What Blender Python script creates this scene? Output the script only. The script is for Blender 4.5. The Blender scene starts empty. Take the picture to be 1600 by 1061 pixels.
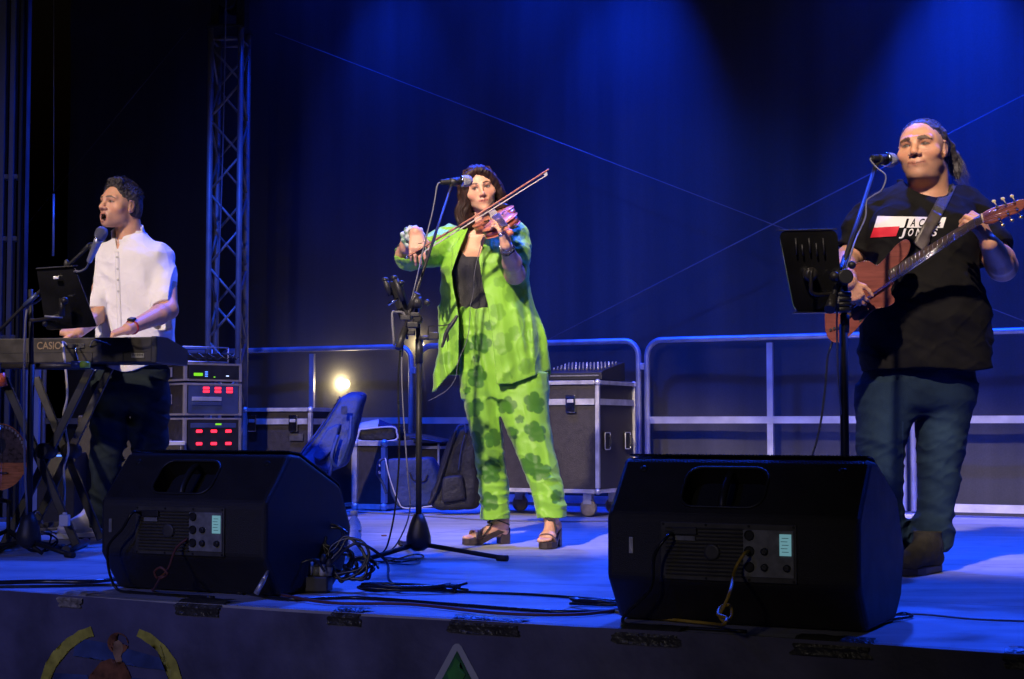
import bpy, bmesh, math, random
import numpy as np
from mathutils import Vector, Matrix
from mathutils.bvhtree import BVHTree

# ------------------------------------------------------------------ camera, world, light
SC = bpy.context.scene
COL = SC.collection
CAM_H = 0.54
FPX = 2500.0                       # focal length in pixels of the 1600 wide photograph
PITCH = math.atan((666 - 530.5) / FPX)
cd = bpy.data.cameras.new("camera"); cam = bpy.data.objects.new("camera", cd); COL.objects.link(cam)
cd.sensor_width = 36.0; cd.lens = 36.0 * FPX / 1600.0; cd.clip_start = 0.05; cd.clip_end = 500
cam.location = (0, 0, CAM_H); cam.rotation_euler = (math.pi / 2 + PITCH, 0, 0)
SC.camera = cam

world = bpy.data.worlds.new("World"); SC.world = world; world.use_nodes = True
wn = world.node_tree.nodes; wl = world.node_tree.links
bg = wn["Background"]
sky = wn.new("ShaderNodeTexSky"); sky.sky_type = 'NISHITA'; sky.sun_disc = False
sky.sun_elevation = math.radians(-4); sky.sun_rotation = math.radians(160)
wl.new(sky.outputs[0], bg.inputs[0]); bg.inputs[1].default_value = 0.10      # night: the sun is below the horizon

SC.view_settings.view_transform = 'Standard'; SC.view_settings.look = 'None'
SC.view_settings.exposure = 0.0; SC.view_settings.gamma = 1.0
SC.cycles.max_bounces = 6; SC.cycles.diffuse_bounces = 3; SC.cycles.use_denoising = True
SC.cycles.sample_clamp_indirect = 4.0

def V(*a): return Vector(a)
_cp, _sp = math.cos(PITCH), math.sin(PITCH)
def ray(px, py):
    a = (px - 800) / FPX; b = (530.5 - py) / FPX
    return V(a, _cp - b * _sp, _sp + b * _cp)
def at(px, py, D):
    r = ray(px, py); return V(0, 0, CAM_H) + r * (D / r.y)
def fl(px, py, z=0.0):
    r = ray(px, py); return V(0, 0, CAM_H) + r * ((z - CAM_H) / r.z)
ANG = math.radians(26.7)
U = V(math.cos(ANG), -math.sin(ANG), 0); W = V(math.sin(ANG), math.cos(ANG), 0); Z = V(0, 0, 1)
ORG = fl(800, 971)
def S(u, v, z=0.0): return ORG + U * u + W * v + Z * z
def onv(px, py, v):
    """where the line of sight meets the upright plane at stage depth v"""
    r = ray(px, py); o = V(0, 0, CAM_H)
    t = (ORG + W * v - o).dot(W) / r.dot(W)
    return o + r * t

def spot(name, loc, target, power, color, cone, blend=0.5, size=0.08):
    l = bpy.data.lights.new(name, 'SPOT'); o = bpy.data.objects.new(name, l); COL.objects.link(o)
    l.energy = power; l.color = color; l.spot_size = math.radians(cone); l.spot_blend = blend
    l.shadow_soft_size = size
    o.location = loc; o.rotation_euler = (Vector(target) - Vector(loc)).to_track_quat('-Z', 'Y').to_euler()
    return o
BLUE = (0.012, 0.075, 1.0); DEEP = (0.002, 0.038, 1.0); WARM = (1.0, 0.80, 0.62)
#LIGHTS
# front lights from the left above the audience, one for each player
spot('front_light', (-2.9, -0.8, 6.5), (0.10, 7.40, 0.92), 7200, WARM, 14.4, 0.65, 0.12)
spot('front_light', (-4.4, -0.6, 6.3), (-2.00, 7.70, 1.18), 4700, WARM, 11.2, 0.6, 0.12)
spot('front_light', (-1.4, -1.0, 6.4), (1.68, 6.15, 1.20), 4900, WARM, 15.4, 0.65, 0.12)
for tg in ((0.75, 9.9, 0.15), (2.2, 9.2, 0.15), (3.7, 8.4, 0.15)): spot('front_light', (-1.2, -1.0, 6.4), tg, 2800, WARM, 9.0, 0.5, 0.12)
# unseen weak warm fill, added behind the audience to lift the stage front
spot('audience_side_fill', (-9.0, -14, 6.0), (-3.0, 4.6, -0.2), 1900, (1.0, 0.88, 0.78), 25, 0.8, 0.6)
# unseen blue spots added at the front of house as fill
spot('blue_front_fill', (-5.0, -1.5, 5.0), (-0.9, 6.9, 0.5), 750, BLUE, 38, 0.9, 0.10)
spot('blue_front_fill', (4.5, -2.0, 4.8), (1.6, 7.5, 1.0), 220, BLUE, 22, 0.9, 0.10)
# blue washes hung over the stage
for (u, v, tu, tv, p, c) in ((-2.6, 4.0, -1.9, 0.9, 1500, 66), (-0.4, 4.2, -0.2, 1.7, 1500, 66), (1.9, 4.6, 2.4, 2.7, 1500, 76), (-2.6, 3.0, -1.6, 5.2, 1100, 66), (0.2, 3.0, 0.6, 5.0, 650, 66), (-3.6, 3.0, -4.6, 4.4, 1700, 56)):
    spot('blue_wash_light', S(u, v, 4.6), S(tu, tv, 0), p, BLUE, c, 0.8, 0.10)
# blue lamps grazing down the backdrop
for (px, p, c) in ((575, 620, 42), (840, 420, 64), (965, 1050, 48), (1490, 1500, 52), (700, 260, 96), (1400, 110, 96), (470, 120, 80)):
    q = onv(px, -300, 5.30)
    spot('blue_backdrop_light', q, onv(px + 10, 330, 5.9), p, DEEP, c, 1.0, 0.05)

# ------------------------------------------------------------------ materials
def mat(name, col=(0.5, 0.5, 0.5), rough=0.5, metal=0.0, var=0.0, vscale=8.0, bump=0.0, bscale=60.0,
        emit=None, estr=0.0, alpha=None, trans=0.0, ior=1.45, spec=0.5, attr=None, coat=0.0, sheen=0.0, col2=None, stretch=None):
    m = bpy.data.materials.new(name); m.use_nodes = True
    nt = m.node_tree; n = nt.nodes; l = nt.links
    b = n["Principled BSDF"]
    b.inputs['Roughness'].default_value = rough; b.inputs['Metallic'].default_value = metal
    b.inputs['Specular IOR Level'].default_value = spec; b.inputs['IOR'].default_value = ior
    b.inputs['Transmission Weight'].default_value = trans; b.inputs['Coat Weight'].default_value = coat
    b.inputs['Sheen Weight'].default_value = sheen
    b.inputs['Base Color'].default_value = (*col, 1)
    tc = n.new("ShaderNodeTexCoord"); mp = n.new("ShaderNodeMapping"); l.new(tc.outputs['Object'], mp.inputs[0])
    if stretch: mp.inputs['Scale'].default_value = stretch
    if attr:
        a = n.new("ShaderNodeAttribute"); a.attribute_name = attr; src = a.outputs['Color']
    else: src = None
    if var > 0:
        no = n.new("ShaderNodeTexNoise"); no.inputs['Scale'].default_value = vscale; no.inputs['Detail'].default_value = 6
        l.new(mp.outputs[0], no.inputs['Vector'])
        ra = n.new("ShaderNodeMapRange"); ra.inputs['From Min'].default_value = 0.3; ra.inputs['From Max'].default_value = 0.7
        ra.inputs['To Min'].default_value = 1 - var; ra.inputs['To Max'].default_value = 1 + var * 0.6
        l.new(no.outputs['Fac'], ra.inputs['Value'])
        if col2 is not None:
            mx = n.new("ShaderNodeMix"); mx.data_type = 'RGBA'
            mx.inputs[6].default_value = (*col, 1); mx.inputs[7].default_value = (*col2, 1)
            r2 = n.new("ShaderNodeMapRange"); r2.inputs['From Min'].default_value = 0.38; r2.inputs['From Max'].default_value = 0.62
            l.new(no.outputs['Fac'], r2.inputs['Value']); l.new(r2.outputs[0], mx.inputs[0]); l.new(mx.outputs[2], b.inputs['Base Color'])
        else:
            vm = n.new("ShaderNodeVectorMath"); vm.operation = 'SCALE'
            if src: l.new(src, vm.inputs[0])
            else: vm.inputs[0].default_value = col
            l.new(ra.outputs[0], vm.inputs['Scale']); l.new(vm.outputs[0], b.inputs['Base Color'])
        rr = n.new("ShaderNodeMapRange"); rr.inputs['To Min'].default_value = max(0.02, rough - 0.12); rr.inputs['To Max'].default_value = min(1, rough + 0.12)
        l.new(no.outputs['Fac'], rr.inputs['Value']); l.new(rr.outputs[0], b.inputs['Roughness'])
    elif src: l.new(src, b.inputs['Base Color'])
    if bump > 0:
        nb = n.new("ShaderNodeTexNoise"); nb.inputs['Scale'].default_value = bscale; nb.inputs['Detail'].default_value = 4
        l.new(mp.outputs[0], nb.inputs['Vector'])
        bp = n.new("ShaderNodeBump"); bp.inputs['Strength'].default_value = min(1, bump); bp.inputs['Distance'].default_value = 0.01 if bump <= 1 else 0.01 * bump
        l.new(nb.outputs['Fac'], bp.inputs['Height']); l.new(bp.outputs[0], b.inputs['Normal'])
    if emit is not None:
        b.inputs['Emission Color'].default_value = (*emit, 1); b.inputs['Emission Strength'].default_value = estr
    return m

M = {}
M['black_plastic'] = mat('black_plastic', (0.022, 0.022, 0.024), 0.42, var=0.25, bump=0.15, bscale=500)
M['cabinet'] = mat('cabinet_plastic', (0.018, 0.016, 0.014), 0.5, var=0.25, vscale=14, bump=0.35, bscale=420)
M['grille'] = mat('perforated_grille', (0.015, 0.015, 0.016), 0.45, 0.3, bump=0.6, bscale=380)
M['dark_hole'] = mat('dark_recess', (0.008, 0.008, 0.008), 0.6, var=0.2)
M['panel_grey'] = mat('amp_panel', (0.06, 0.057, 0.050), 0.45, var=0.3, vscale=30)
M['panel_light'] = mat('control_panel', (0.20, 0.20, 0.19), 0.4, var=0.3, vscale=50)
M['black_metal'] = mat('black_metal', (0.016, 0.016, 0.017), 0.5, 0.0, var=0.3, vscale=20, spec=.25)
M['worn_black'] = mat('worn_black_tube', (0.032, 0.029, 0.026), 0.4, 0.1, var=0.5, vscale=15)
M['steel'] = mat('galvanised_steel', (0.50, 0.50, 0.52), 0.42, 0.55, var=0.3, vscale=6, bump=0.1, bscale=90)
M['alu'] = mat('aluminium', (0.60, 0.59, 0.58), 0.38, 0.6, var=0.3, vscale=16, bump=0.15, bscale=150)
M['chrome'] = mat('chrome', (0.75, 0.75, 0.76), 0.18, 1.0, var=0.2)
M['ply_black'] = mat('black_laminate', (0.024, 0.020, 0.020), 0.55, var=0.4, vscale=35, bump=0.3, bscale=200)
M['rubber'] = mat('rubber', (0.018, 0.018, 0.018), 0.7, var=0.2)
M['cable'] = mat('black_cable', (0.016, 0.016, 0.018), 0.25, var=0.2)
M['cable_grey'] = mat('grey_cable', (0.14, 0.14, 0.16), 0.45, var=0.2)
M['cable_white'] = mat('white_cable', (0.55, 0.52, 0.48), 0.45, var=0.2)
M['cable_yellow'] = mat('yellow_cable', (0.42, 0.27, 0.03), 0.5, var=0.2)
M['cable_red'] = mat('red_cable', (0.14, 0.05, 0.04), 0.5, var=0.2)
M['white_plastic'] = mat('white_plastic', (0.62, 0.60, 0.56), 0.4, var=0.12)
M['silver_mesh'] = mat('mic_grille', (0.30, 0.30, 0.32), 0.45, 0.35, bump=0.7, bscale=900)
M['blue_bag'] = mat('blue_nylon', (0.022, 0.045, 0.15), 0.6, var=0.3, vscale=12, bump=0.7, bscale=35)
M['grey_bag'] = mat('grey_nylon', (0.016, 0.032, 0.11), 0.6, var=0.3, vscale=12, bump=0.6, bscale=35)
M['black_bag'] = mat('black_nylon', (0.013, 0.012, 0.013), 0.6, var=0.4, vscale=20, bump=0.8, bscale=30)
M['piping'] = mat('white_piping', (0.5, 0.48, 0.46), 0.6, var=0.2)
M['paper'] = mat('pale_cover', (0.45, 0.45, 0.48), 0.6, var=0.2)
M['tape'] = mat('gaffer_tape', (0.045, 0.042, 0.035), 0.35, var=0.5, vscale=30, bump=1.0, bscale=40)
M['tape_silver'] = mat('worn_tape', (0.30, 0.27, 0.22), 0.35, var=0.7, vscale=40, bump=1.0, bscale=40)
M['brass'] = mat('brass', (0.75, 0.55, 0.22), 0.3, 1.0, var=0.2)
M['wheel'] = mat('castor_wheel', (0.30, 0.25, 0.20), 0.5, var=0.4, vscale=30)
M['led_red'] = mat('red_led', (0.2, 0.0, 0.0), 0.4, emit=(1.0, 0.02, 0.05), estr=3.2)
M['led_green'] = mat('green_led', (0.1, 0.2, 0.0), 0.4, emit=(0.25, 0.9, 0.02), estr=0.8)
M['led_blue'] = mat('blue_led', (0.0, 0.0, 0.2), 0.4, emit=(0.1, 0.25, 1.0), estr=2.0)
M['led_white'] = mat('white_led', (0.4, 0.4, 0.4), 0.4, emit=(0.6, 0.75, 1.0), estr=1.2)
M['lcd'] = mat('lcd_glow', (0.1, 0.2, 0.22), 0.3, emit=(0.20, 0.46, 0.52), estr=0.55)
M['lcd_dark'] = mat('lcd_text', (0.02, 0.05, 0.06), 0.4)
M['blue_panel'] = mat('brushed_blue_panel', (0.06, 0.08, 0.16), 0.4, 0.4, var=0.3)
M['ink_tan'] = mat('tan_lettering', (0.17, 0.12, 0.07), 0.5, var=0.15)
M['key_white'] = mat('white_keys', (0.6, 0.6, 0.58), 0.3)
M['lime'] = mat('lime_rubber', (0.42, 0.62, 0.04), 0.4, var=0.1)
M['orange'] = mat('orange_rubber', (0.65, 0.12, 0.03), 0.4, var=0.1)
M['bottle'] = mat('clear_bottle', (0.75, 0.85, 0.95), 0.08, trans=0.85, ior=1.33)
M['bulb'] = mat('lit_bulb', (1, 0.9, 0.6), 0.3, emit=(1.0, 0.86, 0.50), estr=220)
M['bulb_small'] = mat('lit_lamp', (1, 0.9, 0.8), 0.3, emit=(1.0, 0.92, 0.75), estr=30)

# ------------------------------------------------------------------ mesh builder
def frame_from(d):
    d = Vector(d).normalized()
    a = Vector((0, 0, 1)) if abs(d.z) < 0.9 else Vector((1, 0, 0))
    x = d.cross(a).normalized(); y = d.cross(x).normalized()
    return x, y

def smooth_path(pts, n=8):
    P = [Vector(p) for p in pts]
    if len(P) < 3: return P
    out = []
    Q = [P[0] * 2 - P[1]] + P + [P[-1] * 2 - P[-2]]
    for i in range(1, len(Q) - 2):
        a, b, c, d = Q[i - 1:i + 3]
        for k in range(n):
            t = k / n
            out.append(0.5 * ((2 * b) + (c - a) * t + (2 * a - 5 * b + 4 * c - d) * t * t + (3 * b - a - 3 * c + d) * t ** 3))
    out.append(P[-1]); return out

class MB:
    def __init__(s): s.v = []; s.f = []; s.sm = []
    def add(s, vs, fs, smooth=False):
        o = len(s.v); s.v += [Vector(x) for x in vs]
        s.f += [tuple(i + o for i in f) for f in fs]; s.sm += [smooth] * len(fs); return s
    def box(s, c, ax, ay, az, bev=0.0):
        """c centre; ax, ay, az half-extent vectors"""
        c = Vector(c); ax, ay, az = Vector(ax), Vector(ay), Vector(az)
        if bev <= 0:
            vs = [c + ax * i + ay * j + az * k for i in (-1, 1) for j in (-1, 1) for k in (-1, 1)]
            return s.add(vs, [(0, 1, 3, 2), (4, 6, 7, 5), (0, 4, 5, 1), (2, 3, 7, 6), (0, 2, 6, 4), (1, 5, 7, 3)])
        bm = bmesh.new()
        vs = [bm.verts.new(c + ax * i + ay * j + az * k) for i in (-1, 1) for j in (-1, 1) for k in (-1, 1)]
        for f in [(0, 1, 3, 2), (4, 6, 7, 5), (0, 4, 5, 1), (2, 3, 7, 6), (0, 2, 6, 4), (1, 5, 7, 3)]: bm.faces.new([vs[i] for i in f])
        bmesh.ops.bevel(bm, geom=bm.edges[:], offset=bev, segments=2, affect='EDGES', profile=0.5)
        return s.bm(bm)
    def bm(s, bm, smooth=False):
        bm.verts.index_update()
        s.add([v.co.copy() for v in bm.verts], [tuple(v.index for v in f.verts) for f in bm.faces], smooth); bm.free(); return s
    def prism(s, poly, ext, bev=0.0, seg=2):
        """poly list of points, extruded by vector ext"""
        bm = bmesh.new(); e = Vector(ext)
        a = [bm.verts.new(Vector(p)) for p in poly]; b = [bm.verts.new(Vector(p) + e) for p in poly]; n = len(poly)
        bm.faces.new(a[::-1]); bm.faces.new(b)
        for i in range(n): bm.faces.new((a[i], a[(i + 1) % n], b[(i + 1) % n], b[i]))
        bmesh.ops.recalc_face_normals(bm, faces=bm.faces[:])
        if bev > 0: bmesh.ops.bevel(bm, geom=bm.edges[:], offset=bev, segments=seg, affect='EDGES', profile=0.5)
        return s.bm(bm)
    def tube(s, pts, r, n=10, smooth_n=0, caps=True, flat=None):
        P = smooth_path(pts, smooth_n) if smooth_n else [Vector(p) for p in pts]
        R = r if isinstance(r, (list, tuple)) else None
        m = len(P); vs = []
        x = None
        for i, p in enumerate(P):
            d = (P[min(i + 1, m - 1)] - P[max(i - 1, 0)])
            if d.length < 1e-9: d = Vector((0, 0, 1))
            d.normalize()
            if x is None: x, y = frame_from(d)
            else:
                x = (x - d * x.dot(d)); x = x.normalized() if x.length > 1e-6 else frame_from(d)[0]
                y = d.cross(x).normalized()
            if R:
                t = i / (m - 1) * (len(R) - 1); k = min(int(t), len(R) - 2); rr = R[k] + (R[k + 1] - R[k]) * (t - k)
            else: rr = r
            for k in range(n):
                a = 2 * math.pi * k / n
                vs.append(p + (x * math.cos(a) + y * math.sin(a)) * rr)
        fs = [(i * n + k, i * n + (k + 1) % n, (i + 1) * n + (k + 1) % n, (i + 1) * n + k) for i in range(m - 1) for k in range(n)]
        o = len(s.v); s.add(vs, fs, True)
        if caps: s.f += [tuple(o + k for k in range(n))[::-1], tuple(o + (m - 1) * n + k for k in range(n))]; s.sm += [False, False]
        return s
    def lathe(s, c, axis, prof, n=20, smooth=True):
        """prof list of (distance along axis, radius)"""
        ax = Vector(axis).normalized(); x, y = frame_from(ax); c = Vector(c); vs = []
        for (h, r) in prof:
            for k in range(n):
                a = 2 * math.pi * k / n; vs.append(c + ax * h + (x * math.cos(a) + y * math.sin(a)) * r)
        m = len(prof)
        fs = [(i * n + k, i * n + (k + 1) % n, (i + 1) * n + (k + 1) % n, (i + 1) * n + k) for i in range(m - 1) for k in range(n)]
        o = len(s.v); s.add(vs, fs, smooth)
        s.f += [tuple(o + k for k in range(n))[::-1], tuple(o + (m - 1) * n + k for k in range(n))]; s.sm += [False, False]
        return s
    def ball(s, c, r, n=14, sq=(1, 1, 1)):
        vs = []; c = Vector(c); fs = []
        for i in range(n + 1):
            th = math.pi * i / n
            for k in range(2 * n):
                a = math.pi * k / n
                vs.append(c + Vector((math.sin(th) * math.cos(a) * sq[0], math.sin(th) * math.sin(a) * sq[1], math.cos(th) * sq[2])) * r)
        for i in range(n):
            for k in range(2 * n): fs.append((i * 2 * n + k, i * 2 * n + (k + 1) % (2 * n), (i + 1) * 2 * n + (k + 1) % (2 * n), (i + 1) * 2 * n + k))
        return s.add(vs, fs, True)
    def loft(s, rings, caps=True, smooth=True):
        n = len(rings[0]); vs = [p for r in rings for p in r]; m = len(rings)
        fs = [(i * n + k, i * n + (k + 1) % n, (i + 1) * n + (k + 1) % n, (i + 1) * n + k) for i in range(m - 1) for k in range(n)]
        o = len(s.v); s.add(vs, fs, smooth)
        if caps: s.f += [tuple(o + k for k in range(n))[::-1], tuple(o + (m - 1) * n + k for k in range(n))]; s.sm += [smooth, smooth]
        return s
    def grid(s, fn, nu, nv, smooth=True):
        vs = [fn(i / nu, j / nv) for j in range(nv + 1) for i in range(nu + 1)]
        fs = [(j * (nu + 1) + i, j * (nu + 1) + i + 1, (j + 1) * (nu + 1) + i + 1, (j + 1) * (nu + 1) + i) for j in range(nv) for i in range(nu)]
        return s.add(vs, fs, smooth)
    def build(s, name, m, parent=None, origin=None):
        o0 = world_of(parent) if parent is not None else (Vector(origin) if origin is not None else sum(s.v, Vector()) / max(1, len(s.v)))
        me = bpy.data.meshes.new(name)
        me.from_pydata([tuple(v - o0) for v in s.v], [], s.f)
        me.polygons.foreach_set('use_smooth', s.sm)
        me.materials.append(M[m] if isinstance(m, str) else m); me.update()
        bm = bmesh.new(); bm.from_mesh(me); bmesh.ops.recalc_face_normals(bm, faces=bm.faces[:]); bm.to_mesh(me); bm.free()
        o = bpy.data.objects.new(name, me); COL.objects.link(o)
        if parent is not None: o.parent = parent
        else: o.location = o0
        return o

def world_of(o):
    l = Vector((0, 0, 0))
    while o is not None: l += o.location; o = o.parent
    return l
def thing(name, loc, label, cat, group=None):
    o = bpy.data.objects.new(name, None); COL.objects.link(o); o.location = loc; o.empty_display_size = 0.1
    o['label'] = label; o['category'] = cat
    if group: o['group'] = group
    return o
def tag(o, label, cat, group=None):
    o['label'] = label; o['category'] = cat
    if group: o['group'] = group
    return o
def struct(o): o['kind'] = 'structure'; return o
def copy_tree(o, parent=None):
    c = o.copy(); COL.objects.link(c)
    if parent is not None: c.parent = parent
    for ch in list(o.children): copy_tree(ch, c)
    return c
def boolean(o, cutter_mb):
    c = cutter_mb.build('cutter', 'dark_hole', None, origin=world_of(o))
    md = o.modifiers.new('cut', 'BOOLEAN'); md.object = c; md.operation = 'DIFFERENCE'; md.solver = 'EXACT'
    bpy.context.view_layer.update()
    dg = bpy.context.evaluated_depsgraph_get()
    me = bpy.data.meshes.new_from_object(o.evaluated_get(dg))
    o.modifiers.clear(); o.data = me
    bpy.data.objects.remove(c)
def text_mesh(txt, size, bold=True, extrude=0.0):
    cu = bpy.data.curves.new('txt', 'FONT'); cu.body = txt; cu.size = size; cu.extrude = extrude; cu.resolution_u = 4
    if bold: cu.offset = size * 0.018
    o = bpy.data.objects.new('txt', cu); COL.objects.link(o)
    bpy.context.view_layer.update()
    me = bpy.data.meshes.new_from_object(o.evaluated_get(bpy.context.evaluated_depsgraph_get()))
    vs = [v.co.copy() for v in me.vertices]; fs = [tuple(p.vertices) for p in me.polygons]
    bpy.data.objects.remove(o); bpy.data.curves.remove(cu)
    return vs, fs
# ------------------------------------------------------------------ setting
rng = random.Random(7)
def floor_material():
    m = bpy.data.materials.new('stage_boards'); m.use_nodes = True; n = m.node_tree.nodes; l = m.node_tree.links
    b = n["Principled BSDF"]; tc = n.new("ShaderNodeTexCoord")
    mp = n.new("ShaderNodeMapping"); mp.inputs['Rotation'].default_value = (0, 0, ANG); l.new(tc.outputs['Object'], mp.inputs[0])
    br = n.new("ShaderNodeTexBrick"); br.offset = 0.0; br.inputs['Scale'].default_value = 1.0
    br.inputs['Mortar Size'].default_value = 0.004; br.inputs['Brick Width'].default_value = 2.0; br.inputs['Row Height'].default_value = 1.0
    br.inputs['Color1'].default_value = (0.36, 0.36, 0.38, 1); br.inputs['Color2'].default_value = (0.44, 0.43, 0.44, 1); br.inputs['Mortar'].default_value = (0.10, 0.10, 0.10, 1)
    l.new(mp.outputs[0], br.inputs['Vector'])
    m2 = n.new("ShaderNodeMapping"); m2.inputs['Rotation'].default_value = (0, 0, ANG); m2.inputs['Scale'].default_value = (0.8, 4.5, 1); l.new(tc.outputs['Object'], m2.inputs[0])
    no = n.new("ShaderNodeTexNoise"); no.inputs['Scale'].default_value = 1.6; no.inputs['Detail'].default_value = 9; no.inputs['Roughness'].default_value = 0.65; l.new(m2.outputs[0], no.inputs['Vector'])
    ra = n.new("ShaderNodeMapRange"); ra.inputs['From Min'].default_value = 0.3; ra.inputs['From Max'].default_value = 0.7; ra.inputs['To Min'].default_value = 0.62; ra.inputs['To Max'].default_value = 1.15
    l.new(no.outputs['Fac'], ra.inputs['Value'])
    vm = n.new("ShaderNodeVectorMath"); vm.operation = 'SCALE'; l.new(br.outputs['Color'], vm.inputs[0]); l.new(ra.outputs[0], vm.inputs['Scale'])
    n3 = n.new("ShaderNodeTexNoise"); n3.inputs['Scale'].default_value = 9; n3.inputs['Detail'].default_value = 5; l.new(mp.outputs[0], n3.inputs['Vector'])
    r3 = n.new("ShaderNodeMapRange"); r3.inputs['From Min'].default_value = 0.55; r3.inputs['From Max'].default_value = 0.72; r3.inputs['To Min'].default_value = 1.0; r3.inputs['To Max'].default_value = 0.72; l.new(n3.outputs['Fac'], r3.inputs['Value'])
    v2 = n.new("ShaderNodeVectorMath"); v2.operation = 'SCALE'; l.new(vm.outputs[0], v2.inputs[0]); l.new(r3.outputs[0], v2.inputs['Scale'])
    l.new(v2.outputs[0], b.inputs['Base Color']); b.inputs['Roughness'].default_value = 0.55
    bp = n.new("ShaderNodeBump"); bp.inputs['Strength'].default_value = 0.35; bp.inputs['Distance'].default_value = 0.004; l.new(no.outputs['Fac'], bp.inputs['Height']); l.new(bp.outputs[0], b.inputs['Normal'])
    return m
def backdrop_material():
    m = bpy.data.materials.new('mesh_tarpaulin'); m.use_nodes = True; n = m.node_tree.nodes; l = m.node_tree.links
    b = n["Principled BSDF"]; tc = n.new("ShaderNodeTexCoord")
    tl = n.new("ShaderNodeBsdfTranslucent"); tl.inputs[0].default_value = (0.35, 0.33, 0.30, 1); tp = n.new("ShaderNodeBsdfTransparent")
    m1 = n.new("ShaderNodeMixShader"); m1.inputs[0].default_value = 0.10; l.new(b.outputs[0], m1.inputs[1]); l.new(tl.outputs[0], m1.inputs[2])
    m3 = n.new("ShaderNodeMixShader"); m3.inputs[0].default_value = 0.12; l.new(m1.outputs[0], m3.inputs[1]); l.new(tp.outputs[0], m3.inputs[2]); l.new(m3.outputs[0], n["Material Output"].inputs[0])
    mp = n.new("ShaderNodeMapping"); mp.inputs['Scale'].default_value = (3.2, 3.2, 0.12); l.new(tc.outputs['Object'], mp.inputs[0])
    no = n.new("ShaderNodeTexNoise"); no.inputs['Scale'].default_value = 2.0; no.inputs['Detail'].default_value = 7; l.new(mp.outputs[0], no.inputs['Vector'])
    n2 = n.new("ShaderNodeTexNoise"); n2.inputs['Scale'].default_value = 110; n2.inputs['Detail'].default_value = 3; l.new(tc.outputs['Object'], n2.inputs['Vector'])
    r = n.new("ShaderNodeMapRange"); r.inputs['From Min'].default_value = 0.3; r.inputs['From Max'].default_value = 0.7; r.inputs['To Min'].default_value = 0.036; r.inputs['To Max'].default_value = 0.060; l.new(no.outputs['Fac'], r.inputs['Value'])
    r2 = n.new("ShaderNodeMapRange"); r2.inputs['From Min'].default_value = 0.35; r2.inputs['From Max'].default_value = 0.65; r2.inputs['To Min'].default_value = 0.88; r2.inputs['To Max'].default_value = 1.1; l.new(n2.outputs['Fac'], r2.inputs['Value'])
    mu = n.new("ShaderNodeMath"); mu.operation = 'MULTIPLY'; l.new(r.outputs[0], mu.inputs[0]); l.new(r2.outputs[0], mu.inputs[1])
    cb = n.new("ShaderNodeCombineColor"); 
    for k in range(3): l.new(mu.outputs[0], cb.inputs[k])
    l.new(cb.outputs[0], b.inputs['Base Color']); b.inputs['Roughness'].default_value = 0.62; b.inputs['Specular IOR Level'].default_value = 0.35
    bp = n.new("ShaderNodeBump"); bp.inputs['Strength'].default_value = 0.5; bp.inputs['Distance'].default_value = 0.02; l.new(no.outputs['Fac'], bp.inputs['Height']); l.new(bp.outputs[0], b.inputs['Normal'])
    return m
M['floor'] = floor_material(); M['backdrop'] = backdrop_material()
M['ground'] = mat('asphalt_ground', (0.05, 0.05, 0.05), 0.9, var=0.3, bump=0.5)
M['banner'] = mat('banner_vinyl', (0.085, 0.082, 0.15), 0.6, var=0.45, vscale=5, bump=0.7, bscale=9)
M['banner_yellow'] = mat('banner_yellow', (0.42, 0.38, 0.05), 0.6, var=0.4, vscale=25)
M['banner_brown'] = mat('banner_brown', (0.20, 0.075, 0.03), 0.6, var=0.6, vscale=25)
M['banner_tan'] = mat('banner_tan', (0.32, 0.19, 0.10), 0.6, var=0.5, vscale=30)
M['banner_blue'] = mat('banner_blue', (0.04, 0.07, 0.20), 0.6, var=0.5, vscale=12)
M['banner_white'] = mat('banner_white', (0.36, 0.37, 0.38), 0.6, var=0.15, vscale=12)
M['banner_green'] = mat('banner_green', (0.012, 0.11, 0.035), 0.6, var=0.5, vscale=16)

g = MB().add([(-60, -30, -1.15), (60, -30, -1.15), (60, 60, -1.15), (-60, 60, -1.15)], [(0, 1, 2, 3)]).build('ground', 'ground', None, origin=(0, 0, -1.15)); struct(g)
b = MB(); b.prism([S(-7.5, 0, -0.02), S(7.5, 0, -0.02), S(7.5, 7.5, -0.02), S(-7.5, 7.5, -0.02)], V(0, 0, -0.16))
struct(b.build('stage_substructure', 'black_plastic', None, origin=(0, 0, 0)))
b = MB(); b.add([S(-7.5, -0.002, 0), S(7.5, -0.002, 0), S(7.5, 7.5, 0), S(-7.5, 7.5, 0), S(-7.5, -0.002, -0.018), S(7.5, -0.002, -0.018), S(7.5, 7.5, -0.018), S(-7.5, 7.5, -0.018)],
      [(0, 1, 2, 3), (4, 5, 1, 0), (7, 6, 5, 4), (6, 7, 3, 2), (5, 6, 2, 1), (7, 4, 0, 3)])
struct(b.build('stage_floor', 'floor', None, origin=(0, 0, 0)))
b = MB(); b.box(S(0, -0.012, -0.006), U * 7.5, W * 0.009, Z * 0.0055)
struct(b.build('stage_edge', 'floor', None))

# backdrop: one hanging sheet with soft vertical folds
def bdrop(i, j):
    u = -7.0 + 14.0 * i; z = -0.05 + 6.4 * j
    fold = 0.016 * math.sin(u * 3.1 + 0.8 * math.sin(u * 1.3)) * (0.4 + 0.6 * j) + 0.005 * math.sin(u * 9.7 + z * 0.5) + 0.02 * math.sin(u * 1.1 + z * 1.4) * math.sin(z * 2.0)
    return S(u, 5.92 + fold, z)
o = MB().grid(bdrop, 280, 60).build('stage_backdrop', 'backdrop', None, origin=S(0, 5.92, 0))
tag(o, 'tall dark mesh backdrop hanging behind the whole stage washed in blue light', 'backdrop')

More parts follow.
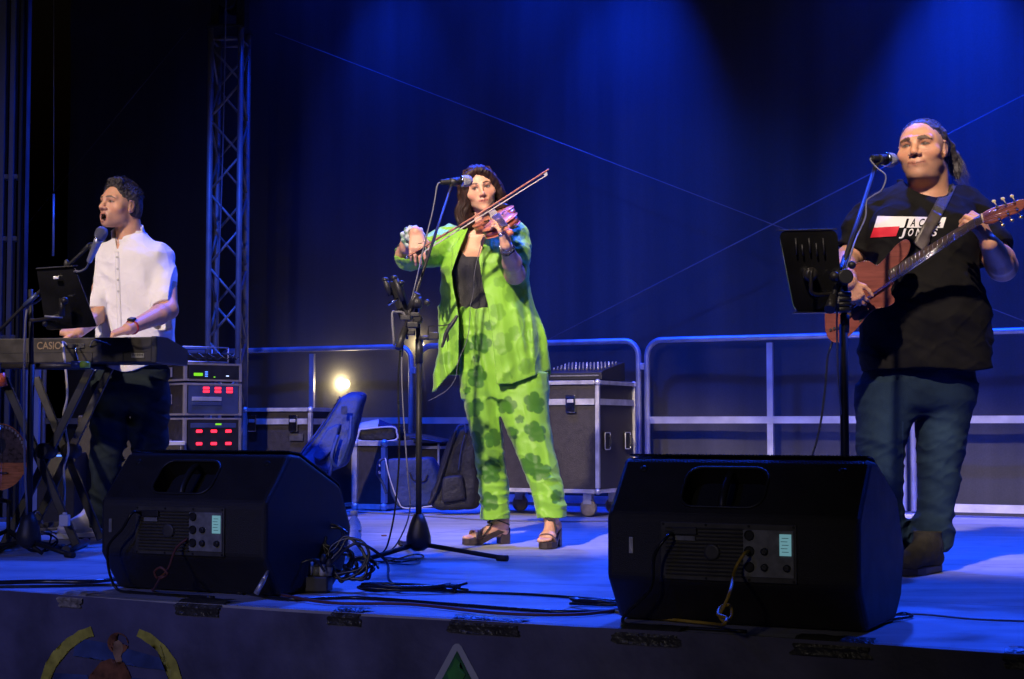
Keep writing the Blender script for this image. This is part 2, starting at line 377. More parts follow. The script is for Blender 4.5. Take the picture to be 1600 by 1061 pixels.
# bracing cables
def wire(label, a, b_, r=0.0035, v=5.62):
    p, q = onv(*a, v), onv(*b_, v)
    tag(MB().tube([p, q], r, 6).build('bracing_cable', 'cable_grey', None), label, 'cable', 'thin cables crossing in front of the backdrop')
wire('thin cable slanting down rightward from above the violinist to the crossing point', (430, 52), (1232, 360))
wire('thin cable rising rightward from the railing through the crossing to behind the guitarist', (858, 530), (1640, 128), v=5.70)
wire('short thin cable sloping down to the rail right of the guitarist', (1234, 361), (1640, 517), v=5.66)
wire('faint thin cable slanting steeply in the dark beyond the pianist', (8, 392), (300, 40), 0.0010, 5.75)

# banner on the stage front
bt = thing('stage_banner', S(0, -0.02, -1.1), 'dark printed banner taped along the front edge of the stage', 'banner')
def bann(i, j):
    u = -7 + 14 * i; z = -0.002 - 1.1 * j
    return S(u, -0.030 - 0.012 * (1 + math.sin(u * 4.3 + 2 * math.sin(u * 1.7))) * j * 3 * (1 if j < 0.3 else 1) - 0.006 * math.sin(u * 13 + z * 9) * min(1, j * 5), z + 0.006 * math.sin(u * 2.3) * (1 - j))
o = MB().grid(bann, 420, 44).build('banner_sheet', 'banner', bt)
bv = BVHTree.FromPolygons([v.co + world_of(bt) for v in o.data.vertices], [tuple(p.vertices) for p in o.data.polygons])
def decal(name, mname, polys, off, parent, sub=0.012):
    """flat print shapes given as photo outlines, laid on the banner sheet itself"""
    mb = MB()
    for poly in polys:
        pts = [onv(x, y, -0.05) for (x, y) in poly]
        bm = bmesh.new(); bm.faces.new([bm.verts.new(p) for p in pts]); bmesh.ops.triangulate(bm, faces=bm.faces[:])
        for _ in range(6):
            es = [e for e in bm.edges if e.calc_length() > sub * 2]
            if not es: break
            bmesh.ops.subdivide_edges(bm, edges=es, cuts=1); bmesh.ops.triangulate(bm, faces=bm.faces[:])
        for v in bm.verts:
            h = bv.ray_cast(v.co - W * 0.5, W)
            if h[0]: v.co = h[0] - W * off
        mb.bm(bm, True)
    ob = mb.build(name, mname, parent); return ob
def ringpts(cx, cy, r0, r1, a0, a1, n=14, jit=0.0):
    o_ = []
    for k in range(n + 1):
        a = math.radians(a0 + (a1 - a0) * k / n); r = r0 + rng.uniform(-jit, jit); o_.append((cx + r * math.cos(a), cy - r * math.sin(a)))
    for k in range(n, -1, -1):
        a = math.radians(a0 + (a1 - a0) * k / n); r = r1 + rng.uniform(-jit, jit); o_.append((cx + r * math.cos(a), cy - r * math.sin(a)))
    return o_
decal('emblem_ring', 'banner_yellow', [ringpts(168, 1086, 112, 96, 107, 190, 16, 1.5)], 0.004, bt)
decal('emblem_ring', 'banner_yellow', [ringpts(172, 1086, 112, 97, 68, -10, 16, 1.5)], 0.004, bt)
decal('emblem_sky', 'banner_blue', [[(112, 998), (150, 1004), (208, 1018), (252, 1030), (256, 1048), (214, 1044), (150, 1030), (108, 1026)], [(80, 1052), (130, 1056), (135, 1075), (80, 1075)], [(196, 1060), (262, 1064), (262, 1078), (200, 1078)]], 0.003, bt)
decal('emblem_robe', 'banner_brown', [[(150, 1036), (166, 1030), (176, 1036), (188, 1036), (196, 1050), (206, 1080), (128, 1080), (134, 1056)], ringpts(179, 1006, 17, 15.5, 0, 350, 20)], 0.005, bt)
decal('emblem_face', 'banner_tan', [[(173, 1004), (181, 1001), (187, 1006), (188, 1016), (184, 1027), (186, 1034), (176, 1036), (171, 1022)]], 0.006, bt)
tri = [(703, 1010), (707, 1007), (712, 1007), (716, 1011), (756, 1085), (664, 1085)]
decal('triangle_border', 'banner_white', [tri], 0.003, bt)
decal('triangle_centre', 'banner_green', [[(710, 1018), (742, 1081), (678, 1081)]], 0.006, bt)
M['banner_leaf'] = mat('banner_leaf_green', (0.03, 0.20, 0.03), 0.6, var=0.5, vscale=16)
decal('triangle_tree', 'banner_leaf', [[(708, 1028), (716, 1036), (714, 1046), (724, 1056), (718, 1066), (700, 1066), (696, 1052), (704, 1042)]], 0.009, bt)

def tape(px0, px1, y0, y1, m_, label, n=10):
    """a strip of tape: lies 4 cm on the floor, folds over the edge onto the banner"""
    a, c = onv(px0, y0 + 6, -0.02), onv(px1, y1 + 6, -0.02)
    u0 = (a - ORG).dot(U); u1 = (c - ORG).dot(U); mb = MB(); r_ = random.Random(int(px0))
    dz = 0.030
    jl = [r_.uniform(-0.008, 0.008) for _ in range(20)]
    def fn(i, j):
        u = u0 + (u1 - u0) * i + (jl[int(j * 9)] * (1 if i > 0.5 else -1) if i in (0.0, 1.0) else 0)
        w = r_.uniform(-1, 1) * 0.0012
        if j < 0.35: return S(u, 0.05 * (0.35 - j) / 0.35, 0.0085 + w)
        k = (j - 0.35) / 0.65
        p = S(u, -0.028, -0.006 - dz * k)
        h = bv.ray_cast(p - W * 0.5, W) if k > 0.15 else (None,)
        return (h[0] - W * 0.006 + W * w * 1.5) if h[0] else S(u, -0.040, -0.006 - dz * k)
    o = mb.grid(fn, n, 9).build('gaffer_tape', m_, None); tag(o, label, 'tape', 'strips of tape along the stage edge')
tape(96, 132, 927, 932, 'tape_silver', 'small worn silvery tape strip above the yellow ring emblem at left')
tape(278, 347, 937, 946, 'tape', 'crumpled black tape strip on the edge below the left monitor')
tape(518, 566, 952, 958, 'tape', 'short narrow black tape strip right of the cable pile')
tape(703, 815, 964, 974, 'tape', 'long black tape strip above the green triangle')
tape(962, 1063, 980, 990, 'tape', 'wide black tape strip below the left end of the right monitor')
tape(1240, 1362, 1003, 1014, 'tape', 'long black tape strip below the right end of the right monitor')
tape(1572, 1640, 1022, 1030, 'tape', 'black tape strip in the far right corner of the stage edge')

# railings along the back
UB = (onv(1007, 620, 5.72) - ORG).dot(U) + 0.02; UL = (onv(650, 620, 5.72) - ORG).dot(U); STEP = UB - 0.02 - UL
print('STEP', STEP)
def barrier_panel(name, label):
    """origin at its left foot, running along U for 2 m"""
    L = STEP - 0.06; H = 1.10; r = 0.019
    t = thing(name, S(0, 5.72, 0), label, 'barrier', 'steel railings in a row behind the stage')
    O = world_of(t)
    P = lambda u, z: O + U * u + Z * z
    mb = MB(); R_ = 0.10
    path = [P(0, 0.03), P(0, H - R_)] + [P(R_ - R_ * math.cos(a), H - R_ + R_ * math.sin(a)) for a in [math.radians(k) for k in (15, 30, 45, 60, 75, 90)]] \
         + [P(L - R_ + R_ * math.sin(a), H - R_ + R_ * math.cos(a)) for a in [math.radians(k) for k in (0, 15, 30, 45, 60, 75, 90)]] + [P(L, 0.03)]
    mb.tube(path, r, 10); mb.build('frame_tube', 'steel', t)
    MB().box(P(L / 2, 0.58), U * (L / 2 - r), W * 0.010, Z * 0.022).build('mid_rail', 'steel', t)
    MB().box(P(L / 2, 0.055), U * (L / 2 - r), W * 0.012, Z * 0.024).build('bottom_rail', 'steel', t)
    MB().box(P(L / 2, 0.84 - 0.03), U * 0.019, W * 0.012, Z * 0.255).build('centre_post', 'steel', t)
    MB().box(P(L / 2, 0.317), U * 0.019, W * 0.012, Z * 0.237).build('centre_post', 'steel', t)
    for u in (0.0, L): MB().box(P(u, 0.0), U * 0.04, W * 0.16, Z * 0.02, 0.006).build('foot', 'steel', t)
    MB().box(P(L + 0.03, 0.93), U * 0.014, W * 0.024, Z * 0.022, 0.003).build('clamp', 'steel', t)
    return t
bar0 = barrier_panel('crowd_barrier', 'steel railing between the flight case and the guitarist')
bls = {1: 'steel railing at far right, beside and behind the guitarist', -1: 'steel railing behind the violinist and the large flight case',
       -2: 'steel railing beside the lit bulb, behind the gig bag', -3: 'steel railing hidden in the dark behind the pianist'}
bar0.location = S(UB, 5.72, 0)
for k, lb in bls.items():
    c = copy_tree(bar0); c.location = S(UB + STEP * k, 5.72, 0); c['label'] = lb

# truss tower left
M['truss_alu'] = mat('dull_truss_aluminium', (0.26, 0.23, 0.20), 0.5, 0.3, var=0.3, vscale=6)
M['tower_paint'] = mat('dark_blue_tower_paint', (0.045, 0.055, 0.09), 0.5, var=0.4, vscale=5)
M['blue_glow'] = mat('painted_blue_glow', (0.20, 0.24, 0.34), 0.5, var=0.3, vscale=4)  # blue light on the tower foot, put into the colour
def truss():
    D = 11.0; c = fl(352, 0.54 * FPX / D + 666); c.z = 0
    t = thing('truss_tower', c, 'tall aluminium lattice truss tower between the pianist and the violinist', 'truss')
    h = 0.105; top = at(352, 46, D).z; ro = math.radians(-4)
    ex = V(math.cos(ro), math.sin(ro), 0); ey = V(-math.sin(ro), math.cos(ro), 0)
    cs = [(-1, -1), (1, -1), (1, 1), (-1, 1)]
    Q = lambda i, z: c + ex * h * cs[i][0] + ey * h * cs[i][1] + Z * z
    for i in range(4): MB().tube([Q(i, 0.01), Q(i, top)], 0.021, 12).build('chord', 'truss_alu', t)
    for i in range(4):
        j = (i + 1) % 4; mb = MB(); z = 0.12; k = i % 2
        mb.tube([Q(i, 0.06), Q(j, 0.06)], 0.009, 8)
        while z < top - 0.3:
            a, b_ = (i, j) if k % 2 == 0 else (j, i)
            mb.tube([Q(a, z), Q(b_, z + 0.24)], 0.009, 8); z += 0.255; k += 1
        mb.tube([Q(i, top - 0.08), Q(j, top - 0.08)], 0.009, 8)
        mb.build('lattice', 'truss_alu', t)
    MB().box(c + Z * 0.012, ex * 0.26, ey * 0.26, Z * 0.006).build('base_plate', 'truss_alu', t)
    MB().box(c + Z * (top + 0.01), ex * 0.135, ey * 0.135, Z * 0.01, 0.002).build('top_plate', 'black_metal', t)
    mb = MB()
    for sx in (-1, 1): mb.box(c + Z * (top + 0.16) + ex * 0.09 * sx, ex * 0.03, ey * 0.07, Z * 0.14, 0.005)
    mb.box(c + Z * (top + 0.45) + ex * 0.0, ex * 0.22, ey * 0.14, Z * 0.17, 0.01)
    mb.lathe(c + Z * (top + 0.2) - ey * 0.1, ey, [(0, 0.06), (0.2, 0.06)], 16); mb.build('hoist_head', 'black_metal', t)
    MB().tube([c + V(0.0, -0.14, top + 0.5), c + V(-0.008, -0.145, top - 0.3), c + V(-0.02, -0.14, top - 1.1), c + V(-0.05, -0.13, 1.2)], 0.005, 6, 6).build('hoist_cable', 'cable_grey', t)
truss()
# tower at the far left edge
def left_tower():
    D = 9.2; c = at(6, 666, D); c.z = 0
    t = thing('roof_tower', c, 'blue lit steel roof column at the far left edge', 'column')
    for (dx, w_, mn) in ((-0.05, 0.035, 'tower_paint'), (0.024, 0.016, 'tower_paint'), (0.075, 0.010, 'black_metal'), (0.11, 0.004, 'tower_paint')):
        MB().box(c + V(dx, 0, 2.4), V(w_, 0, 0), V(0, 0.03, 0), Z * 2.4, 0.004).build('upright', M[mn], t)
    for z in (0.35, 1.05, 1.62, 1.98, 3.2): MB().box(c + V(-0.005, 0.01, z), V(0.085, 0, 0), V(0, 0.035, 0), Z * 0.014, 0.003).build('bracket', 'tower_paint', t)
    MB().box(c + V(0.035, 0.08, 0.45), V(0.085, 0, 0), V(0, 0.02, 0), Z * 0.43, 0.006).build('blue_glow_panel', 'blue_glow', t)  # added panel and strip whose pale blue stands for the glow
    MB().box(c + V(0.17, 0.06, 0.45), V(0.018, 0, 0), V(0, 0.02, 0), Z * 0.43, 0.004).build('blue_glow_strip', 'blue_glow', t)
    MB().box(c + V(0, 0, 0.01), V(0.15, 0, 0), V(0, 0.12, 0), Z * 0.01).build('base_plate', 'tower_paint', t)
left_tower()
o = MB().tube([at(84, 303, 10.6), at(83, 400, 10.6)], 0.008, 8); o.tube([at(84, 300, 10.6), at(84, -60, 10.6)], 0.002, 6)
tag(o.build('hanging_bar', 'steel', None), 'short vertical metal bar hanging in the dark left of the pianist', 'bar')

# bulbs by the railing
def bulb(px, py, v, r, m_, power, label):
    p = onv(px, py, v); t = thing('bulb_lamp', p - Z * (r + 0.05), label, 'lamp')
    MB().ball(p, r, 12, (1, 1, 1.25)).build('bulb', m_, t)
    MB().lathe(p - Z * (r * 1.1), (0, 0, -1), [(0, r * 0.6), (0.03, r * 0.55), (0.05, r * 0.4)], 14).build('socket', 'black_plastic', t)
    MB().tube([p - Z * (r + 0.05), p - Z * 0.35 + W * 0.05, V(p.x, p.y, 0.02) + W * 0.08], 0.004, 6, 6).build('cord', 'cable', t)
    l = bpy.data.lights.new('bulb_light', 'POINT'); lo = bpy.data.objects.new('bulb_light', l); COL.objects.link(lo)
    l.energy = power; l.color = (1.0, 0.80, 0.42); l.shadow_soft_size = r * 1.4; lo.location = p - W * (r * 1.6)
bulb(541, 600, 6.00, 0.024, 'bulb', 22.0, 'bright yellowish bulb glowing through the mesh backdrop above the blue gig bag')
bulb(660, 538, 6.00, 0.012, 'bulb_small', 7.0, 'small bright white lamp behind the violinist\'s microphone stand')
# ------------------------------------------------------------------ stage equipment
def basis(rot_deg):
    a = math.radians(rot_deg)
    return V(math.cos(a), -math.sin(a), 0), V(math.sin(a), math.cos(a), 0)
def rrect(c, ex, ey, w, h, r, n=5):
    out = []
    for (sx, sy, a0) in ((1, 1, 0), (-1, 1, 90), (-1, -1, 180), (1, -1, 270)):
        for k in range(n + 1):
            a = math.radians(a0 + 90 * k / n)
            out.append(c + ex * (sx * (w - r) + r * math.cos(a)) + ey * (sy * (h - r) + r * math.sin(a)))
    return out

# ---- floor monitors
def monitor(corner, rot, L, label, cable_kind, badge_u):
    ex, ew = basis(rot)
    t = thing('floor_monitor', corner, label, 'speaker', 'black wedge monitors at the stage edge')
    P = lambda u, v, z: corner + ex * u + ew * v + Z * z
    prof = [(0.0, .295), (0.0, .125), (.085, .004), (.40, .004), (.47, .06), (.515, .19), (.44, .34), (.20, .445), (.135, .452)]
    mb = MB().prism([P(0, v, z) for v, z in prof], ex * L, 0.016, 3)
    cab = mb.build('cabinet', 'cabinet', t)
    # handle recess in the sloping back
    a, b = V(0, 0, 0) + P(0, .135, .452), P(0, 0.0, .295); sl = (a - b); sl.normalize(); nrm = sl.cross(ex); nrm = nrm if nrm.y < 0 else -nrm
    hc = P(L * 0.455, 0.0675, .3735)
    cut = MB().prism(rrect(hc + nrm * 0.03, ex, sl, 0.115, 0.066, 0.04), -nrm * 0.10)
    boolean(cab, cut)
    MB().prism(rrect(hc - nrm * 0.062, ex, sl, 0.112, 0.063, 0.04), -nrm * 0.004).build('handle_cup', 'dark_hole', t)
    rim = rrect(hc + nrm * 0.002, ex, sl, 0.117, 0.068, 0.042, 8); MB().tube(rim + [rim[0]], 0.0045, 8, 0, False).build('handle_rim', 'black_plastic', t)
    MB().tube([hc + sl * 0.066 - nrm * 0.02, hc + sl * 0.03 - nrm * 0.004, hc - sl * 0.03 - nrm * 0.004, hc - sl * 0.066 - nrm * 0.02], 0.011, 12, 5).build('handle', 'black_plastic', t)
    # perforated grille edge on top, facing the players
    g0 = [(.145, .458), (.205, .4515), (.447, .345), (.520, .19)]
    mb = MB()
    rows = [[P(0.012, v + .002, z + .003), P(L - 0.012, v + .002, z + .003)] for v, z in g0]
    nu = 60
    mb.grid(lambda i, j: (lambda k, f: P(0.012 + (L - 0.024) * i, g0[k][0] + (g0[k + 1][0] - g0[k][0]) * f + .002, g0[k][1] + (g0[k + 1][1] - g0[k][1]) * f + .003))(min(int(j * 3), 2), j * 3 - min(int(j * 3), 2)), nu, 3, False)
    gr = mb.build('grille', 'grille', t); md = gr.modifiers.new('s', 'SOLIDIFY'); md.thickness = 0.004
    mb = MB()
    for i in range(64): mb.box(P(0.02 + (L - 0.04) * i / 63, .142, .4600), ex * 0.0022, ew * 0.004, Z * 0.0022)
    mb.build('grille_teeth', 'black_metal', t)
    # screw heads
    for (u, zz) in ((0.07, 0.8), (L - 0.07, 0.8)):
        q = P(u, 0.108, .42); MB().lathe(q + nrm * 0.0, nrm, [(-0.002, 0.011), (0.003, 0.011), (0.004, 0.006)], 12).build('screw', 'black_metal', t)
    # amplifier panel on the upright back
    n = -ew; c = P(L * 0.50, 0, .205) + n * 0.003; w2, h2 = L * 0.268, 0.077
    MB().box(c, ex * w2, n * 0.004, Z * h2, 0.002).build('amplifier_panel', 'panel_grey', t)
    mb = MB()
    for k in range(13): mb.box(c + ex * (-w2 * 0.34) + Z * (-h2 * 0.80 + k * h2 * 0.134) + n * 0.007, ex * w2 * 0.58, n * 0.003, Z * 0.0018)
    mb.build('heat_sink', 'cabinet', t)
    MB().lathe(c + ex * (-w2 * 0.22) + n * 0.0085, n, [(0, .022), (0.003, .022), (0.0035, .016)], 24).build('round_emblem', 'panel_grey', t)
    MB().box(c + ex * (-w2 * 0.62) + Z * h2 * 0.45 + n * 0.0105, ex * w2 * 0.15, n * 0.001, Z * 0.006).build('type_label', 'panel_light', t)
    MB().box(c + ex * (-w2 * 0.62) + Z * h2 * 0.70 + n * 0.0110, ex * w2 * 0.18, n * 0.004, Z * 0.010, 0.002).build('power_socket', 'black_plastic', t)
    MB().box(c + ex * (w2 * 0.60) + n * 0.005, ex * w2 * 0.365, n * 0.003, Z * h2 * 0.80, 0.001).build('control_plate', 'panel_light', t)
    cc = c + n * 0.009
    for k in (0.62, 0.08, -0.46):
        MB().lathe(cc + ex * (w2 * 0.33) + Z * h2 * k, n, [(-0.002, .0135), (0.004, .0135), (0.005, .011), (0.001, .010)], 20).build('socket', 'dark_hole', t)
    for k, x_ in ((0.08, 0.55), (-0.46, 0.55), (-0.46, 0.87)):
        MB().lathe(cc + ex * (w2 * x_) + Z * h2 * k, n, [(-0.002, .010), (0.008, .009), (0.009, .006)], 18).build('knob', 'black_plastic', t)
    lc = MB().box(cc + ex * (w2 * 0.85) + Z * h2 * 0.32, ex * 0.0155, n * 0.0015, Z * 0.028).build('screen', 'lcd', t)
    mb = MB()
    for k in range(5): mb.box(cc + ex * (w2 * 0.85 - 0.003 * (k % 2)) + Z * (h2 * 0.32 + 0.018 - 0.009 * k) + n * 0.002, ex * 0.009, n * 0.0004, Z * 0.0007)
    mb.build('screen_text', 'lcd_dark', lc)
    for sx in (-1, -.33, .33, 1):
        for sz in (-1, 1): MB().lathe(c + ex * w2 * 0.96 * sx + Z * h2 * 0.92 * sz + n * 0.003, n, [(0, .004), (0.003, .0035)], 10).build('panel_screw', 'black_metal', t)
    MB().box(P(badge_u, -0.002, .215), ex * 0.006, n * 0.002, Z * 0.022, 0.001).build('badge', 'panel_light' if cable_kind == 'red' else 'alu', t)
    return t, P, ex, ew, c, w2, h2
pL = at(157, 783, 5.30); pL.z = 0
tL, PL, exL, ewL, cL, wL, hL = monitor(pL, 26.0, 0.655, 'black wedge monitor at left with dark red cable hanging from its back', 'red', 0.045)
pR = at(947, 801, 4.44); pR.z = 0
tR, PR, exR, ewR, cR, wR, hR = monitor(pR, 26.5, 0.705, 'black wedge monitor at right with knotted yellow cable hanging from its back', 'yellow', 0.075)

def cable(pts, r, m_, label, group=None, n=8, name='cable', cat='cable'):
    o = MB().tube(pts, r, 8, n).build(name, m_, None); return tag(o, label, cat, group)
CG = 'cables running over the stage floor'
# cables at the right monitor
q = cR + exR * (wR * 0.33) + Z * hR * 0.08 - ewR * 0.012
yt = cable([q, q - ewR * 0.045 - Z * 0.006, q - ewR * 0.055 - exR * 0.02 - Z * 0.045, at(1142, 920, 4.06), at(1133, 944, 4.04), at(1125, 962, 4.03), at(1133, 972, 4.02), at(1143, 962, 4.05), at(1140, 946, 4.08), at(1127, 948, 4.08), at(1122, 960, 4.02), at(1135, 966, 3.995), at(1130, 976, 4.0), fl(1118, 975, .012), fl(1050, 968, .008), fl(990, 962, .006), fl(962, 955, .006)],
     0.0045, 'cable_yellow', 'knotted yellow cable hanging from the right monitor and along the floor', CG)
q = cR + exR * (-wR * 0.80) + Z * hR * 0.62 - ewR * 0.012
cable([q, q - ewR * 0.05 - Z * 0.01, q - ewR * 0.06 - exR * 0.03 - Z * 0.06, q - ewR * 0.04 - exR * 0.05 - Z * 0.15, PR(0.06, -0.03, 0.01), PR(0.20, -0.05, 0.006), PR(0.42, -0.055, 0.006)], 0.0045, 'cable', 'black mains cable curving down the back of the right monitor', CG)
# cables at the left monitor
q = cL + exL * (wL * 0.22) + Z * hL * (-0.3) - ewL * 0.012
cable([q, q - ewL * 0.03 - Z * 0.03 - exL * 0.02, at(262, 890, 5.05), at(247, 903, 5.03), at(242, 893, 5.02), at(252, 887, 5.0), at(262, 898, 5.0), at(250, 905, 5.0), fl(240, 922, .008), fl(238, 921, .006)], 0.0042, 'cable_red', 'dark red cable looping down the back of the left monitor', CG)
q = cL + exL * (-wL * 0.86) + Z * hL * 0.72 - ewL * 0.012
cable([q, q - ewL * 0.04, q - ewL * 0.05 - exL * 0.03 - Z * 0.05, q - ewL * 0.05 - exL * 0.09 - Z * 0.12, PL(0.09, -0.03, 0.02), PL(0.2, -0.04, 0.006), PL(0.5, -0.05, 0.006)], 0.0045, 'cable', 'black mains cable curving down the back of the left monitor', CG)
MB_ = MB().tube([at(400, 928, 5.02), at(412, 906, 5.02)], [0.009, 0.010, 0.008], 10); MB_.tube([at(412, 906, 5.02), at(420, 890, 5.05)], [0.0075, 0.004], 8)
tag(MB_.build('cable_plug', 'alu', None), 'shiny metal plug leaning below the corner of the left monitor', 'plug')

# ---- power strip with plugs and a tangle of cables
ps = fl(478, 925); ps.z = 0; ex, ew = basis(8)
t = thing('power_strip', ps, 'dark power strip full of plugs right of the left monitor', 'power strip')
MB().box(ps + Z * 0.028, ex * 0.082, ew * 0.035, Z * 0.026, 0.006).build('housing', 'worn_black', t)
for k, (dx, hh, mm) in enumerate(((-.068, .05, 1), (-.045, .06, 1), (-.018, .075, 0), (0.010, .08, 1), (.035, .05, 0), (.055, .065, 0), (.075, .05, 0))):
    pl = MB().tube([ps + ex * dx + Z * .054, ps + ex * (dx + .002) + Z * (.055 + hh * .55)], [0.0120, .0120], 12).build('plug_base', 'white_plastic' if mm or k % 2 else 'panel_light', t)
    MB().tube([ps + ex * dx + Z * (.055 + hh * .55), ps + ex * (dx + .004) + Z * (.058 + hh)], [0.0125, .012, .006], 12).build('plug_top', 'panel_grey' if k % 2 == 0 else 'black_plastic', pl)
rr = random.Random(5)
def loops(c, ex_, ey_, r0, n, name_label, m_='cable', rad=0.0045, z=0.006, zamp=0.004, asp=0.6, jit=0.03):
    pts = []
    for k in range(n * 8 + 1):
        a = 2 * math.pi * k / 8; R_ = r0 * (1 + rr.uniform(-.18, .18))
        pts.append(c + ex_ * (math.cos(a) * R_ + rr.uniform(-jit, jit) * .4) + ey_ * (math.sin(a) * R_ * asp) + Z * (z + abs(rr.uniform(0, zamp)) + k * 0.0006))
    return cable(pts, rad, m_, name_label, 'tangled cables beside the power strip', 6)
loops(ps + ex * 0.02 + Z * 0.075 + ew * 0.05, ex, (Z * 0.9 + ew * 0.3).normalized(), 0.045, 3, 'small tangle of black cable standing up over the plugs', zamp=.03, asp=1.0)
loops(ps + ex * 0.13 + Z * 0.09 + ew * 0.03, ex, (Z * 0.95 + ew * 0.2).normalized(), 0.062, 3, 'upright black cable loops right of the power strip', 'cable', .005, 0.0, .02, 1.0)
loops(ps + ex * 0.05 + Z * 0.15 + ew * 0.09, ex, (Z * 0.8 + ew * 0.5).normalized(), 0.05, 2, 'topmost curl of black cable against the side of the left monitor', 'cable', .0045, 0.0, .03, .8)
loops(ps + ex * 0.32 + ew * 0.02, ex, ew, 0.16, 3, 'flat coil of black cable on the floor right of the power strip', 'cable', .005, .006, .012, .38)
loops(ps + ex * 0.0 + Z * 0.13 + ew * 0.07, ex, (Z * 0.95 + ew * 0.2).normalized(), 0.045, 2, 'tight curl of black cable above the leftmost plugs', 'cable', .0045, 0.0, .02, 1.1)
loops(ps + ex * 0.10 + Z * 0.07 + ew * 0.07, ex, (Z * 0.9 + ew * 0.4).normalized(), 0.042, 4, 'dense knot of black cable over the right end of the power strip', 'cable', .005, 0.0, .02, 1.0)
loops(ps + ex * 0.17 + Z * 0.06 + ew * 0.05, ex, (Z * 0.7 + ew * 0.7).normalized(), 0.050, 3, 'leaning black cable loops between the strip and the flat coil', 'cable', .0045, 0.0, .02, 0.9)
loops(ps + ex * 0.40 + ew * 0.04, ex, ew, 0.11, 3, 'second flat coil of black cable toward the stand tripod', 'cable', .0045, .006, .012, .35)
cable([ps + ex * 0.08 + Z * .09, ps + ex * 0.17 + Z * .16, ps + ex * 0.26 + Z * .10 + ew * .03, fl(614, 912, .006), fl(700, 923, .006), fl(830, 929, .006), fl(960, 938, .006)], .0048, 'cable', 'black cable running across the floor from the pile toward the right monitor', CG)
cable([ps - ex * 0.13 + Z * .03, ps - ex * 0.03 + Z * .085 - ew * .05, ps + ex * .04 + Z * .11 - ew * .05, ps + ex * .07 + Z * .07 - ew * .03], .0045, 'cable', 'short black cable arching over the front of the power strip', 'tangled cables beside the power strip')
cable([fl(380, 926, .006), fl(450, 936, .006), fl(560, 934, .006), fl(700, 944, .006), fl(860, 955, .006), fl(960, 955, .006)], .0055, 'cable', 'long black cable along the stage edge from pile to right monitor', CG)
cable([fl(440, 930, .012), fl(520, 942, .008), fl(640, 944, .008), fl(780, 958, .008), fl(900, 960, .008), fl(985, 950, .008)], .005, 'cable_red', 'reddish brown cable nearest the stage edge in the middle', CG)
cable([fl(-20, 911, .006), fl(60, 909, .006), fl(140, 909, .006), fl(196, 904, .006), fl(240, 908, .006)], .008, 'cable', 'thick black cable lying left of the left monitor', CG)
cable([fl(-20, 917, .006), fl(80, 916, .006), fl(180, 914, .006), fl(260, 918, .006), fl(380, 927, .006)], .005, 'cable', 'thinner black cable in front of the left monitor', CG)
cr = fl(935, 950)
loops(cr, *basis(26), 0.085, 3, 'small coil of black cable on the floor at the left foot of the right monitor', 'cable', .0045, .006, .008, .45)
bpy.context.scene.collection.objects[-1]['group'] = CG
cable([fl(1392, 962, .006), fl(1440, 960, .006), fl(1530, 968, .006), fl(1650, 972, .006)], .003, 'cable_grey', 'thin pale cable on the floor right of the right monitor', CG)
cable([fl(1388, 966, .012), fl(1410, 958, .01), fl(1425, 963, .006), fl(1396, 968, .008), fl(1380, 972, .008)], .004, 'cable', 'short black cable curl at the right foot of the right monitor', CG)
cable([fl(300, 790, .006), fl(560, 800, .006), fl(900, 815, .006), fl(1400, 796, .006), fl(1530, 802, .006), fl(1640, 806, .006)], .004, 'cable_grey', 'pale cable along the base of the railings', CG)
for (x, y, lb) in ((600, 838, 'tiny dark scrap on the floor left of the violinist\'s stand'),):
    p = fl(x, y); MB().box(p + Z * .004, V(.012, .004, 0), V(-.002, .008, 0), V(0, 0, .003), .001).build('scrap', 'cable_red', None); tag(COL.objects[-1], lb, 'scrap')

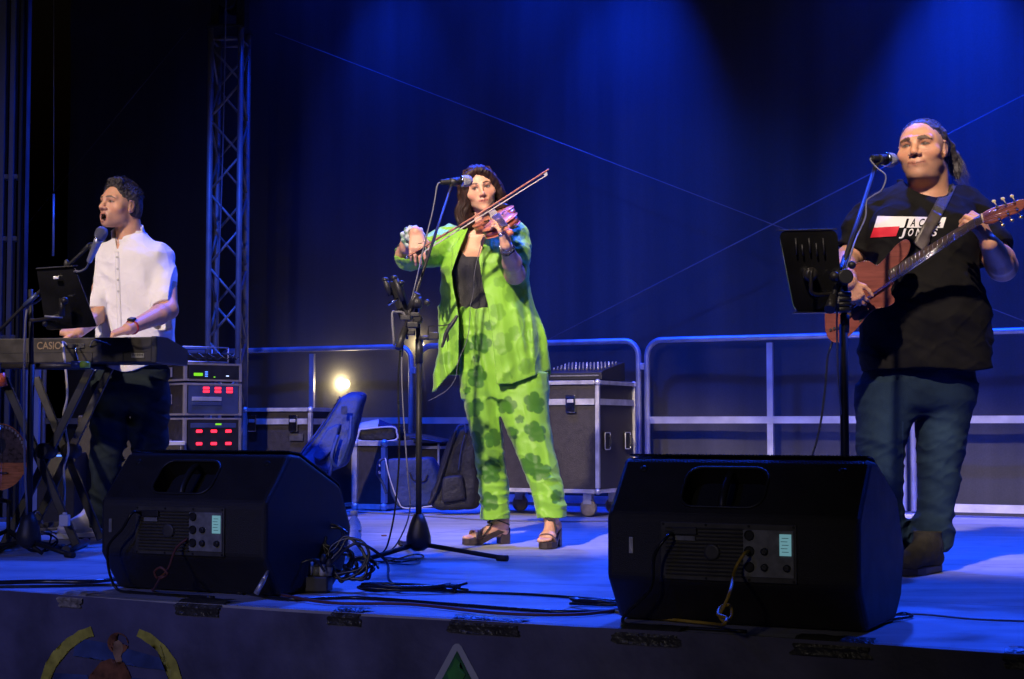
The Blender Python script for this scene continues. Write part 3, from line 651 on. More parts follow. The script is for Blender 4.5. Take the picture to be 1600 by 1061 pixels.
# ---- flight cases
def flight_case(corner, rot, L, Dp, z0, z1, lid, label, wheels=True, latches=(0.30, 0.78), handles=True, edge=0.019, group=None, plate=False):
    ex, ew = basis(rot); P = lambda u, v, z: corner + ex * u + ew * v + Z * z
    t = thing('flight_case', corner, label, 'flight case', 'black flight cases with metal edges behind the band')
    MB().box(P(L / 2, Dp / 2, (z0 + z1) / 2), ex * (L / 2 - .004), ew * (Dp / 2 - .004), Z * ((z1 - z0) / 2 - .004)).build('panels', 'ply_black', t)
    e = edge; mb = MB()
    for v in (0, Dp):
        for z in (z0, z1): mb.box(P(L / 2, v, z), ex * (L / 2 - e), ew * e * (.55 if 1 else 1), Z * e * .62, 0.002)
    for u in (0, L):
        for z in (z0, z1): mb.box(P(u, Dp / 2, z), ex * e * .6, ew * (Dp / 2 - e), Z * e * .6, 0.002)
        for v in (0, Dp): mb.box(P(u, v, (z0 + z1) / 2), ex * e * .62, ew * e * .62, Z * ((z1 - z0) / 2 - e), 0.002)
    mb.build('edging', 'alu', t)
    for u in (0, L):
        for v in (0, Dp):
            for z in (z0, z1): MB().ball(P(u, v, z), e * 1.02, 8).build('ball_corner', 'alu', t)
    if lid:
        mb = MB()
        mb.box(P(L / 2, -.003, lid), ex * (L / 2 - e), ew * .006, Z * e * .95, .001)
        mb.box(P(-.003, Dp / 2, lid), ex * .006, ew * (Dp / 2 - e), Z * e * .95, .001); mb.box(P(L + .003, Dp / 2, lid), ex * .006, ew * (Dp / 2 - e), Z * e * .95, .001)
        mb.build('lid_band', 'alu', t)
        for f in latches:
            s_ = min(1, L / .6 + .3)
            lt = MB().box(P(L * f, -.013, lid - .012), ex * .032 * s_, ew * .008, Z * .052 * s_, .003).build('latch', 'chrome', t)
            MB().box(P(L * f, -.024, lid + .005), ex * .020 * s_, ew * .004, Z * .010, .002).build('turn_key', 'alu', lt)
    if handles:
        for f in (0.22, 0.78):
            for (base, a1, nn) in ((P(L + .005, Dp * f, z0 + (z1 - z0) * .46), ew, ex),):
                hd = MB().box(base, nn * .003, a1 * .045, Z * .055, .002).build('handle_dish', 'black_metal', t)
                rr_ = rrect(base + nn * .006, a1, Z, .040, .050, .012, 4); MB().tube(rr_ + [rr_[0]], .003, 6, 0, False).build('dish_rim', 'alu', hd)
                MB().tube([base + nn * .012 + Z * .034 + a1 * .01, base + nn * .022 + Z * .02 + a1 * .01, base + nn * .022 - Z * .02 + a1 * .01, base + nn * .012 - Z * .034 + a1 * .01], .006, 8, 4).build('handle', 'black_plastic', hd)
    if wheels:
        for u in (.10, L - .10):
            for v in (.09, Dp - .09):
                w_ = MB(); w_.box(P(u, v, z0 - .008), ex * .04, ew * .04, Z * .006, .002); w_.box(P(u, v - .022 + .0, z0 - .045), ex * .026, ew * .002, Z * .035)
                w_.box(P(u, v + .022, z0 - .045), ex * .026, ew * .002, Z * .035); c_ = w_.build('castor', 'alu', t)
                MB().lathe(P(u, v - .016, .052), ew, [(0, .044), (.004, .050), (.028, .050), (.032, .044)], 24).build('wheel', 'wheel', c_)
    if plate: MB().box(P(L * .80, -.008, lid - .10), ex * .05, ew * .003, Z * .022, .001).build('name_plate', 'panel_grey', t)
    return t, P
c0 = at(737, 600, 9.85); c0.z = 0
case1, P1 = flight_case(c0, 26.7, .845, .56, .155, .80, .685, 'large black wheeled flight case right behind the violinist', latches=(.22, .80))
c0 = at(383, 700, 10.3); c0.z = 0
flight_case(c0, 26.7, .50, .5, .03, .645, .57, 'low black flight case with two latches beside the truss tower', wheels=False, handles=False, plate=True, latches=(.13, .76))
c0 = at(556, 700, 10.35); c0.z = 0
flight_case(c0, 26.7, .215, .42, .025, .43, None, 'narrow upright flight case beside the blue gig bag', wheels=False, handles=False, edge=.026)
c0 = at(528, 700, 10.7); c0.z = 0
flight_case(c0, 26.7, .12, .40, .02, .44, .37, 'slim dark case half hidden by the blue gig bag', wheels=False, handles=False, edge=.012, latches=())
c0 = at(612, 700, 10.75); c0.z = 0
flight_case(c0, 26.7, .36, .34, .02, .44, .40, 'black equipment box behind the slanted blue bag', wheels=False, handles=False, edge=.010, latches=())

# mixer on the big case
ex, ew = basis(26.7); mo = P1(.46, .20, .815)
t = thing('mixing_desk', mo, 'compact black mixing desk standing on the large flight case', 'mixing desk')
Pm = lambda u, v, z: mo + ex * u + ew * v + Z * z
sec = [(0, 0), (0, .045), (.04, .06), (.34, .115), (.36, .115), (.36, 0)]
MB().prism([Pm(0.0, v - .08, z + .004) for v, z in sec], ex * .36, .004).build('body', 'black_plastic', t)
for i in range(14):
    for j in range(5):
        b_ = Pm(.02 + i * .0245, -.03 + j * .055, .066 + j * .0100)
        MB().lathe(b_, Z, [(0, .006), (.016, .005), (.017, .003)], 8).build('knob', 'alu' if (i + j) % 3 == 0 else 'panel_light', t)
MB().box(Pm(.18, -.083, .03), ex * .16, ew * .001, Z * .004).build('label_strip', 'panel_light', t)
p = P1(.80, .25, .815); t = thing('drinking_glass', p, 'small glass on the right corner of the large flight case', 'glass')
MB().lathe(p, Z, [(0, .016), (.045, .02)], 14).build('tumbler', 'bottle', t)

# amp rack behind the pianist
rc = at(288, 700, 9.6); rc.z = 0; wx = V(math.cos(math.radians(40)), math.sin(math.radians(40)), 0); wy = V(-wx.y, wx.x, 0)
Pr = lambda u, v, z: rc + wx * u + wy * v + Z * z
def rack(z0, z1, label):
    t = thing('amplifier_rack', Pr(0, 0, z0), label, 'amplifier rack', 'stacked amplifier racks behind the pianist')
    L = .375; e = .010
    MB().box(Pr(L / 2, .20, (z0 + z1) / 2), wx * (L / 2 - .003), wy * .197, Z * ((z1 - z0) / 2 - .003)).build('shell', 'ply_black', t)
    mb = MB()
    for u in (0, L): mb.box(Pr(u, 0, (z0 + z1) / 2), wx * e, wy * .010, Z * ((z1 - z0) / 2), .002)
    for z in (z0 + e * .7, z1 - e * .7): mb.box(Pr(L / 2, -.002, z), wx * (L / 2 - e), wy * .010, Z * e * .7, .002)
    for z in (z0, z1): mb.box(Pr(0, .21, z + (e if z == z0 else -e) * .6), wx * e * .6, wy * .19, Z * e * .6, .001)
    mb.build('edging', 'truss_alu', t)
    MB().box(Pr(-.008, .2, (z0 + z1) / 2), wx * .004, wy * .05, Z * .03, .002).build('side_handle', 'truss_alu', t)
    return t
n_ = -wy
def led(t, u, z, m_='led_red', w_=.030, h=.010): return MB().box(Pr(u, -.016, z), wx * w_, wy * .002, Z * h, .003).build('led', m_, t)
t = rack(.27, .59, 'lowest amplifier rack with two rows of red lights, beside the truss tower')
MB().box(Pr(.1875, -.007, .43), wx * .17, wy * .006, Z * .15).build('front_panel', 'black_metal', t)
MB().box(Pr(.1875, -.013, .545), wx * .155, wy * .004, Z * .014, .002).build('blue_strip', 'blue_panel', t); led(t, .22, .552, 'led_green', .022, .006)
for z in (.510, .435):
    for u in (.09, .19, .29): led(t, u, z, w_=.020, h=.0085)
t = rack(.605, .80, 'middle amplifier rack with six small red displays')
MB().box(Pr(.1875, -.007, .70), wx * .17, wy * .006, Z * .085).build('front_panel', 'blue_panel', t)
for z in (.770, .750):
    for u in (.135, .215, .295): led(t, u, z, w_=.021, h=.0072)
MB().box(Pr(.14, -.014, .705), wx * .10, wy * .004, Z * .012, .002).build('drawer', 'steel', t)
MB().box(Pr(.14, -.014, .675), wx * .10, wy * .004, Z * .010, .002).build('drawer', 'blue_panel', t)
t = rack(.812, .922, 'topmost rack with a green display and blue lights')
MB().box(Pr(.1875, -.007, .867), wx * .17, wy * .006, Z * .042).build('front_panel', 'black_metal', t)
led(t, .08, .852, 'led_green', .030, .009)
for k in range(3): led(t, .135, .842 + k * .013, 'led_blue', .010, .003)
led(t, .28, .846, 'led_white', .010, .003); led(t, .19, .838, 'led_green', .006, .003)
t = thing('effects_unit', Pr(.10, .05, .924), 'wire framed effects unit with hanging cables on top of the racks', 'effects unit')
mb = MB()
for (a, b_) in (((.0, 0), (.31, 0)), ((.0, .2), (.31, .2))):
    for z in (.93, 1.02): mb.tube([Pr(a[0], a[1] + .03, z), Pr(b_[0], b_[1] + .03, z)], .005, 6)
for u in (0, .31):
    for v in (.03, .23): mb.tube([Pr(u, v, .93), Pr(u, v, 1.02)], .005, 6)
mb.build('cage', 'steel', t)
MB().box(Pr(.18, .13, .955), wx * .17, wy * .08, Z * .028, .004).build('body', 'black_metal', t)
mb = MB()
for k in range(5): mb.tube([Pr(.02 + k * .07, .02, .985), Pr(.05 + k * .07, -.02, .955), Pr(.10 + k * .06, .0, .945), Pr(.14 + k * .055, -.012, .965)], .004, 6, 5)
mb.build('patch_leads', 'cable', t)
bt_ = rc + V(-.17, -.05, 0); t = thing('speaker_box', bt_, 'small blue lit equipment box on the floor left of the racks', 'equipment box')
MB().box(bt_ + Z * .22, V(.17, .03, 0), V(-.03, .12, 0), Z * .215, .008).build('body', 'ply_black', t)
mb = MB()
mb.box(bt_ + Z * .44 + V(.0, -.0, 0), V(.175, .03, 0), V(-.03, .125, 0), Z * .012, .003); mb.box(bt_ + V(.17, -.08, .22), V(.012, 0, 0), V(0, .014, 0), Z * .21, .003); mb.build('edging', 'steel', t)

# ---- bags
def cushion(pts, thick, back, name, m_, parent, bev=.02, seg=3, wr=.006, seed=1):
    """soft flat-sided body: outline on the front, thick towards back, wrinkled"""
    bm = bmesh.new(); a = [bm.verts.new(p) for p in pts]; b_ = [bm.verts.new(Vector(p) + back * thick) for p in pts]; n = len(pts)
    bm.faces.new(a[::-1]); bm.faces.new(b_)
    for i in range(n): bm.faces.new((a[i], a[(i + 1) % n], b_[(i + 1) % n], b_[i]))
    bmesh.ops.recalc_face_normals(bm, faces=bm.faces[:])
    bmesh.ops.bevel(bm, geom=bm.edges[:], offset=bev, segments=seg, affect='EDGES', profile=.5)
    bmesh.ops.triangulate(bm, faces=bm.faces[:])
    for _ in range(5):
        es = [e for e in bm.edges if e.calc_length() > .035]
        if not es: break
        bmesh.ops.subdivide_edges(bm, edges=es, cuts=1); bmesh.ops.triangulate(bm, faces=bm.faces[:])
    bm.normal_update()
    from mathutils import noise
    for v in bm.verts:
        v.co += v.normal * (noise.noise(v.co * 9 + V(seed, 0, 0)) * wr + noise.noise(V(v.co.x * 30, v.co.y * 30, v.co.z * 8) + V(seed, 3, 0)) * wr * .5)
    for _ in range(2): bmesh.ops.smooth_vert(bm, verts=bm.verts[:], factor=.4, use_axis_x=True, use_axis_y=True, use_axis_z=True)
    return MB().bm(bm, True).build(name, m_, parent)
D = 9.55
t = thing('gig_bag', V(at(520, 700, D).x, at(520, 700, D).y, 0), 'blue padded guitar gig bag leaning upright on the flight cases', 'instrument bag')
back = V(.25, .95, .15).normalized()
out = [(530, 617), (560, 615), (565, 622), (556, 660), (545, 700), (535, 732), (512, 741), (496, 733), (470, 760), (455, 745), (462, 712), (488, 680), (508, 650)]
cushion([at(x, y, D + (700 - y) * .0012) for x, y in out], .13, back, 'bag_body', 'blue_bag', t, .03, wr=.012)
cushion([at(x, y, D - .03 + (700 - y) * .0012) for x, y in [(512, 668), (532, 662), (520, 705), (498, 722), (486, 712)]], .05, back, 'front_pocket', 'blue_bag', t, .012, seed=4, wr=.008)
MB().tube([at(549, 650, D - .02), at(545, 690, D - .07), at(529, 728, D - .05), at(518, 715, D - .08), at(528, 680, D - .03)], .011, 6, 6).build('shoulder_strap', 'blue_bag', t)
MB().tube([at(505, 738, D - .02), at(515, 742, D - .06), at(522, 700, D - .05)], .010, 6, 6).build('hand_strap', 'blue_bag', t)
MB().box(at(538, 641, D - .012), V(.018, 0, 0), V(0, .003, 0), Z * .024, .001).build('name_tag', 'grey_bag', t)
MB().tube([at(x, y, D - .012 + (700 - y) * .0012) for x, y in [(531, 620), (512, 652), (492, 682), (468, 714), (462, 745)]], .004, 6, 5).build('zip', 'black_bag', t)
D = 9.9
cushion([at(x, y, D) for x, y in [(604, 716), (672, 714), (684, 738), (686, 790), (620, 795), (608, 770)]], .10, V(.3, .95, 0), 'laptop_bag', 'grey_bag', None, .018, seed=9); o = COL.objects[-1]
# re-parent the bag body under its own empty
def wrap(o, name, label, cat, newname='bag_body', group=None):
    me = o.data; l0 = o.location.copy(); zmin = min((l0 + v.co).z for v in me.vertices)
    t = thing(name, V(l0.x, l0.y, zmin), label, cat, group); o.name = newname; o.parent = t; o.location = l0 - t.location; 
    me.transform(Matrix.Translation(o.location)); o.location = (0, 0, 0); return t
t = wrap(o, 'laptop_bag', 'slanted blue lit soft laptop bag standing between case and backpack', 'bag')
o.name = 'bag_body'
MB().tube([at(x, y, D - .008) for x, y in [(602, 716), (610, 750), (622, 782), (634, 794), (684, 790)]], .004, 6, 5).build('piping', 'piping', t)
MB().tube([at(x, y, D - .012) for x, y in [(640, 738), (646, 750), (662, 752), (668, 742)]], .006, 6, 5).build('handle', 'black_bag', t)
MB().tube([at(x, y, D - .01) for x, y in [(600, 716), (592, 722), (590, 740), (598, 755), (604, 772)]], .010, 6, 5).build('side_strap', 'grey_bag', t)
for y in (727, 738): MB().ball(at(593, y, D - .03), .010, 8).build('buckle', 'chrome', t)
D = 9.75
cushion([at(x, y, D) for x, y in [(706, 672), (722, 664), (742, 672), (744, 760), (736, 796), (676, 797), (668, 780), (684, 735), (692, 700)]], .16, V(.3, .95, 0), 'backpack', 'black_bag', None, .03, seed=12, wr=.012); o = COL.objects[-1]
t = wrap(o, 'backpack', 'black backpack slumped against the large flight case', 'backpack'); o.name = 'bag_body'
cushion([at(x, y, D - .04) for x, y in [(690, 745), (722, 742), (728, 780), (690, 786)]], .06, V(.2, .95, 0), 'front_pocket', 'black_bag', t, .015, seed=2)
MB().tube([at(x, y, D - .02) for x, y in [(712, 672), (703, 700), (692, 735), (680, 770), (670, 788)]], .012, 6, 5).build('shoulder_strap', 'black_bag', t)
MB().tube([at(x, y, D - .02) for x, y in [(712, 676), (716, 666), (726, 664), (728, 676)]], .008, 6, 5).build('top_handle', 'blue_bag', t)
MB().tube([at(x, y, D - .025) for x, y in [(726, 680), (720, 705), (716, 735)]], .003, 6, 5).build('zip', 'grey_bag', t)
# things lying on the small cases
ex, ew = basis(26.7); q = at(590, 686, 10.45)
cushion([at(x, y, 10.4) for x, y in [(562, 669), (612, 666), (620, 675), (617, 688), (563, 690), (559, 680)]], .22, V(.25, .97, 0), 'pouch', 'black_bag', None, .014, seed=3, wr=.004); o = COL.objects[-1]
t = wrap(o, 'pouch', 'black zip pouch with white piping lying on the narrow case', 'pouch'); o.name = 'pouch_body'
rr_ = [at(x, y, 10.39) for x, y in [(563, 671), (612, 667), (620, 676), (616, 688), (563, 689), (560, 680), (563, 671)]]; MB().tube(rr_, .006, 6, 5).build('piping', 'piping', t)
t = thing('open_folder', at(585, 664, 10.62), 'pale folded sheet propped on top of the black pouch', 'folder')
a, b_, c_, d_ = at(546, 678, 10.6), at(592, 655, 10.6), at(622, 667, 10.75), at(612, 668, 10.45)
MB().prism([a, at(556, 662, 10.65), b_, at(590, 667, 10.45)], V(0, .004, -.006)).build('leaf', 'paper', t)
MB().prism([b_ + V(.002, 0, 0), c_, at(592, 668, 10.45)], V(0, .004, -.006)).build('leaf', 'grey_bag', t)
cushion([at(x, y, 10.55) for x, y in [(620, 676), (650, 679), (694, 688), (696, 693), (620, 693)]], .26, V(.25, .97, 0), 'flat_bag', 'black_bag', None, .012, seed=6, wr=.004); o = COL.objects[-1]
t = wrap(o, 'flat_bag', 'flat black instrument bag lying behind the microphone stand pole', 'bag'); o.name = 'bag_body'
MB().tube([at(640, 683, 10.53), at(660, 686, 10.53), at(690, 691, 10.53)], .004, 6, 3).build('zip', 'grey_bag', t)

# water bottle beside the left monitor
p = fl(553, 872); t = thing('water_bottle', p, 'clear plastic water bottle on the floor right of the left monitor', 'bottle')
h = .19; pr = [(0, .026), (.006, .031)] + [(0.013 + .009 * k, .0315 if k % 2 else .0300) for k in range(12)] + [(.125, .031), (.150, .024), (.166, .0135), (.174, .0135)]
MB().lathe(p, Z, pr, 24).build('bottle_body', 'bottle', t)
MB().lathe(p + Z * .1745, Z, [(0, .0155), (.018, .0155), (.02, .013)], 20).build('cap', 'white_plastic', t)

# ---- stands
def mic(parent, tip, tail, name='microphone'):
    """parts of a hand microphone: grille ball at tip, body to tail"""
    d = (tip - tail).normalized(); L = (tip - tail).length
    MB().lathe(tip - d * .052, d, [(0, .0185), (.006, .0235), (.018, .0255), (.032, .0255), (.046, .019), (.052, .008), (.0535, .001)], 24).build('grille', 'silver_mesh', parent)
    MB().lathe(tip - d * .056, d, [(0, .0200), (.004, .0245), (.008, .0245), (.010, .0195)], 20).build('collar', 'chrome', parent)
    MB().lathe(tail, d, [(0, .0095), (.004, .0115), (L - .075, .0165), (L - .056, .0195)], 20).build('body', 'black_metal', parent)
def tripod(parent, base, h, legs, r=.015, cone=True):
    if cone: MB().lathe(base + Z * .03, Z, [(0, .020), (.02, .052), (.06, .050), (.11, .036), (.15, .020)], 24).build('base_hub', 'black_plastic', parent)
    for e in legs:
        e = Vector(e); d = (e - base); d.z = 0
        lg = MB().tube([base + Z * .055 + d * .08, e + Z * .012], .0095, 10).build('leg', 'black_metal', parent)
        dn = d.normalized(); MB().tube([e + Z * .013 - dn * .035, e + Z * .012 + dn * .012], [.0125, .0135, .0125], 10).build('rubber_foot', 'rubber', lg)
# violinist's microphone stand
D = 6.62; base = fl(654, 872); base.z = 0; D = base.y
t = thing('microphone_stand', base, 'black boom microphone stand in front of the violinist', 'microphone stand')
tripod(t, base, 1, [fl(568, 880), fl(789, 877), fl(626, 853)])
top = at(651, 474, D)
MB().tube([base + Z * .05, V(base.x, base.y, .85)], .0125, 14).build('lower_pole', 'black_metal', t)
MB().tube([V(base.x, base.y, .84), top], .0095, 12).build('upper_pole', 'black_metal', t)
MB().tube([V(base.x, base.y, .80), V(base.x, base.y, .90)], [.0165, .019, .019, .0165], 14).build('clutch', 'black_plastic', t)
DD = D - .10
DD = D; b0, b1 = at(622, 543, D - .10), at(705, 291, D + .20)
MB().tube([b0, b1], .0062, 10).build('boom', 'worn_black', t)
MB().tube([at(622, 545, D - .10), at(633, 513, D - .06)], [.014, .0155, .013], 12).build('counterweight', 'black_plastic', t)
MB().tube([at(640, 484, D - .02), at(652, 458, D - .04)], [.0155, .0165, .0155], 12).build('boom_grip', 'black_plastic', t)
MB().lathe(top + V(-.01, -.04, .0), V(1, 0, 0), [(0, .02), (.004, .026), (.03, .026), (.034, .02)], 18).build('swivel', 'black_plastic', t)
MB().ball(top + V(.045, -.03, .0), .014, 8).build('knob', 'black_plastic', t)
tip, tail = at(738, 282, DD + .25), at(688, 285, DD + .20)
m_t = thing('microphone', tail, 'dark microphone with silver head in front of the violinist\'s face', 'microphone', 'vocal microphones on stands')
mic(m_t, tip, tail)
MB().tube([at(703, 285, DD + .215), at(715, 284, DD + .225)], [.0185, .0195, .0185], 12).build('clip', 'black_plastic', t)
MB().tube([at(706, 288, DD + .21), at(703, 298, DD + .195)], .007, 10).build('clip_stem', 'black_metal', t)
cable([tail, at(683, 291, DD + .19), at(676, 330, DD + .13), at(660, 395, DD + .05), at(650, 440, D - .04), at(636, 500, D - .03), at(628, 560, D - .06), at(630, 640, D - .08), at(637, 740, D - .08), at(640, 800, D - .08), at(620, 850, D - .06), fl(598, 868, .006), fl(612, 872, .006), fl(655, 876, .006), fl(640, 882, .006), fl(590, 880, .006), fl(560, 893, .006), fl(548, 900, .006)],
      .0032, 'cable_grey', 'thin microphone cable running down the violinist\'s stand', None)
cable([at(628, 520, D + .02), at(622, 600, D + .02), at(624, 700, D + .02), at(618, 790, D + .02), at(606, 850, D + .02), fl(596, 869, .006), fl(620, 878, .008), fl(660, 872, .008), fl(650, 866, .008), fl(600, 878, .01), fl(575, 873, .006)], .0038, 'cable', 'black cable hanging beside the violinist\'s stand into a floor coil', None)
# tablet holder on that stand
h0 = at(628, 500, D + .0); t2 = thing('tablet_holder', h0, 'black clamp-on tablet holder with knobs on the violinist\'s stand', 'tablet holder')
MB().prism([at(607, 440, D - .06), at(623, 438, D - .04), at(642, 498, D - .02), at(624, 500, D - .02)], V(.01, .03, 0), .004).build('tray', 'black_plastic', t2)
for (x, y) in ((602, 437), (616, 434), (627, 442)): MB().ball(at(x, y, D - .07), .014, 8, (1, 1, .8)).build('knob', 'black_plastic', t2); 
MB().tube([at(602, 437, D - .07), at(610, 462, D - .06)], .012, 8).build('arm', 'black_plastic', t2); MB().tube([at(618, 436, D - .07), at(630, 470, D - .06)], .012, 8).build('arm', 'black_plastic', t2)
MB().tube([at(606, 476, D - .08), at(622, 466, D - .08)], .006, 8).build('screw_bolt', 'chrome', t2)
MB().tube([at(616, 540, D - .06), at(613, 492, D - .06), at(618, 488, D - .05), at(632, 492, D - .04), at(636, 530, D - .03)], .0055, 8, 5).build('bracket', 'cable_grey', t2)
for (x, y, s_) in ((634, 497, 1), (645, 508, 1.1), (640, 520, 1), (648, 492, .9)): MB().box(at(x, y, D - .04), V(.022 * s_, 0, 0), V(0, .02, 0), Z * .010 * s_, .004).build('clamp', 'black_plastic', t2)
MB().lathe(at(652, 498, D - .055), V(0, 1, 0), [(0, .012), (.002, .020), (.05, .020)], 16).build('clamp_ring', 'black_metal', t2)
t3 = thing('clip_arm', at(655, 528, D - .02), 'short black clamp arm with a small box sticking out right of the stand', 'clamp')
MB().tube([at(655, 528, D - .02), at(675, 528, D - .02)], .009, 10).build('arm', 'black_plastic', t3)
MB().box(at(678, 525, D - .03), V(.020, 0, 0), V(0, .015, 0), Z * .015, .004).build('box', 'black_plastic', t3)
MB().tube([at(669, 523, D - .02), at(669, 510, D - .02), at(698, 508, D - .04), at(706, 505, D - .04)], .0028, 6).build('rod', 'black_metal', t3)
MB().tube([at(715, 493, D - .05), at(707, 505, D - .05), at(698, 518, D - .05), at(693, 535, D - .05), at(690, 543, D - .05)], [.006, .009, .008, .007, .004], 8, 5).build('hook', 'black_plastic', t3)
MB().tube([at(697, 516, D - .05), at(700, 528, D - .05), at(699, 534, D - .05)], [.006, .005, .003], 8, 5).build('hook', 'black_plastic', t3)

# guitarist's stand
D = 5.02; base = V(at(1320, 700, D).x, D, 0)
t = thing('microphone_stand', base, 'black boom microphone stand in front of the guitarist', 'microphone stand')
tripod(t, base, 1, [base + V(.20, .24, 0), base + V(-.30, .10, 0), base + V(.06, -.26, 0)])
MB().tube([base + Z * .05, V(base.x, base.y, .86)], .0135, 14).build('lower_pole', 'black_metal', t)
MB().tube([V(base.x, base.y, .85), at(1321, 425, D)], .0100, 12).build('upper_pole', 'black_metal', t)
MB().tube([at(1320, 520, D), at(1320, 492, D)], [.014, .017, .015], 14).build('clutch', 'black_plastic', t)
for y in (462, 470, 478, 486): MB().lathe(at(1314, y + 2, D - .03), Z, [(0, .030), (.003, .033), (.012, .033), (.015, .030)], 18).build('clamp_ring', 'black_plastic', t)
MB().tube([at(1296, 482, D - .12), at(1368, 260, D + .42)], .0085, 12).build('boom', 'black_metal', t)
MB().tube([at(1296, 484, D - .12), at(1302, 464, D - .08)], [.017, .019, .013], 12).build('counterweight', 'worn_black', t)
MB().tube([at(1310, 440, D - .03), at(1322, 402, D + .07)], [.013, .016, .016, .012], 12).build('boom_grip', 'black_plastic', t)
MB().lathe(at(1322, 432, D - .10), V(0, 1, 0), [(0, .02), (.004, .024), (.08, .024), (.085, .018)], 16).build('swivel', 'black_plastic', t)
MB().ball(at(1331, 414, D - .10), .013, 8).build('knob', 'black_plastic', t)
tip, tail = at(1399, 251, D + .50), at(1362, 247, D + .42)
m_t = thing('microphone', tail, 'dark microphone with silver head left of the guitarist\'s face', 'microphone', 'vocal microphones on stands')
mic(m_t, tip, tail)
MB().tube([at(1371, 249, D + .44), at(1378, 250, D + .455)], [.019, .020, .019], 12).build('clip', 'black_plastic', t)
MB().tube([at(1373, 253, D + .44), at(1368, 264, D + .42)], .006, 10).build('clip_stem', 'black_metal', t)
cable([tail, at(1360, 250, D + .42), at(1370, 262, D + .40), at(1384, 275, D + .38), at(1378, 296, D + .34), at(1364, 306, D + .30), at(1354, 315, D + .27), at(1352, 340, D + .22), at(1338, 372, D + .12), at(1329, 400, D + .04), at(1310, 470, D - .06), at(1308, 540, D - .03), at(1312, 620, D - .02), at(1322, 700, D + .03), at(1330, 760, D + .06), fl(1340, 900, .006)],
      .0030, 'cable_grey', 'microphone cable wound down the guitarist\'s stand', None)
# music stand / tablet tray
t = thing('music_stand', at(1265, 425, D - .02), 'black slotted music stand plate left of the guitarist', 'music stand', 'black music stand plates')
a, b_, c_, d_ = at(1217, 361, D - .06), at(1308, 359, D - .06), at(1318, 486, D - .02), at(1242, 487, D - .02)
ctr = (a + b_ + c_ + d_) / 4
def round_quad(q, r, n=5):
    out = []
    for i in range(4):
        p, a_, b2 = q[i], q[i - 1], q[(i + 1) % 4]; u1 = (a_ - p).normalized() * r; u2 = (b2 - p).normalized() * r
        for k in range(n + 1): s_ = k / n; out.append(p + u1 * (1 - s_) ** 2 + u2 * s_ ** 2)
    return out
M['gloss_black'] = mat('gloss_black_sheet', (0.008, 0.008, 0.009), 0.22, var=0.3, vscale=9, coat=.5)
mb = MB().prism(round_quad([a, b_, c_, d_], .025), V(.0, .012, -.002)); tray = mb.build('plate', 'gloss_black', t)
MB().prism([a + V(0, -.004, 0), b_ + V(0, -.004, 0), b_ + V(0, .06, .008), a + V(0, .06, .008)], V(0, 0, .004)).build('lip', 'black_metal', t)
MB().prism([d_ + V(0, -.004, 0), c_ + V(0, -.004, 0), c_ + V(0, .05, .0), d_ + V(0, .05, .0)], V(0, 0, -.004)).build('lip', 'black_metal', t)
for (x, y0, y1) in ((1243, 372, 398), (1264, 372, 396), (1286, 372, 398), (1253, 382, 400), (1275, 380, 400)):
    MB().tube([at(x, y0, D - .066), at(x + 2, y1, D - .062)], .0028, 6).build('rib', 'black_plastic', t)
MB().lathe(at(1268, 428, D - .09), V(0, 1, 0), [(0, .012), (.006, .022), (.03, .022), (.06, .016)], 14).build('hinge', 'worn_black', t)
MB().tube([at(1268, 420, D - .09), at(1267, 442, D - .09), at(1270, 459, D - .08), at(1300, 459, D - .06), at(1316, 455, D - .02)], .0065, 8, 3).build('arm', 'worn_black', t)
MB().ball(at(1304, 432, D - .09), .016, 10).build('knob', 'worn_black', t)

# keyboard and its stand
D0 = 7.0; ko = at(-60, 566, D0 + .2); ko.z = at(120, 566, D0).z; ex, ew = basis(13)
ko = at(244, 566, D0 - .0); ex, ew = basis(11); L = 1.30
Pk = lambda u, v, z: ko + ex * u + ew * v + Z * z      # u from right end (0) to left (negative)
t = thing('keyboard', Pk(-L / 2, 0, 0), 'black electronic keyboard seen from behind on a crossed stand', 'keyboard')
HK = .112
MB().prism([Pk(0, 0, 0), Pk(0, 0, HK), Pk(0, .12, HK), Pk(0, .14, HK - .03), Pk(0, .34, HK - .045), Pk(0, .34, .015), Pk(0, .30, 0)], -ex * L, .006).build('body', 'worn_black', t)
MB().prism([Pk(.004, -.004, -.004), Pk(.004, -.004, HK + .003), Pk(.004, .12, HK + .003), Pk(.004, .35, HK - .04), Pk(.004, .35, -.004)], -ex * .03, .006).build('end_cheek', 'black_plastic', t)
MB().box(Pk(-L / 2, .23, HK - .026), ex * (L / 2 - .04), ew * .08, Z * .006, .002).build('keys', 'key_white', t)
for u in (-.30, -.155, -.61, -.9): MB().box(Pk(u, -.002, .022), ex * .0015, ew * .002, Z * .022).build('seam', 'dark_hole', t)
MB().box(Pk(-L / 2, -.001, HK * .42), ex * (L / 2 - .04), ew * .001, Z * .0012).build('seam', 'dark_hole', t)
MB().box(Pk(-.085, -.003, .030), ex * .030, ew * .0015, Z * .010).build('sticker', 'panel_light', t)
mb = MB()
for k in range(9): mb.box(Pk(-.110 + k * .006, -.005, .033), ex * .0018, ew * .0004, Z * (.003 if k % 2 else .0045))
mb.build('sticker_print', 'black_plastic', t)
vs, fs = text_mesh('CASIO', .046, True)
wmax = max(v.x for v in vs); mb = MB().add([Pk(-.565, -.0035, .062) + ex * (v.x * .118 / wmax) + Z * v.y for v in vs], fs); mb.build('lettering', 'ink_tan', t)
MB().box(Pk(-.38, -.004, .075), ex * .045, ew * .003, Z * .010, .002).build('socket_panel', 'black_plastic', t)
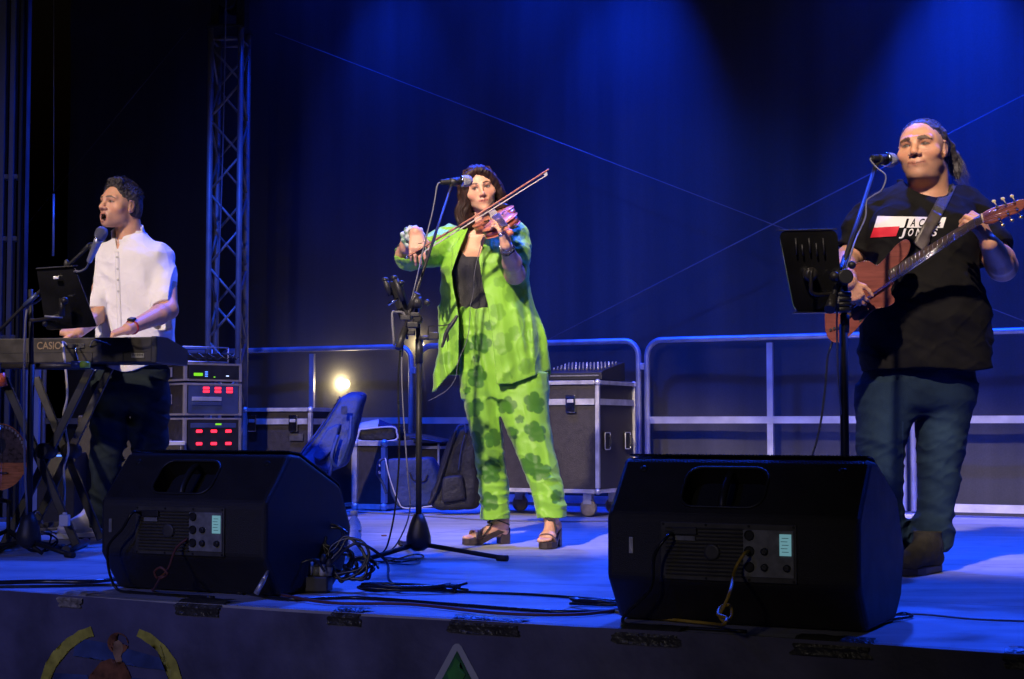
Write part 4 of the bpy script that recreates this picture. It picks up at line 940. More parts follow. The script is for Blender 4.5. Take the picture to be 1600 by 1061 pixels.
# white power adapter cable
cable([Pk(-.42, -.006, .080), Pk(-.425, -.03, .09), at(98, 540, D0 - .05), at(103, 580, D0 - .05), at(105, 620, D0 - .05), at(99, 650, D0 - .05), at(104, 680, D0 - .05), at(107, 705, D0 - .05), at(100, 730, D0 - .05), at(101, 765, D0 - .06), at(99, 806, D0 - .1)], .0052, 'cable_white', 'white power cable hanging from the keyboard to the adapter', None)
cable([Pk(-.37, -.006, .080), Pk(-.35, -.03, .06), at(118, 545, D0 - .05), at(122, 562, D0 - .04)], .003, 'chrome', 'short silvery plug lead behind the keyboard', None)
cable([Pk(-.31, -.006, .072), Pk(-.28, -.03, .098), Pk(-.24, -.02, .09), Pk(-.21, -.006, .078)], .003, 'cable_grey', 'small grey cable loop behind the keyboard', None)
p = fl(101, 822); t = thing('power_adapter', p, 'white block power adapter under the keyboard stand', 'adapter')
p = at(101, 822, 6.78)
MB().box(p + Z * .024, V(.020, 0, 0), V(0, .018, 0), Z * .024, .004).build('block', 'white_plastic', t)
MB().box(p + Z * .052, V(.008, 0, 0), V(0, .008, 0), Z * .005, .002).build('strain_relief', 'white_plastic', t)
# pedal board
p = fl(112, 832); t = thing('foot_pedal_board', V(p.x, p.y, 0), 'long dark pedal board with cables under the keyboard', 'pedal board')
c_ = V(p.x, p.y, 0.045); MB().prism([c_ + V(-.18, -.08, -.04), c_ + V(.10, -.08, -.02), c_ + V(.16, .02, .012), c_ + V(.08, .03, .014), c_ + V(-.17, .03, -.02)], V(0, .0, .018), .005).build('board', 'black_plastic', t)
for k in range(4): MB().box(c_ + V(-.12 + k * .07, -.03, -.006 + k * .006), V(.022, 0, .004), V(0, .04, 0), Z * .014, .004).build('pedal', 'black_metal', t)
cable([fl(20, 838, .008), fl(38, 822, .02), at(48, 806, 6.9), at(60, 800, 6.95), fl(72, 826, .01), fl(100, 838, .01), fl(140, 842, .01)], .005, 'cable', 'black cable looping around the keyboard stand feet', None)
loops(V(at(62, 820, 6.9).x, 6.9, .03), V(1, 0, 0), (Z * .8 + V(0, .6, 0)).normalized(), .06, 2, 'small upright loops of black cable at the keyboard stand feet', 'cable', .004, 0.0, .01, .8)
COL.objects[-1]['group'] = CG
# X stand
t = thing('keyboard_stand', V(ko.x - .5, D0 + .15, 0), 'black double-braced crossed stand under the keyboard', 'keyboard stand')
def beam(p0, p1, D, w_=.017):
    a = at(*p0, D); b_ = at(*p1, D); d = (b_ - a).normalized(); s_ = d.cross(V(0, 1, 0)).normalized()
    MB().box((a + b_) / 2, d * ((b_ - a).length / 2), s_ * w_, V(0, .012, 0), .003).build('beam', 'worn_black', t)
zb = .03
def down(x, D, z): return (x, 666 + (CAM_H - z) / D * FPX)
beam((6, 590), (120, down(0, 6.85, .03)[1]), 6.85); beam((142, 575), (6, down(0, 6.88, .03)[1]), 6.90)
beam((56, 590), (158, down(0, 7.2, .03)[1]), 7.20); beam((172, 575), (44, down(0, 7.2, .03)[1]), 7.24)
MB().lathe(at(66, 705, 6.82), V(0, 1, 0), [(0, .02), (.01, .035), (.12, .035)], 18).build('pivot', 'black_metal', t)
MB().lathe(at(105, 705, 7.15), V(0, 1, 0), [(0, .02), (.01, .035), (.12, .035)], 18).build('pivot', 'black_metal', t)
for (x, D) in ((120, 7.0), (8, 7.05)):
    a = V(at(x, 700, D).x, D, .02); MB().tube([a + V(.02, -.22, 0), a + V(-.02, .25, 0)], .018, 10).build('foot_bar', 'worn_black', t)
MB().tube([at(140, 572, 6.75), at(4, 572, 6.85)], .014, 10).build('support_arm', 'worn_black', t); MB().tube([at(168, 573, 7.25), at(40, 573, 7.30)], .014, 10).build('support_arm', 'worn_black', t)
MB().tube([at(112, 569, 6.62), at(130, 569.5, 6.62)], [.014, .012, .011], 12).build('arm_tip', 'blue_panel', t)
MB().tube([at(126, 569.5, 6.62), at(140, 570, 6.62)], [.015, .017, .017, .013], 14).build('rubber_cap', 'lime', t)
MB().tube([at(0, 584, 6.8), at(4, 604, 6.8)], .022, 12).build('strap_clip', 'orange', t)
# thin poles and plates of the pianist's mic + music stand
D = 6.75; base = V(at(47, 700, D).x, D, 0)
t = thing('microphone_stand', base, 'dark boom microphone stand rising in front of the keyboard', 'microphone stand')
tripod(t, base, 1, [base + V(-.30, -.03, 0), base + V(.22, -.14, 0), base + V(.06, .30, 0)])
MB().tube([base + Z * .05, V(base.x, base.y, .80)], .0135, 14).build('lower_pole', 'black_metal', t)
MB().tube([V(base.x, base.y, .79), at(48, 452, D)], .0100, 12).build('upper_pole', 'black_metal', t)
MB().tube([at(-8, 524, D - .05), at(40, 476, D - .06), at(66, 452, D - .08), at(104, 417, D - .12), at(141, 383, D - .2)], .0075, 10).build('boom', 'black_metal', t)
MB().tube([at(38, 478, D - .06), at(58, 460, D - .08)], .0105, 10).build('boom_grip', 'blue_panel', t)
MB().tube([at(128, 394, D - .17), at(141, 382, D - .2)], .0095, 10).build('boom_end', 'black_plastic', t)
MB().ball(at(104, 412, D - .12), .016, 8, (.7, .7, 1.2)).build('knob', 'black_plastic', t)
tip, tail = at(162, 356, D - .28), at(139, 409, D - .2)
m_t = thing('microphone', tail, 'silver microphone tilted up at the singing pianist\'s mouth', 'microphone', 'vocal microphones on stands')
mic(m_t, tip, tail)
for ch in m_t.children:
    if ch.name.startswith('body'): ch.data.materials[0] = M['alu']
MB().tube([at(142, 384, D - .2), at(148, 388, D - .215)], [.017, .019], 12).build('clip', 'black_plastic', t)
cable([tail, at(135, 418, D - .18), at(126, 424, D - .16), at(118, 424, D - .14), at(108, 430, D - .08), at(60, 470, D - .05), at(40, 500, D - .05), at(38, 700, D - .04), at(42, 800, D - .04), fl(40, 850, .006)], .0045, 'cable_grey', 'grey cable curving from the pianist\'s microphone', None)
D = 6.62
t = thing('music_stand', at(98, 470, D), 'black music stand plate tilted in front of the pianist', 'music stand', 'black music stand plates')
a, b_, c_, d_ = at(57, 421, D), at(116, 417, D), at(151, 510, D + .04), at(72, 516, D + .04)
MB().prism(round_quad([a, b_, c_, d_], .015), V(0, .012, 0)).build('plate', 'gloss_black', t)
MB().prism([a + V(0, -.012, .0), b_ + V(0, -.012, 0), b_ + V(0, .05, .008), a + V(0, .05, .008)], V(0, 0, .005), .001).build('lip', 'black_metal', t)
MB().box(at(88, 434, D - .02), V(.012, 0, 0), V(0, .006, 0), Z * .006, .002).build('catch', 'alu', t)
MB().tube([at(97, 466, D - .05), at(97, 494, D - .05)], .012, 10).build('hinge', 'worn_black', t); MB().ball(at(101, 470, D - .06), .016, 8).build('knob', 'worn_black', t)
MB().tube([at(70, 494, D - .05), at(98, 496, D - .05)], .004, 8).build('screw_bolt', 'alu', t); MB().ball(at(70, 506, D - .05), .012, 8).build('knob', 'worn_black', t)
MB().tube([at(97, 494, D - .03), at(60, 500, D + .04), at(48, 500, D + .1)], .008, 8, 3).build('arm', 'worn_black', t)

# second dark unit behind the stand, and the bouzouki at the left edge
p = V(at(98, 700, 8.6).x, 8.6, 0); t = thing('subwoofer', p, 'dark box with a green light under the keyboard', 'equipment box')
MB().box(p + Z * .20, V(.10, 0, 0), V(0, .12, 0), Z * .20, .006).build('body', 'ply_black', t)
MB().box(p + V(.02, -.122, .385), V(.07, 0, 0), V(0, .003, 0), Z * .004).build('blue_strip', 'led_blue', t); MB().box(p + V(.045, -.123, .335), V(.012, 0, 0), V(0, .002, 0), Z * .008).build('led', 'led_green', t)
p = V(at(172, 700, 8.9).x, 8.9, 0); t = thing('dark_case', p, 'large black case in the shadow behind the keyboard stand', 'case')
MB().box(p + Z * .30, V(.15, .02, 0), V(-.02, .18, 0), Z * .30, .012).build('body', 'ply_black', t); MB().box(p + V(0, -.19, .5), V(.05, 0, 0), V(0, .006, 0), Z * .012, .004).build('handle', 'black_metal', t)

D = 6.75; bc = at(-2, 717, D)
M['bz_wood'] = mat('orange_brown_wood', (0.62, 0.19, 0.05), 0.3, var=0.4, vscale=20, coat=.4, stretch=(1, 1, 6))
M['bz_dark'] = mat('dark_pickguard', (0.10, 0.06, 0.04), 0.3, var=0.6, vscale=60, coat=.4)
M['bz_inlay'] = mat('pearl_inlay', (0.35, 0.30, 0.24), 0.3, var=0.6, vscale=120)
t = thing('bouzouki', V(bc.x, bc.y + .05, .25), 'round brown stringed instrument with dark decorated top at the left edge', 'bouzouki')
nrm = V(.25, -.95, .1).normalized(); bx = V(1, .26, 0).normalized(); bz = bx.cross(nrm).normalized(); bz = bz if bz.z > 0 else -bz
def eg(k, s_=1): 
    a = 2 * math.pi * k / 48; return bc + bx * (.115 * s_ * math.cos(a)) + bz * (.132 * s_ * math.sin(a) * (1.12 if math.sin(a) > 0 else 1))
rings = [[eg(k) for k in range(48)]]
for (dd, sc) in ((.03, .97), (.07, .86), (.11, .62), (.13, .25)): rings.append([eg(k, sc) - nrm * dd for k in range(48)])
MB().loft(rings).build('bowl', 'bz_wood', t)
MB().prism([eg(k, 1.01) + nrm * .001 for k in range(48)], nrm * .004).build('soundboard', 'bz_wood', t)
MB().prism([eg(k, .985) + nrm * .006 for k in range(-1, 26)], nrm * .002).build('pickguard', 'bz_dark', t)
MB().prism([bc + bz * .055 + bx * (.028 * math.cos(k * .2618)) + bz * (.034 * math.sin(k * .2618)) + nrm * .0085 for k in range(24)], nrm * .001).build('soundhole', 'dark_hole', t)
mb = MB(); 
for k in range(2, 23, 1): a = (eg(k, .93) + nrm * .0085); mb.box(a, bx * .0035, bz * .0055, nrm * .0008)
mb.build('inlay', 'bz_inlay', t)
mb = MB()
for k in range(4): mb.tube([bc + bx * (-.012 + .008 * k) - bz * .125 + nrm * .016, bc + bx * (-.012 + .008 * k) + bz * .14 + nrm * .016], .0008, 5)
mb.build('strings', 'chrome', t)
MB().box(bc - bz * .06 + nrm * .011, bx * .035, bz * .004, nrm * .005, .001).build('bridge', 'bz_dark', t)
MB().tube([bc + bz * .12 - bx * .02 + nrm * .006, bc + bz * .50 - bx * .26 - nrm * .02], .018, 10).build('neck', 'bz_dark', t)
t = thing('instrument_stand', V(bc.x, bc.y, 0), 'small dark floor stand holding the bouzouki', 'instrument stand')
c_ = V(bc.x + .02, bc.y + .08, 0)
MB().tube([V(bc.x - .03, bc.y - .05, .235), V(bc.x, bc.y + .12, .22), c_ + Z * .2, c_ + V(.0, .0, .06)], .009, 8, 4).build('cradle', 'black_metal', t)
for (dx, dy) in ((.18, -.12), (-.16, -.14), (.02, .2)): MB().tube([c_ + Z * .1, c_ + V(dx, dy, .012)], .009, 8).build('leg', 'black_metal', t)
# ------------------------------------------------------------------ implicit-surface modelling (numpy) for bodies and clothes
_rs = np.random.RandomState(3)
_lat = _rs.rand(32, 32, 32).astype(np.float32) * 2 - 1
def vnoise(x, y, z, seed=0):
    x = x + seed * 7.31; y = y + seed * 3.17; z = z + seed * 5.71
    xi = np.floor(x).astype(np.int32); yi = np.floor(y).astype(np.int32); zi = np.floor(z).astype(np.int32)
    fx, fy, fz = x - xi, y - yi, z - zi
    fx = fx * fx * (3 - 2 * fx); fy = fy * fy * (3 - 2 * fy); fz = fz * fz * (3 - 2 * fz)
    x0, x1, y0, y1, z0, z1 = xi & 31, (xi + 1) & 31, yi & 31, (yi + 1) & 31, zi & 31, (zi + 1) & 31
    L = _lat
    a = L[x0, y0, z0] * (1 - fx) + L[x1, y0, z0] * fx; b = L[x0, y1, z0] * (1 - fx) + L[x1, y1, z0] * fx
    c = L[x0, y0, z1] * (1 - fx) + L[x1, y0, z1] * fx; d = L[x0, y1, z1] * (1 - fx) + L[x1, y1, z1] * fx
    return (a * (1 - fy) + b * fy) * (1 - fz) + (c * (1 - fy) + d * fy) * fz
def A(p): return np.array([p[0], p[1], p[2]], dtype=np.float32)
def smin(a, b, k):
    if k <= 0: return np.minimum(a, b)
    h = np.clip(0.5 + 0.5 * (b - a) / k, 0, 1)
    return b * (1 - h) + a * h - k * h * (1 - h)
def smax(a, b, k): return -smin(-a, -b, k)

class Fld:
    def __init__(s, lo, hi, h):
        s.lo = A(lo); s.h = h; s.n = np.ceil((A(hi) - s.lo) / h).astype(int) + 1
        s.ax = [s.lo[i] + h * np.arange(s.n[i], dtype=np.float32) for i in range(3)]
        s.d = np.full(tuple(s.n), 0.5, dtype=np.float32)
    def sl(s, lo, hi):
        r = []
        for i in range(3):
            a = int(max(0, math.floor((lo[i] - s.lo[i]) / s.h))); b = int(min(s.n[i], math.ceil((hi[i] - s.lo[i]) / s.h) + 1))
            if b <= a: return None
            r.append(slice(a, b))
        return tuple(r)
    def grid(s, q): return (s.ax[0][q[0]][:, None, None], s.ax[1][q[1]][None, :, None], s.ax[2][q[2]][None, None, :])
    def op(s, prim, k=0.01, mode='add', disp=None):
        fn, lo, hi = prim; m = k + 3 * s.h + (0.02 if disp is not None else 0)
        q = s.sl(lo - m, hi + m)
        if q is None: return s
        X, Y, Zz = s.grid(q); d = fn(X, Y, Zz)
        if disp is not None: d = d + disp(X, Y, Zz)
        d = d.astype(np.float32)
        if mode == 'add': s.d[q] = smin(s.d[q], d, k)
        elif mode == 'sub': s.d[q] = smax(s.d[q], -d, k)
        return s
    def add(s, prim, k=0.01, disp=None): return s.op(prim, k, 'add', disp)
    def sub(s, prim, k=0.005): return s.op(prim, k, 'sub')
    def full(s, fn):
        q = (slice(None),) * 3; X, Y, Zz = s.grid(q); s.d = fn(s.d, X, Y, Zz).astype(np.float32); return s
    def mesh(s, smooth=1):
        d = s.d.copy()
        d[0], d[-1] = 1, 1; d[:, 0], d[:, -1] = 1, 1; d[:, :, 0], d[:, :, -1] = 1, 1
        ins = d < 0
        c = ins[:-1, :-1, :-1].astype(np.int8)
        tot = np.zeros(c.shape, np.int8)
        for i in (0, 1):
            for j in (0, 1):
                for k in (0, 1): tot += ins[i:d.shape[0] - 1 + i, j:d.shape[1] - 1 + j, k:d.shape[2] - 1 + k]
        act = (tot > 0) & (tot < 8)
        ci = np.argwhere(act); idx = np.full(act.shape, -1, np.int32); idx[act] = np.arange(len(ci))
        acc = np.zeros((len(ci), 3), np.float32); cnt = np.zeros(len(ci), np.float32)
        corners = [(i, j, k) for i in (0, 1) for j in (0, 1) for k in (0, 1)]
        val = {c_: d[ci[:, 0] + c_[0], ci[:, 1] + c_[1], ci[:, 2] + c_[2]] for c_ in corners}
        for a in corners:
            for ax in range(3):
                if a[ax] == 1: continue
                b = list(a); b[ax] = 1; b = tuple(b)
                va, vb = val[a], val[b]; m = (va < 0) != (vb < 0)
                t = va[m] / (va[m] - vb[m])
                p = np.tile(np.array(a, np.float32), (m.sum(), 1)); p[:, ax] = t
                acc[m] += p; cnt[m] += 1
        v = (ci + acc / cnt[:, None]) * s.h + s.lo
        quads = []
        for ax in range(3):
            o1, o2 = (ax + 1) % 3, (ax + 2) % 3
            s0 = [slice(None)] * 3; s1 = [slice(None)] * 3; s0[ax] = slice(0, -1); s1[ax] = slice(1, None)
            A0, A1 = ins[tuple(s0)], ins[tuple(s1)]
            e = np.argwhere(A0 != A1)
            if len(e) == 0: continue
            flip = A0[tuple(e.T)]
            def cell(d1, d2):
                c_ = e.copy(); c_[:, o1] -= d1; c_[:, o2] -= d2; return idx[c_[:, 0], c_[:, 1], c_[:, 2]]
            q = np.stack([cell(1, 1), cell(0, 1), cell(0, 0), cell(1, 0)], 1)
            q[~flip] = q[~flip][:, ::-1]
            quads.append(q)
        q = np.concatenate(quads)
        for _ in range(smooth):
            acc = np.zeros_like(v); cn = np.zeros(len(v), np.float32)
            for i in range(4):
                a, b = q[:, i], q[:, (i + 1) % 4]
                for kk in range(3): acc[:, kk] += np.bincount(a, v[b, kk], len(v)) + np.bincount(b, v[a, kk], len(v))
                cn += np.bincount(a, minlength=len(v)) + np.bincount(b, minlength=len(v))
            v = v * 0.5 + 0.5 * acc / cn[:, None]
        return v, q

def ell(c, r, R=None):
    c = A(c); r = np.array(r, np.float32); Rm = None if R is None else np.array(R, np.float32)   # rows = axes
    ext = r if Rm is None else np.sqrt(((Rm * r[:, None]) ** 2).sum(0))
    def fn(X, Y, Zz):
        x, y, z = X - c[0], Y - c[1], Zz - c[2]
        if Rm is not None: x, y, z = (Rm[0, 0] * x + Rm[0, 1] * y + Rm[0, 2] * z), (Rm[1, 0] * x + Rm[1, 1] * y + Rm[1, 2] * z), (Rm[2, 0] * x + Rm[2, 1] * y + Rm[2, 2] * z)
        k0 = np.sqrt((x / r[0]) ** 2 + (y / r[1]) ** 2 + (z / r[2]) ** 2); k1 = np.sqrt((x / r[0] ** 2) ** 2 + (y / r[1] ** 2) ** 2 + (z / r[2] ** 2) ** 2) + 1e-9
        return k0 * (k0 - 1) / k1
    return fn, c - ext, c + ext
def cap(a, b, ra, rb, flat=None, folds=None):
    """round cone; flat=(direction, factor>1) squeezes it along that direction; folds(t, angle, X, Y, Z) -> displacement"""
    a, b = A(a), A(b); ab = b - a; L2 = float((ab * ab).sum()) + 1e-12
    f = None
    if flat is not None: f = (A(Vector(flat[0]).normalized()), flat[1])
    m = max(ra, rb)
    def fn(X, Y, Zz):
        x, y, z = X - a[0], Y - a[1], Zz - a[2]
        t = np.clip((x * ab[0] + y * ab[1] + z * ab[2]) / L2, 0, 1)
        x, y, z = x - ab[0] * t, y - ab[1] * t, z - ab[2] * t
        if f is not None:
            w = (x * f[0][0] + y * f[0][1] + z * f[0][2]) * (f[1] - 1); x, y, z = x + f[0][0] * w, y + f[0][1] * w, z + f[0][2] * w
        d = np.sqrt(x * x + y * y + z * z) - (ra + (rb - ra) * t)
        if folds is not None: d = d + folds(t, X, Y, Zz)
        return d
    return fn, np.minimum(a, b) - m, np.maximum(a, b) + m
def chain(F, pts, k=0.01, flat=None, folds=None):
    """pts: list of (Vector, radius)"""
    for (p, r), (q, s_) in zip(pts[:-1], pts[1:]): F.add(cap(p, q, r, s_, flat, folds), k)
def _cr(xs, n=10):
    xs = np.array(xs, np.float32); out = []
    Q = np.concatenate([[2 * xs[0] - xs[1]], xs, [2 * xs[-1] - xs[-2]]])
    for i in range(1, len(Q) - 2):
        a, b, c, d = Q[i - 1:i + 3]
        for k in range(n):
            t = k / n; out.append(0.5 * (2 * b + (c - a) * t + (2 * a - 5 * b + 4 * c - d) * t * t + (3 * b - a - 3 * c + d) * t ** 3))
    out.append(Q[-2]); return np.array(out)
def sect(rows, rot=0.0, n=2.3):
    """upright body made of rows (z, cx, cy, rx, ry), top and bottom cut flat"""
    rows = sorted(rows); R = _cr(rows); z = R[:, 0]; ca, sa = math.cos(rot), math.sin(rot)
    z0, z1 = rows[0][0], rows[-1][0]
    def fn(X, Y, Zz):
        zz = np.clip(Zz, z0, z1); cx, cy, rx, ry = (np.interp(zz.ravel(), z, R[:, i]).reshape(zz.shape).astype(np.float32) for i in (1, 2, 3, 4))
        x, y = X - cx, Y - cy
        if rot: x, y = x * ca + y * sa, -x * sa + y * ca
        u = (np.abs(x / rx) ** n + np.abs(y / ry) ** n + 1e-9) ** (1 / n)
        d = (u - 1) * np.minimum(rx, ry)
        return np.maximum(np.maximum(d, Zz - z1), z0 - Zz)
    m = R[:, 3:5].max()
    return fn, np.array([R[:, 1].min() - m, R[:, 2].min() - m, z0], np.float32), np.array([R[:, 1].max() + m, R[:, 2].max() + m, z1], np.float32)
def sa(v): return np.sqrt(v * v + .012) - .04
def crease(v, w=.22): return np.clip(1 - np.abs(v) / w, 0, 1) ** 1.5
def vfold(ax, ay, az, amp, seed=0, sharp=True):
    def fn(X, Y, Zz):
        v = vnoise(X * ax + 0 * (Y + Zz), Y * ay + 0 * (X + Zz), Zz * az + 0 * (X + Y), seed)
        if sharp: v = 1 - 2.2 * np.abs(v)
        return -amp * v
    return fn

def np_mesh(name, parts, m_, parent, label=None, smooth=True, colour=None):
    """parts: list of (verts, quads) joined into one mesh object; colour(v) -> rgb per vertex"""
    V_ = []; Q_ = []; o = 0
    for v, q in parts: V_.append(v); Q_.append(q + o); o += len(v)
    v = np.concatenate(V_); q = np.concatenate(Q_); base = world_of(parent)
    me = bpy.data.meshes.new(name); me.vertices.add(len(v)); me.loops.add(len(q) * 4); me.polygons.add(len(q))
    me.vertices.foreach_set('co', (v - A(base)).astype(np.float32).ravel())
    me.loops.foreach_set('vertex_index', q.astype(np.int32).ravel())
    me.polygons.foreach_set('loop_start', np.arange(0, len(q) * 4, 4, dtype=np.int32))
    me.polygons.foreach_set('use_smooth', np.ones(len(q), bool)); me.update(calc_edges=True)
    if colour is not None:
        c = colour(v); ca = me.color_attributes.new('paint', 'FLOAT_COLOR', 'POINT')
        ca.data.foreach_set('color', np.concatenate([c, np.ones((len(c), 1))], 1).astype(np.float32).ravel())
    me.materials.append(M[m_]); me.validate(); me.update()
    o_ = bpy.data.objects.new(name, me); COL.objects.link(o_); o_.parent = parent
    return o_

# ---- hands
def hand(F, wrist, d, back, thumb, s=1.0, curls=None, spread=0.10, th=None, base_r=0.0):
    """d: wrist->knuckles, back: normal of the back of the hand, thumb: towards the thumb side"""
    wrist = Vector(wrist); d = Vector(d).normalized(); back = Vector(back); back = (back - d * back.dot(d)).normalized()
    ac = d.cross(back).normalized()
    if ac.dot(Vector(thumb)) < 0: ac = -ac
    P = lambda a, b_, c=0: wrist + d * (a * s) + ac * (b_ * s) + back * (c * s)
    # palm: four metacarpal rays, flattened
    for (b0, b1, r0, r1) in ((.016, .030, .017, .0135), (.006, .010, .019, .0145), (-.005, -.010, .018, .0138), (-.015, -.028, .016, .0125)):
        F.add(cap(P(.004, b0), P(.088 if abs(b1) < .02 else .082, b1), r0 * s, r1 * s, (back, 1.15)), .010 * s)
    F.add(cap(P(.010, .014, -.006), P(.055, .030, -.010), .017 * s, .014 * s), .012 * s)
    curls = curls or [(20, 25, 15)] * 4
    fl_ = [(.030, .082, (.043, .026, .021), .0098), (.010, .089, (.047, .030, .022), .0100), (-.010, .086, (.043, .028, .022), .0095), (-.028, .080, (.034, .021, .019), .0085)]
    tips = []
    for i, (b_, a, ls, r) in enumerate(fl_):
        p = P(a - .004, b_); dirv = (d + ac * (spread * (1.5 - i) / 1.5)).normalized(); n = back.copy(); ang = 0
        for j, L in enumerate(ls):
            ang = math.radians(curls[i][j]); ax = dirv.cross(n).normalized()
            R_ = Matrix.Rotation(-ang, 3, ax); dirv = (R_ @ dirv).normalized(); n = (R_ @ n).normalized()
            q = p + dirv * (L * s)
            r0 = r * (1 - .10 * j); r1 = r * (1 - .10 * (j + 1)); F.add(cap(p, q, r0 * s, r1 * s), (.004 if j else .007) * s); p = q
        tips.append(p)
    th = th or ((.7, .8, -.3), (.9, .35, -.35), (1, .05, -.3))
    p = P(.022, .026, -.006); r = .0125
    for j, (t_, L) in enumerate(zip(th, (.042, .034, .026))):
        dv = (d * t_[0] + ac * t_[1] + back * t_[2]).normalized(); q = p + dv * (L * s)
        F.add(cap(p, q, r * s, (r - .0015) * s), .006 * s); r -= .0013; p = q
    return tips, p

# ---- heads
def head_axes(yaw, pitch, roll):
    """yaw>0 turns the face to picture right; fwd starts towards the camera (-Y)"""
    ya, pi_, ro = map(math.radians, (yaw, pitch, roll))
    fwd = V(math.sin(ya) * math.cos(pi_), -math.cos(ya) * math.cos(pi_), math.sin(pi_))
    right = V(math.cos(ya), math.sin(ya), 0); up = right.cross(-fwd); up.normalize()
    if up.z < 0: up = -up
    c, s_ = math.cos(ro), math.sin(ro)            # roll>0 leans the top to picture right
    r2 = right * c - up * s_; u2 = up * c + right * s_
    return np.array([A(r2), A(fwd), A(u2)], np.float32)
def head(F, C, R, s=1.0, wid=1.0, jaw=1.0, chin=1.0, mouth=0.0, nose=1.0, cheek=1.0, brow=1.0, smile=0.0, fold=1.0, mz=0.0, mw=1.0):
    C = A(C)
    def W_(x, y, z): return Vector((C + s * (R[0] * x * wid + R[1] * y + R[2] * z)).tolist())
    E = lambda c, r, k, mode='add': F.op(ell(W_(*c), [r[0] * s * wid, r[1] * s, r[2] * s], R), k * s, mode)
    K = lambda a, b, ra, rb, k, mode='add': F.op(cap(W_(*a), W_(*b), ra * s, rb * s), k * s, mode)
    E((0, -.020, .036), (.074, .095, .079), .01)
    E((0, .020, .010), (.066, .070, .070), .03)
    E((0, .022, -.040), (.057 * jaw, .060, .055), .03)
    E((0, .040, -.078), (.040 * jaw, .042, .030), .025)
    E((0, .066, -.098), (.020 * chin, .018, .016 * chin), .020)
    for sx in (-1, 1):
        E((sx * .046, .048, -.022), (.024 * cheek, .022, .022), .022)
        E((sx * .042 * jaw, .002, -.058), (.020 * jaw, .034, .024), .026)
        K((sx * .019, .090, -.037), (sx * .034, .075, -.060), .0040 * fold, .0036 * fold, .007, 'sub')
        K((sx * .012, .086, .022), (sx * .044, .072, .024), .0105 * brow, .009 * brow, .014)
        E((sx * .031, .094, .004), (.018, .0150, .0125), .009, 'sub')
        E((sx * .031, .0725, .0025), (.0135, .0125, .0115), .002)
        K((sx * .018, .0835, .0095), (sx * .031, .0850, .0135), .0028, .0036, .003); K((sx * .031, .0850, .0135), (sx * .045, .0755, .0085), .0036, .0024, .003)
        K((sx * .019, .0815, -.0065), (sx * .043, .0760, -.0065), .0026, .0022, .004)
        E((sx * .0745, -.014, .000), (.0085, .018, .029), .006); E((sx * .0845, -.008, .004), (.0065, .0095, .017), .003, 'sub'); K((sx * .076, .002, -.022), (sx * .074, -.004, -.031), .006, .0045, .005)
        K((sx * .077, -.016, .026), (sx * .079, .004, .024), .0045, .004, .004)
    K((0, .086, .016), (0, .103, -.022), .0075 * nose, .0098 * nose, .010)
    E((0, .105, -.029), (.0115 * nose, .0125, .0105), .008)
    for sx in (-1, 1): E((sx * .0125 * nose, .095, -.033), (.0085, .0105, .0080), .005); E((sx * .0065, .103, -.0400), (.0035, .005, .004), .003, 'sub')
    m = mouth
    E((0, .074, -.056 + mz * .6 - m * .006), (.031, .019, .020 + m * .01), .014)
    zt, zb = -.0545 + mz, -.0655 + mz - m * .022
    if m > 0: E((0, .088, (zt + zb) / 2), (.0205, .032, .0065 + m * .0110), .003, 'sub')
    for sx in (-1, 1):
        K((0, .0905, zt - .001), (sx * (.024 - m * .004) * mw, .0800 - (mw - 1) * .02, (zt + zb) / 2 + .001 + smile), .0040, .0022, .004)
        K((0, .0890, zb + .0015), (sx * (.022 - m * .003) * mw, .0795 - (mw - 1) * .02, (zt + zb) / 2 + smile), .0048, .0024, .004)
    return W_
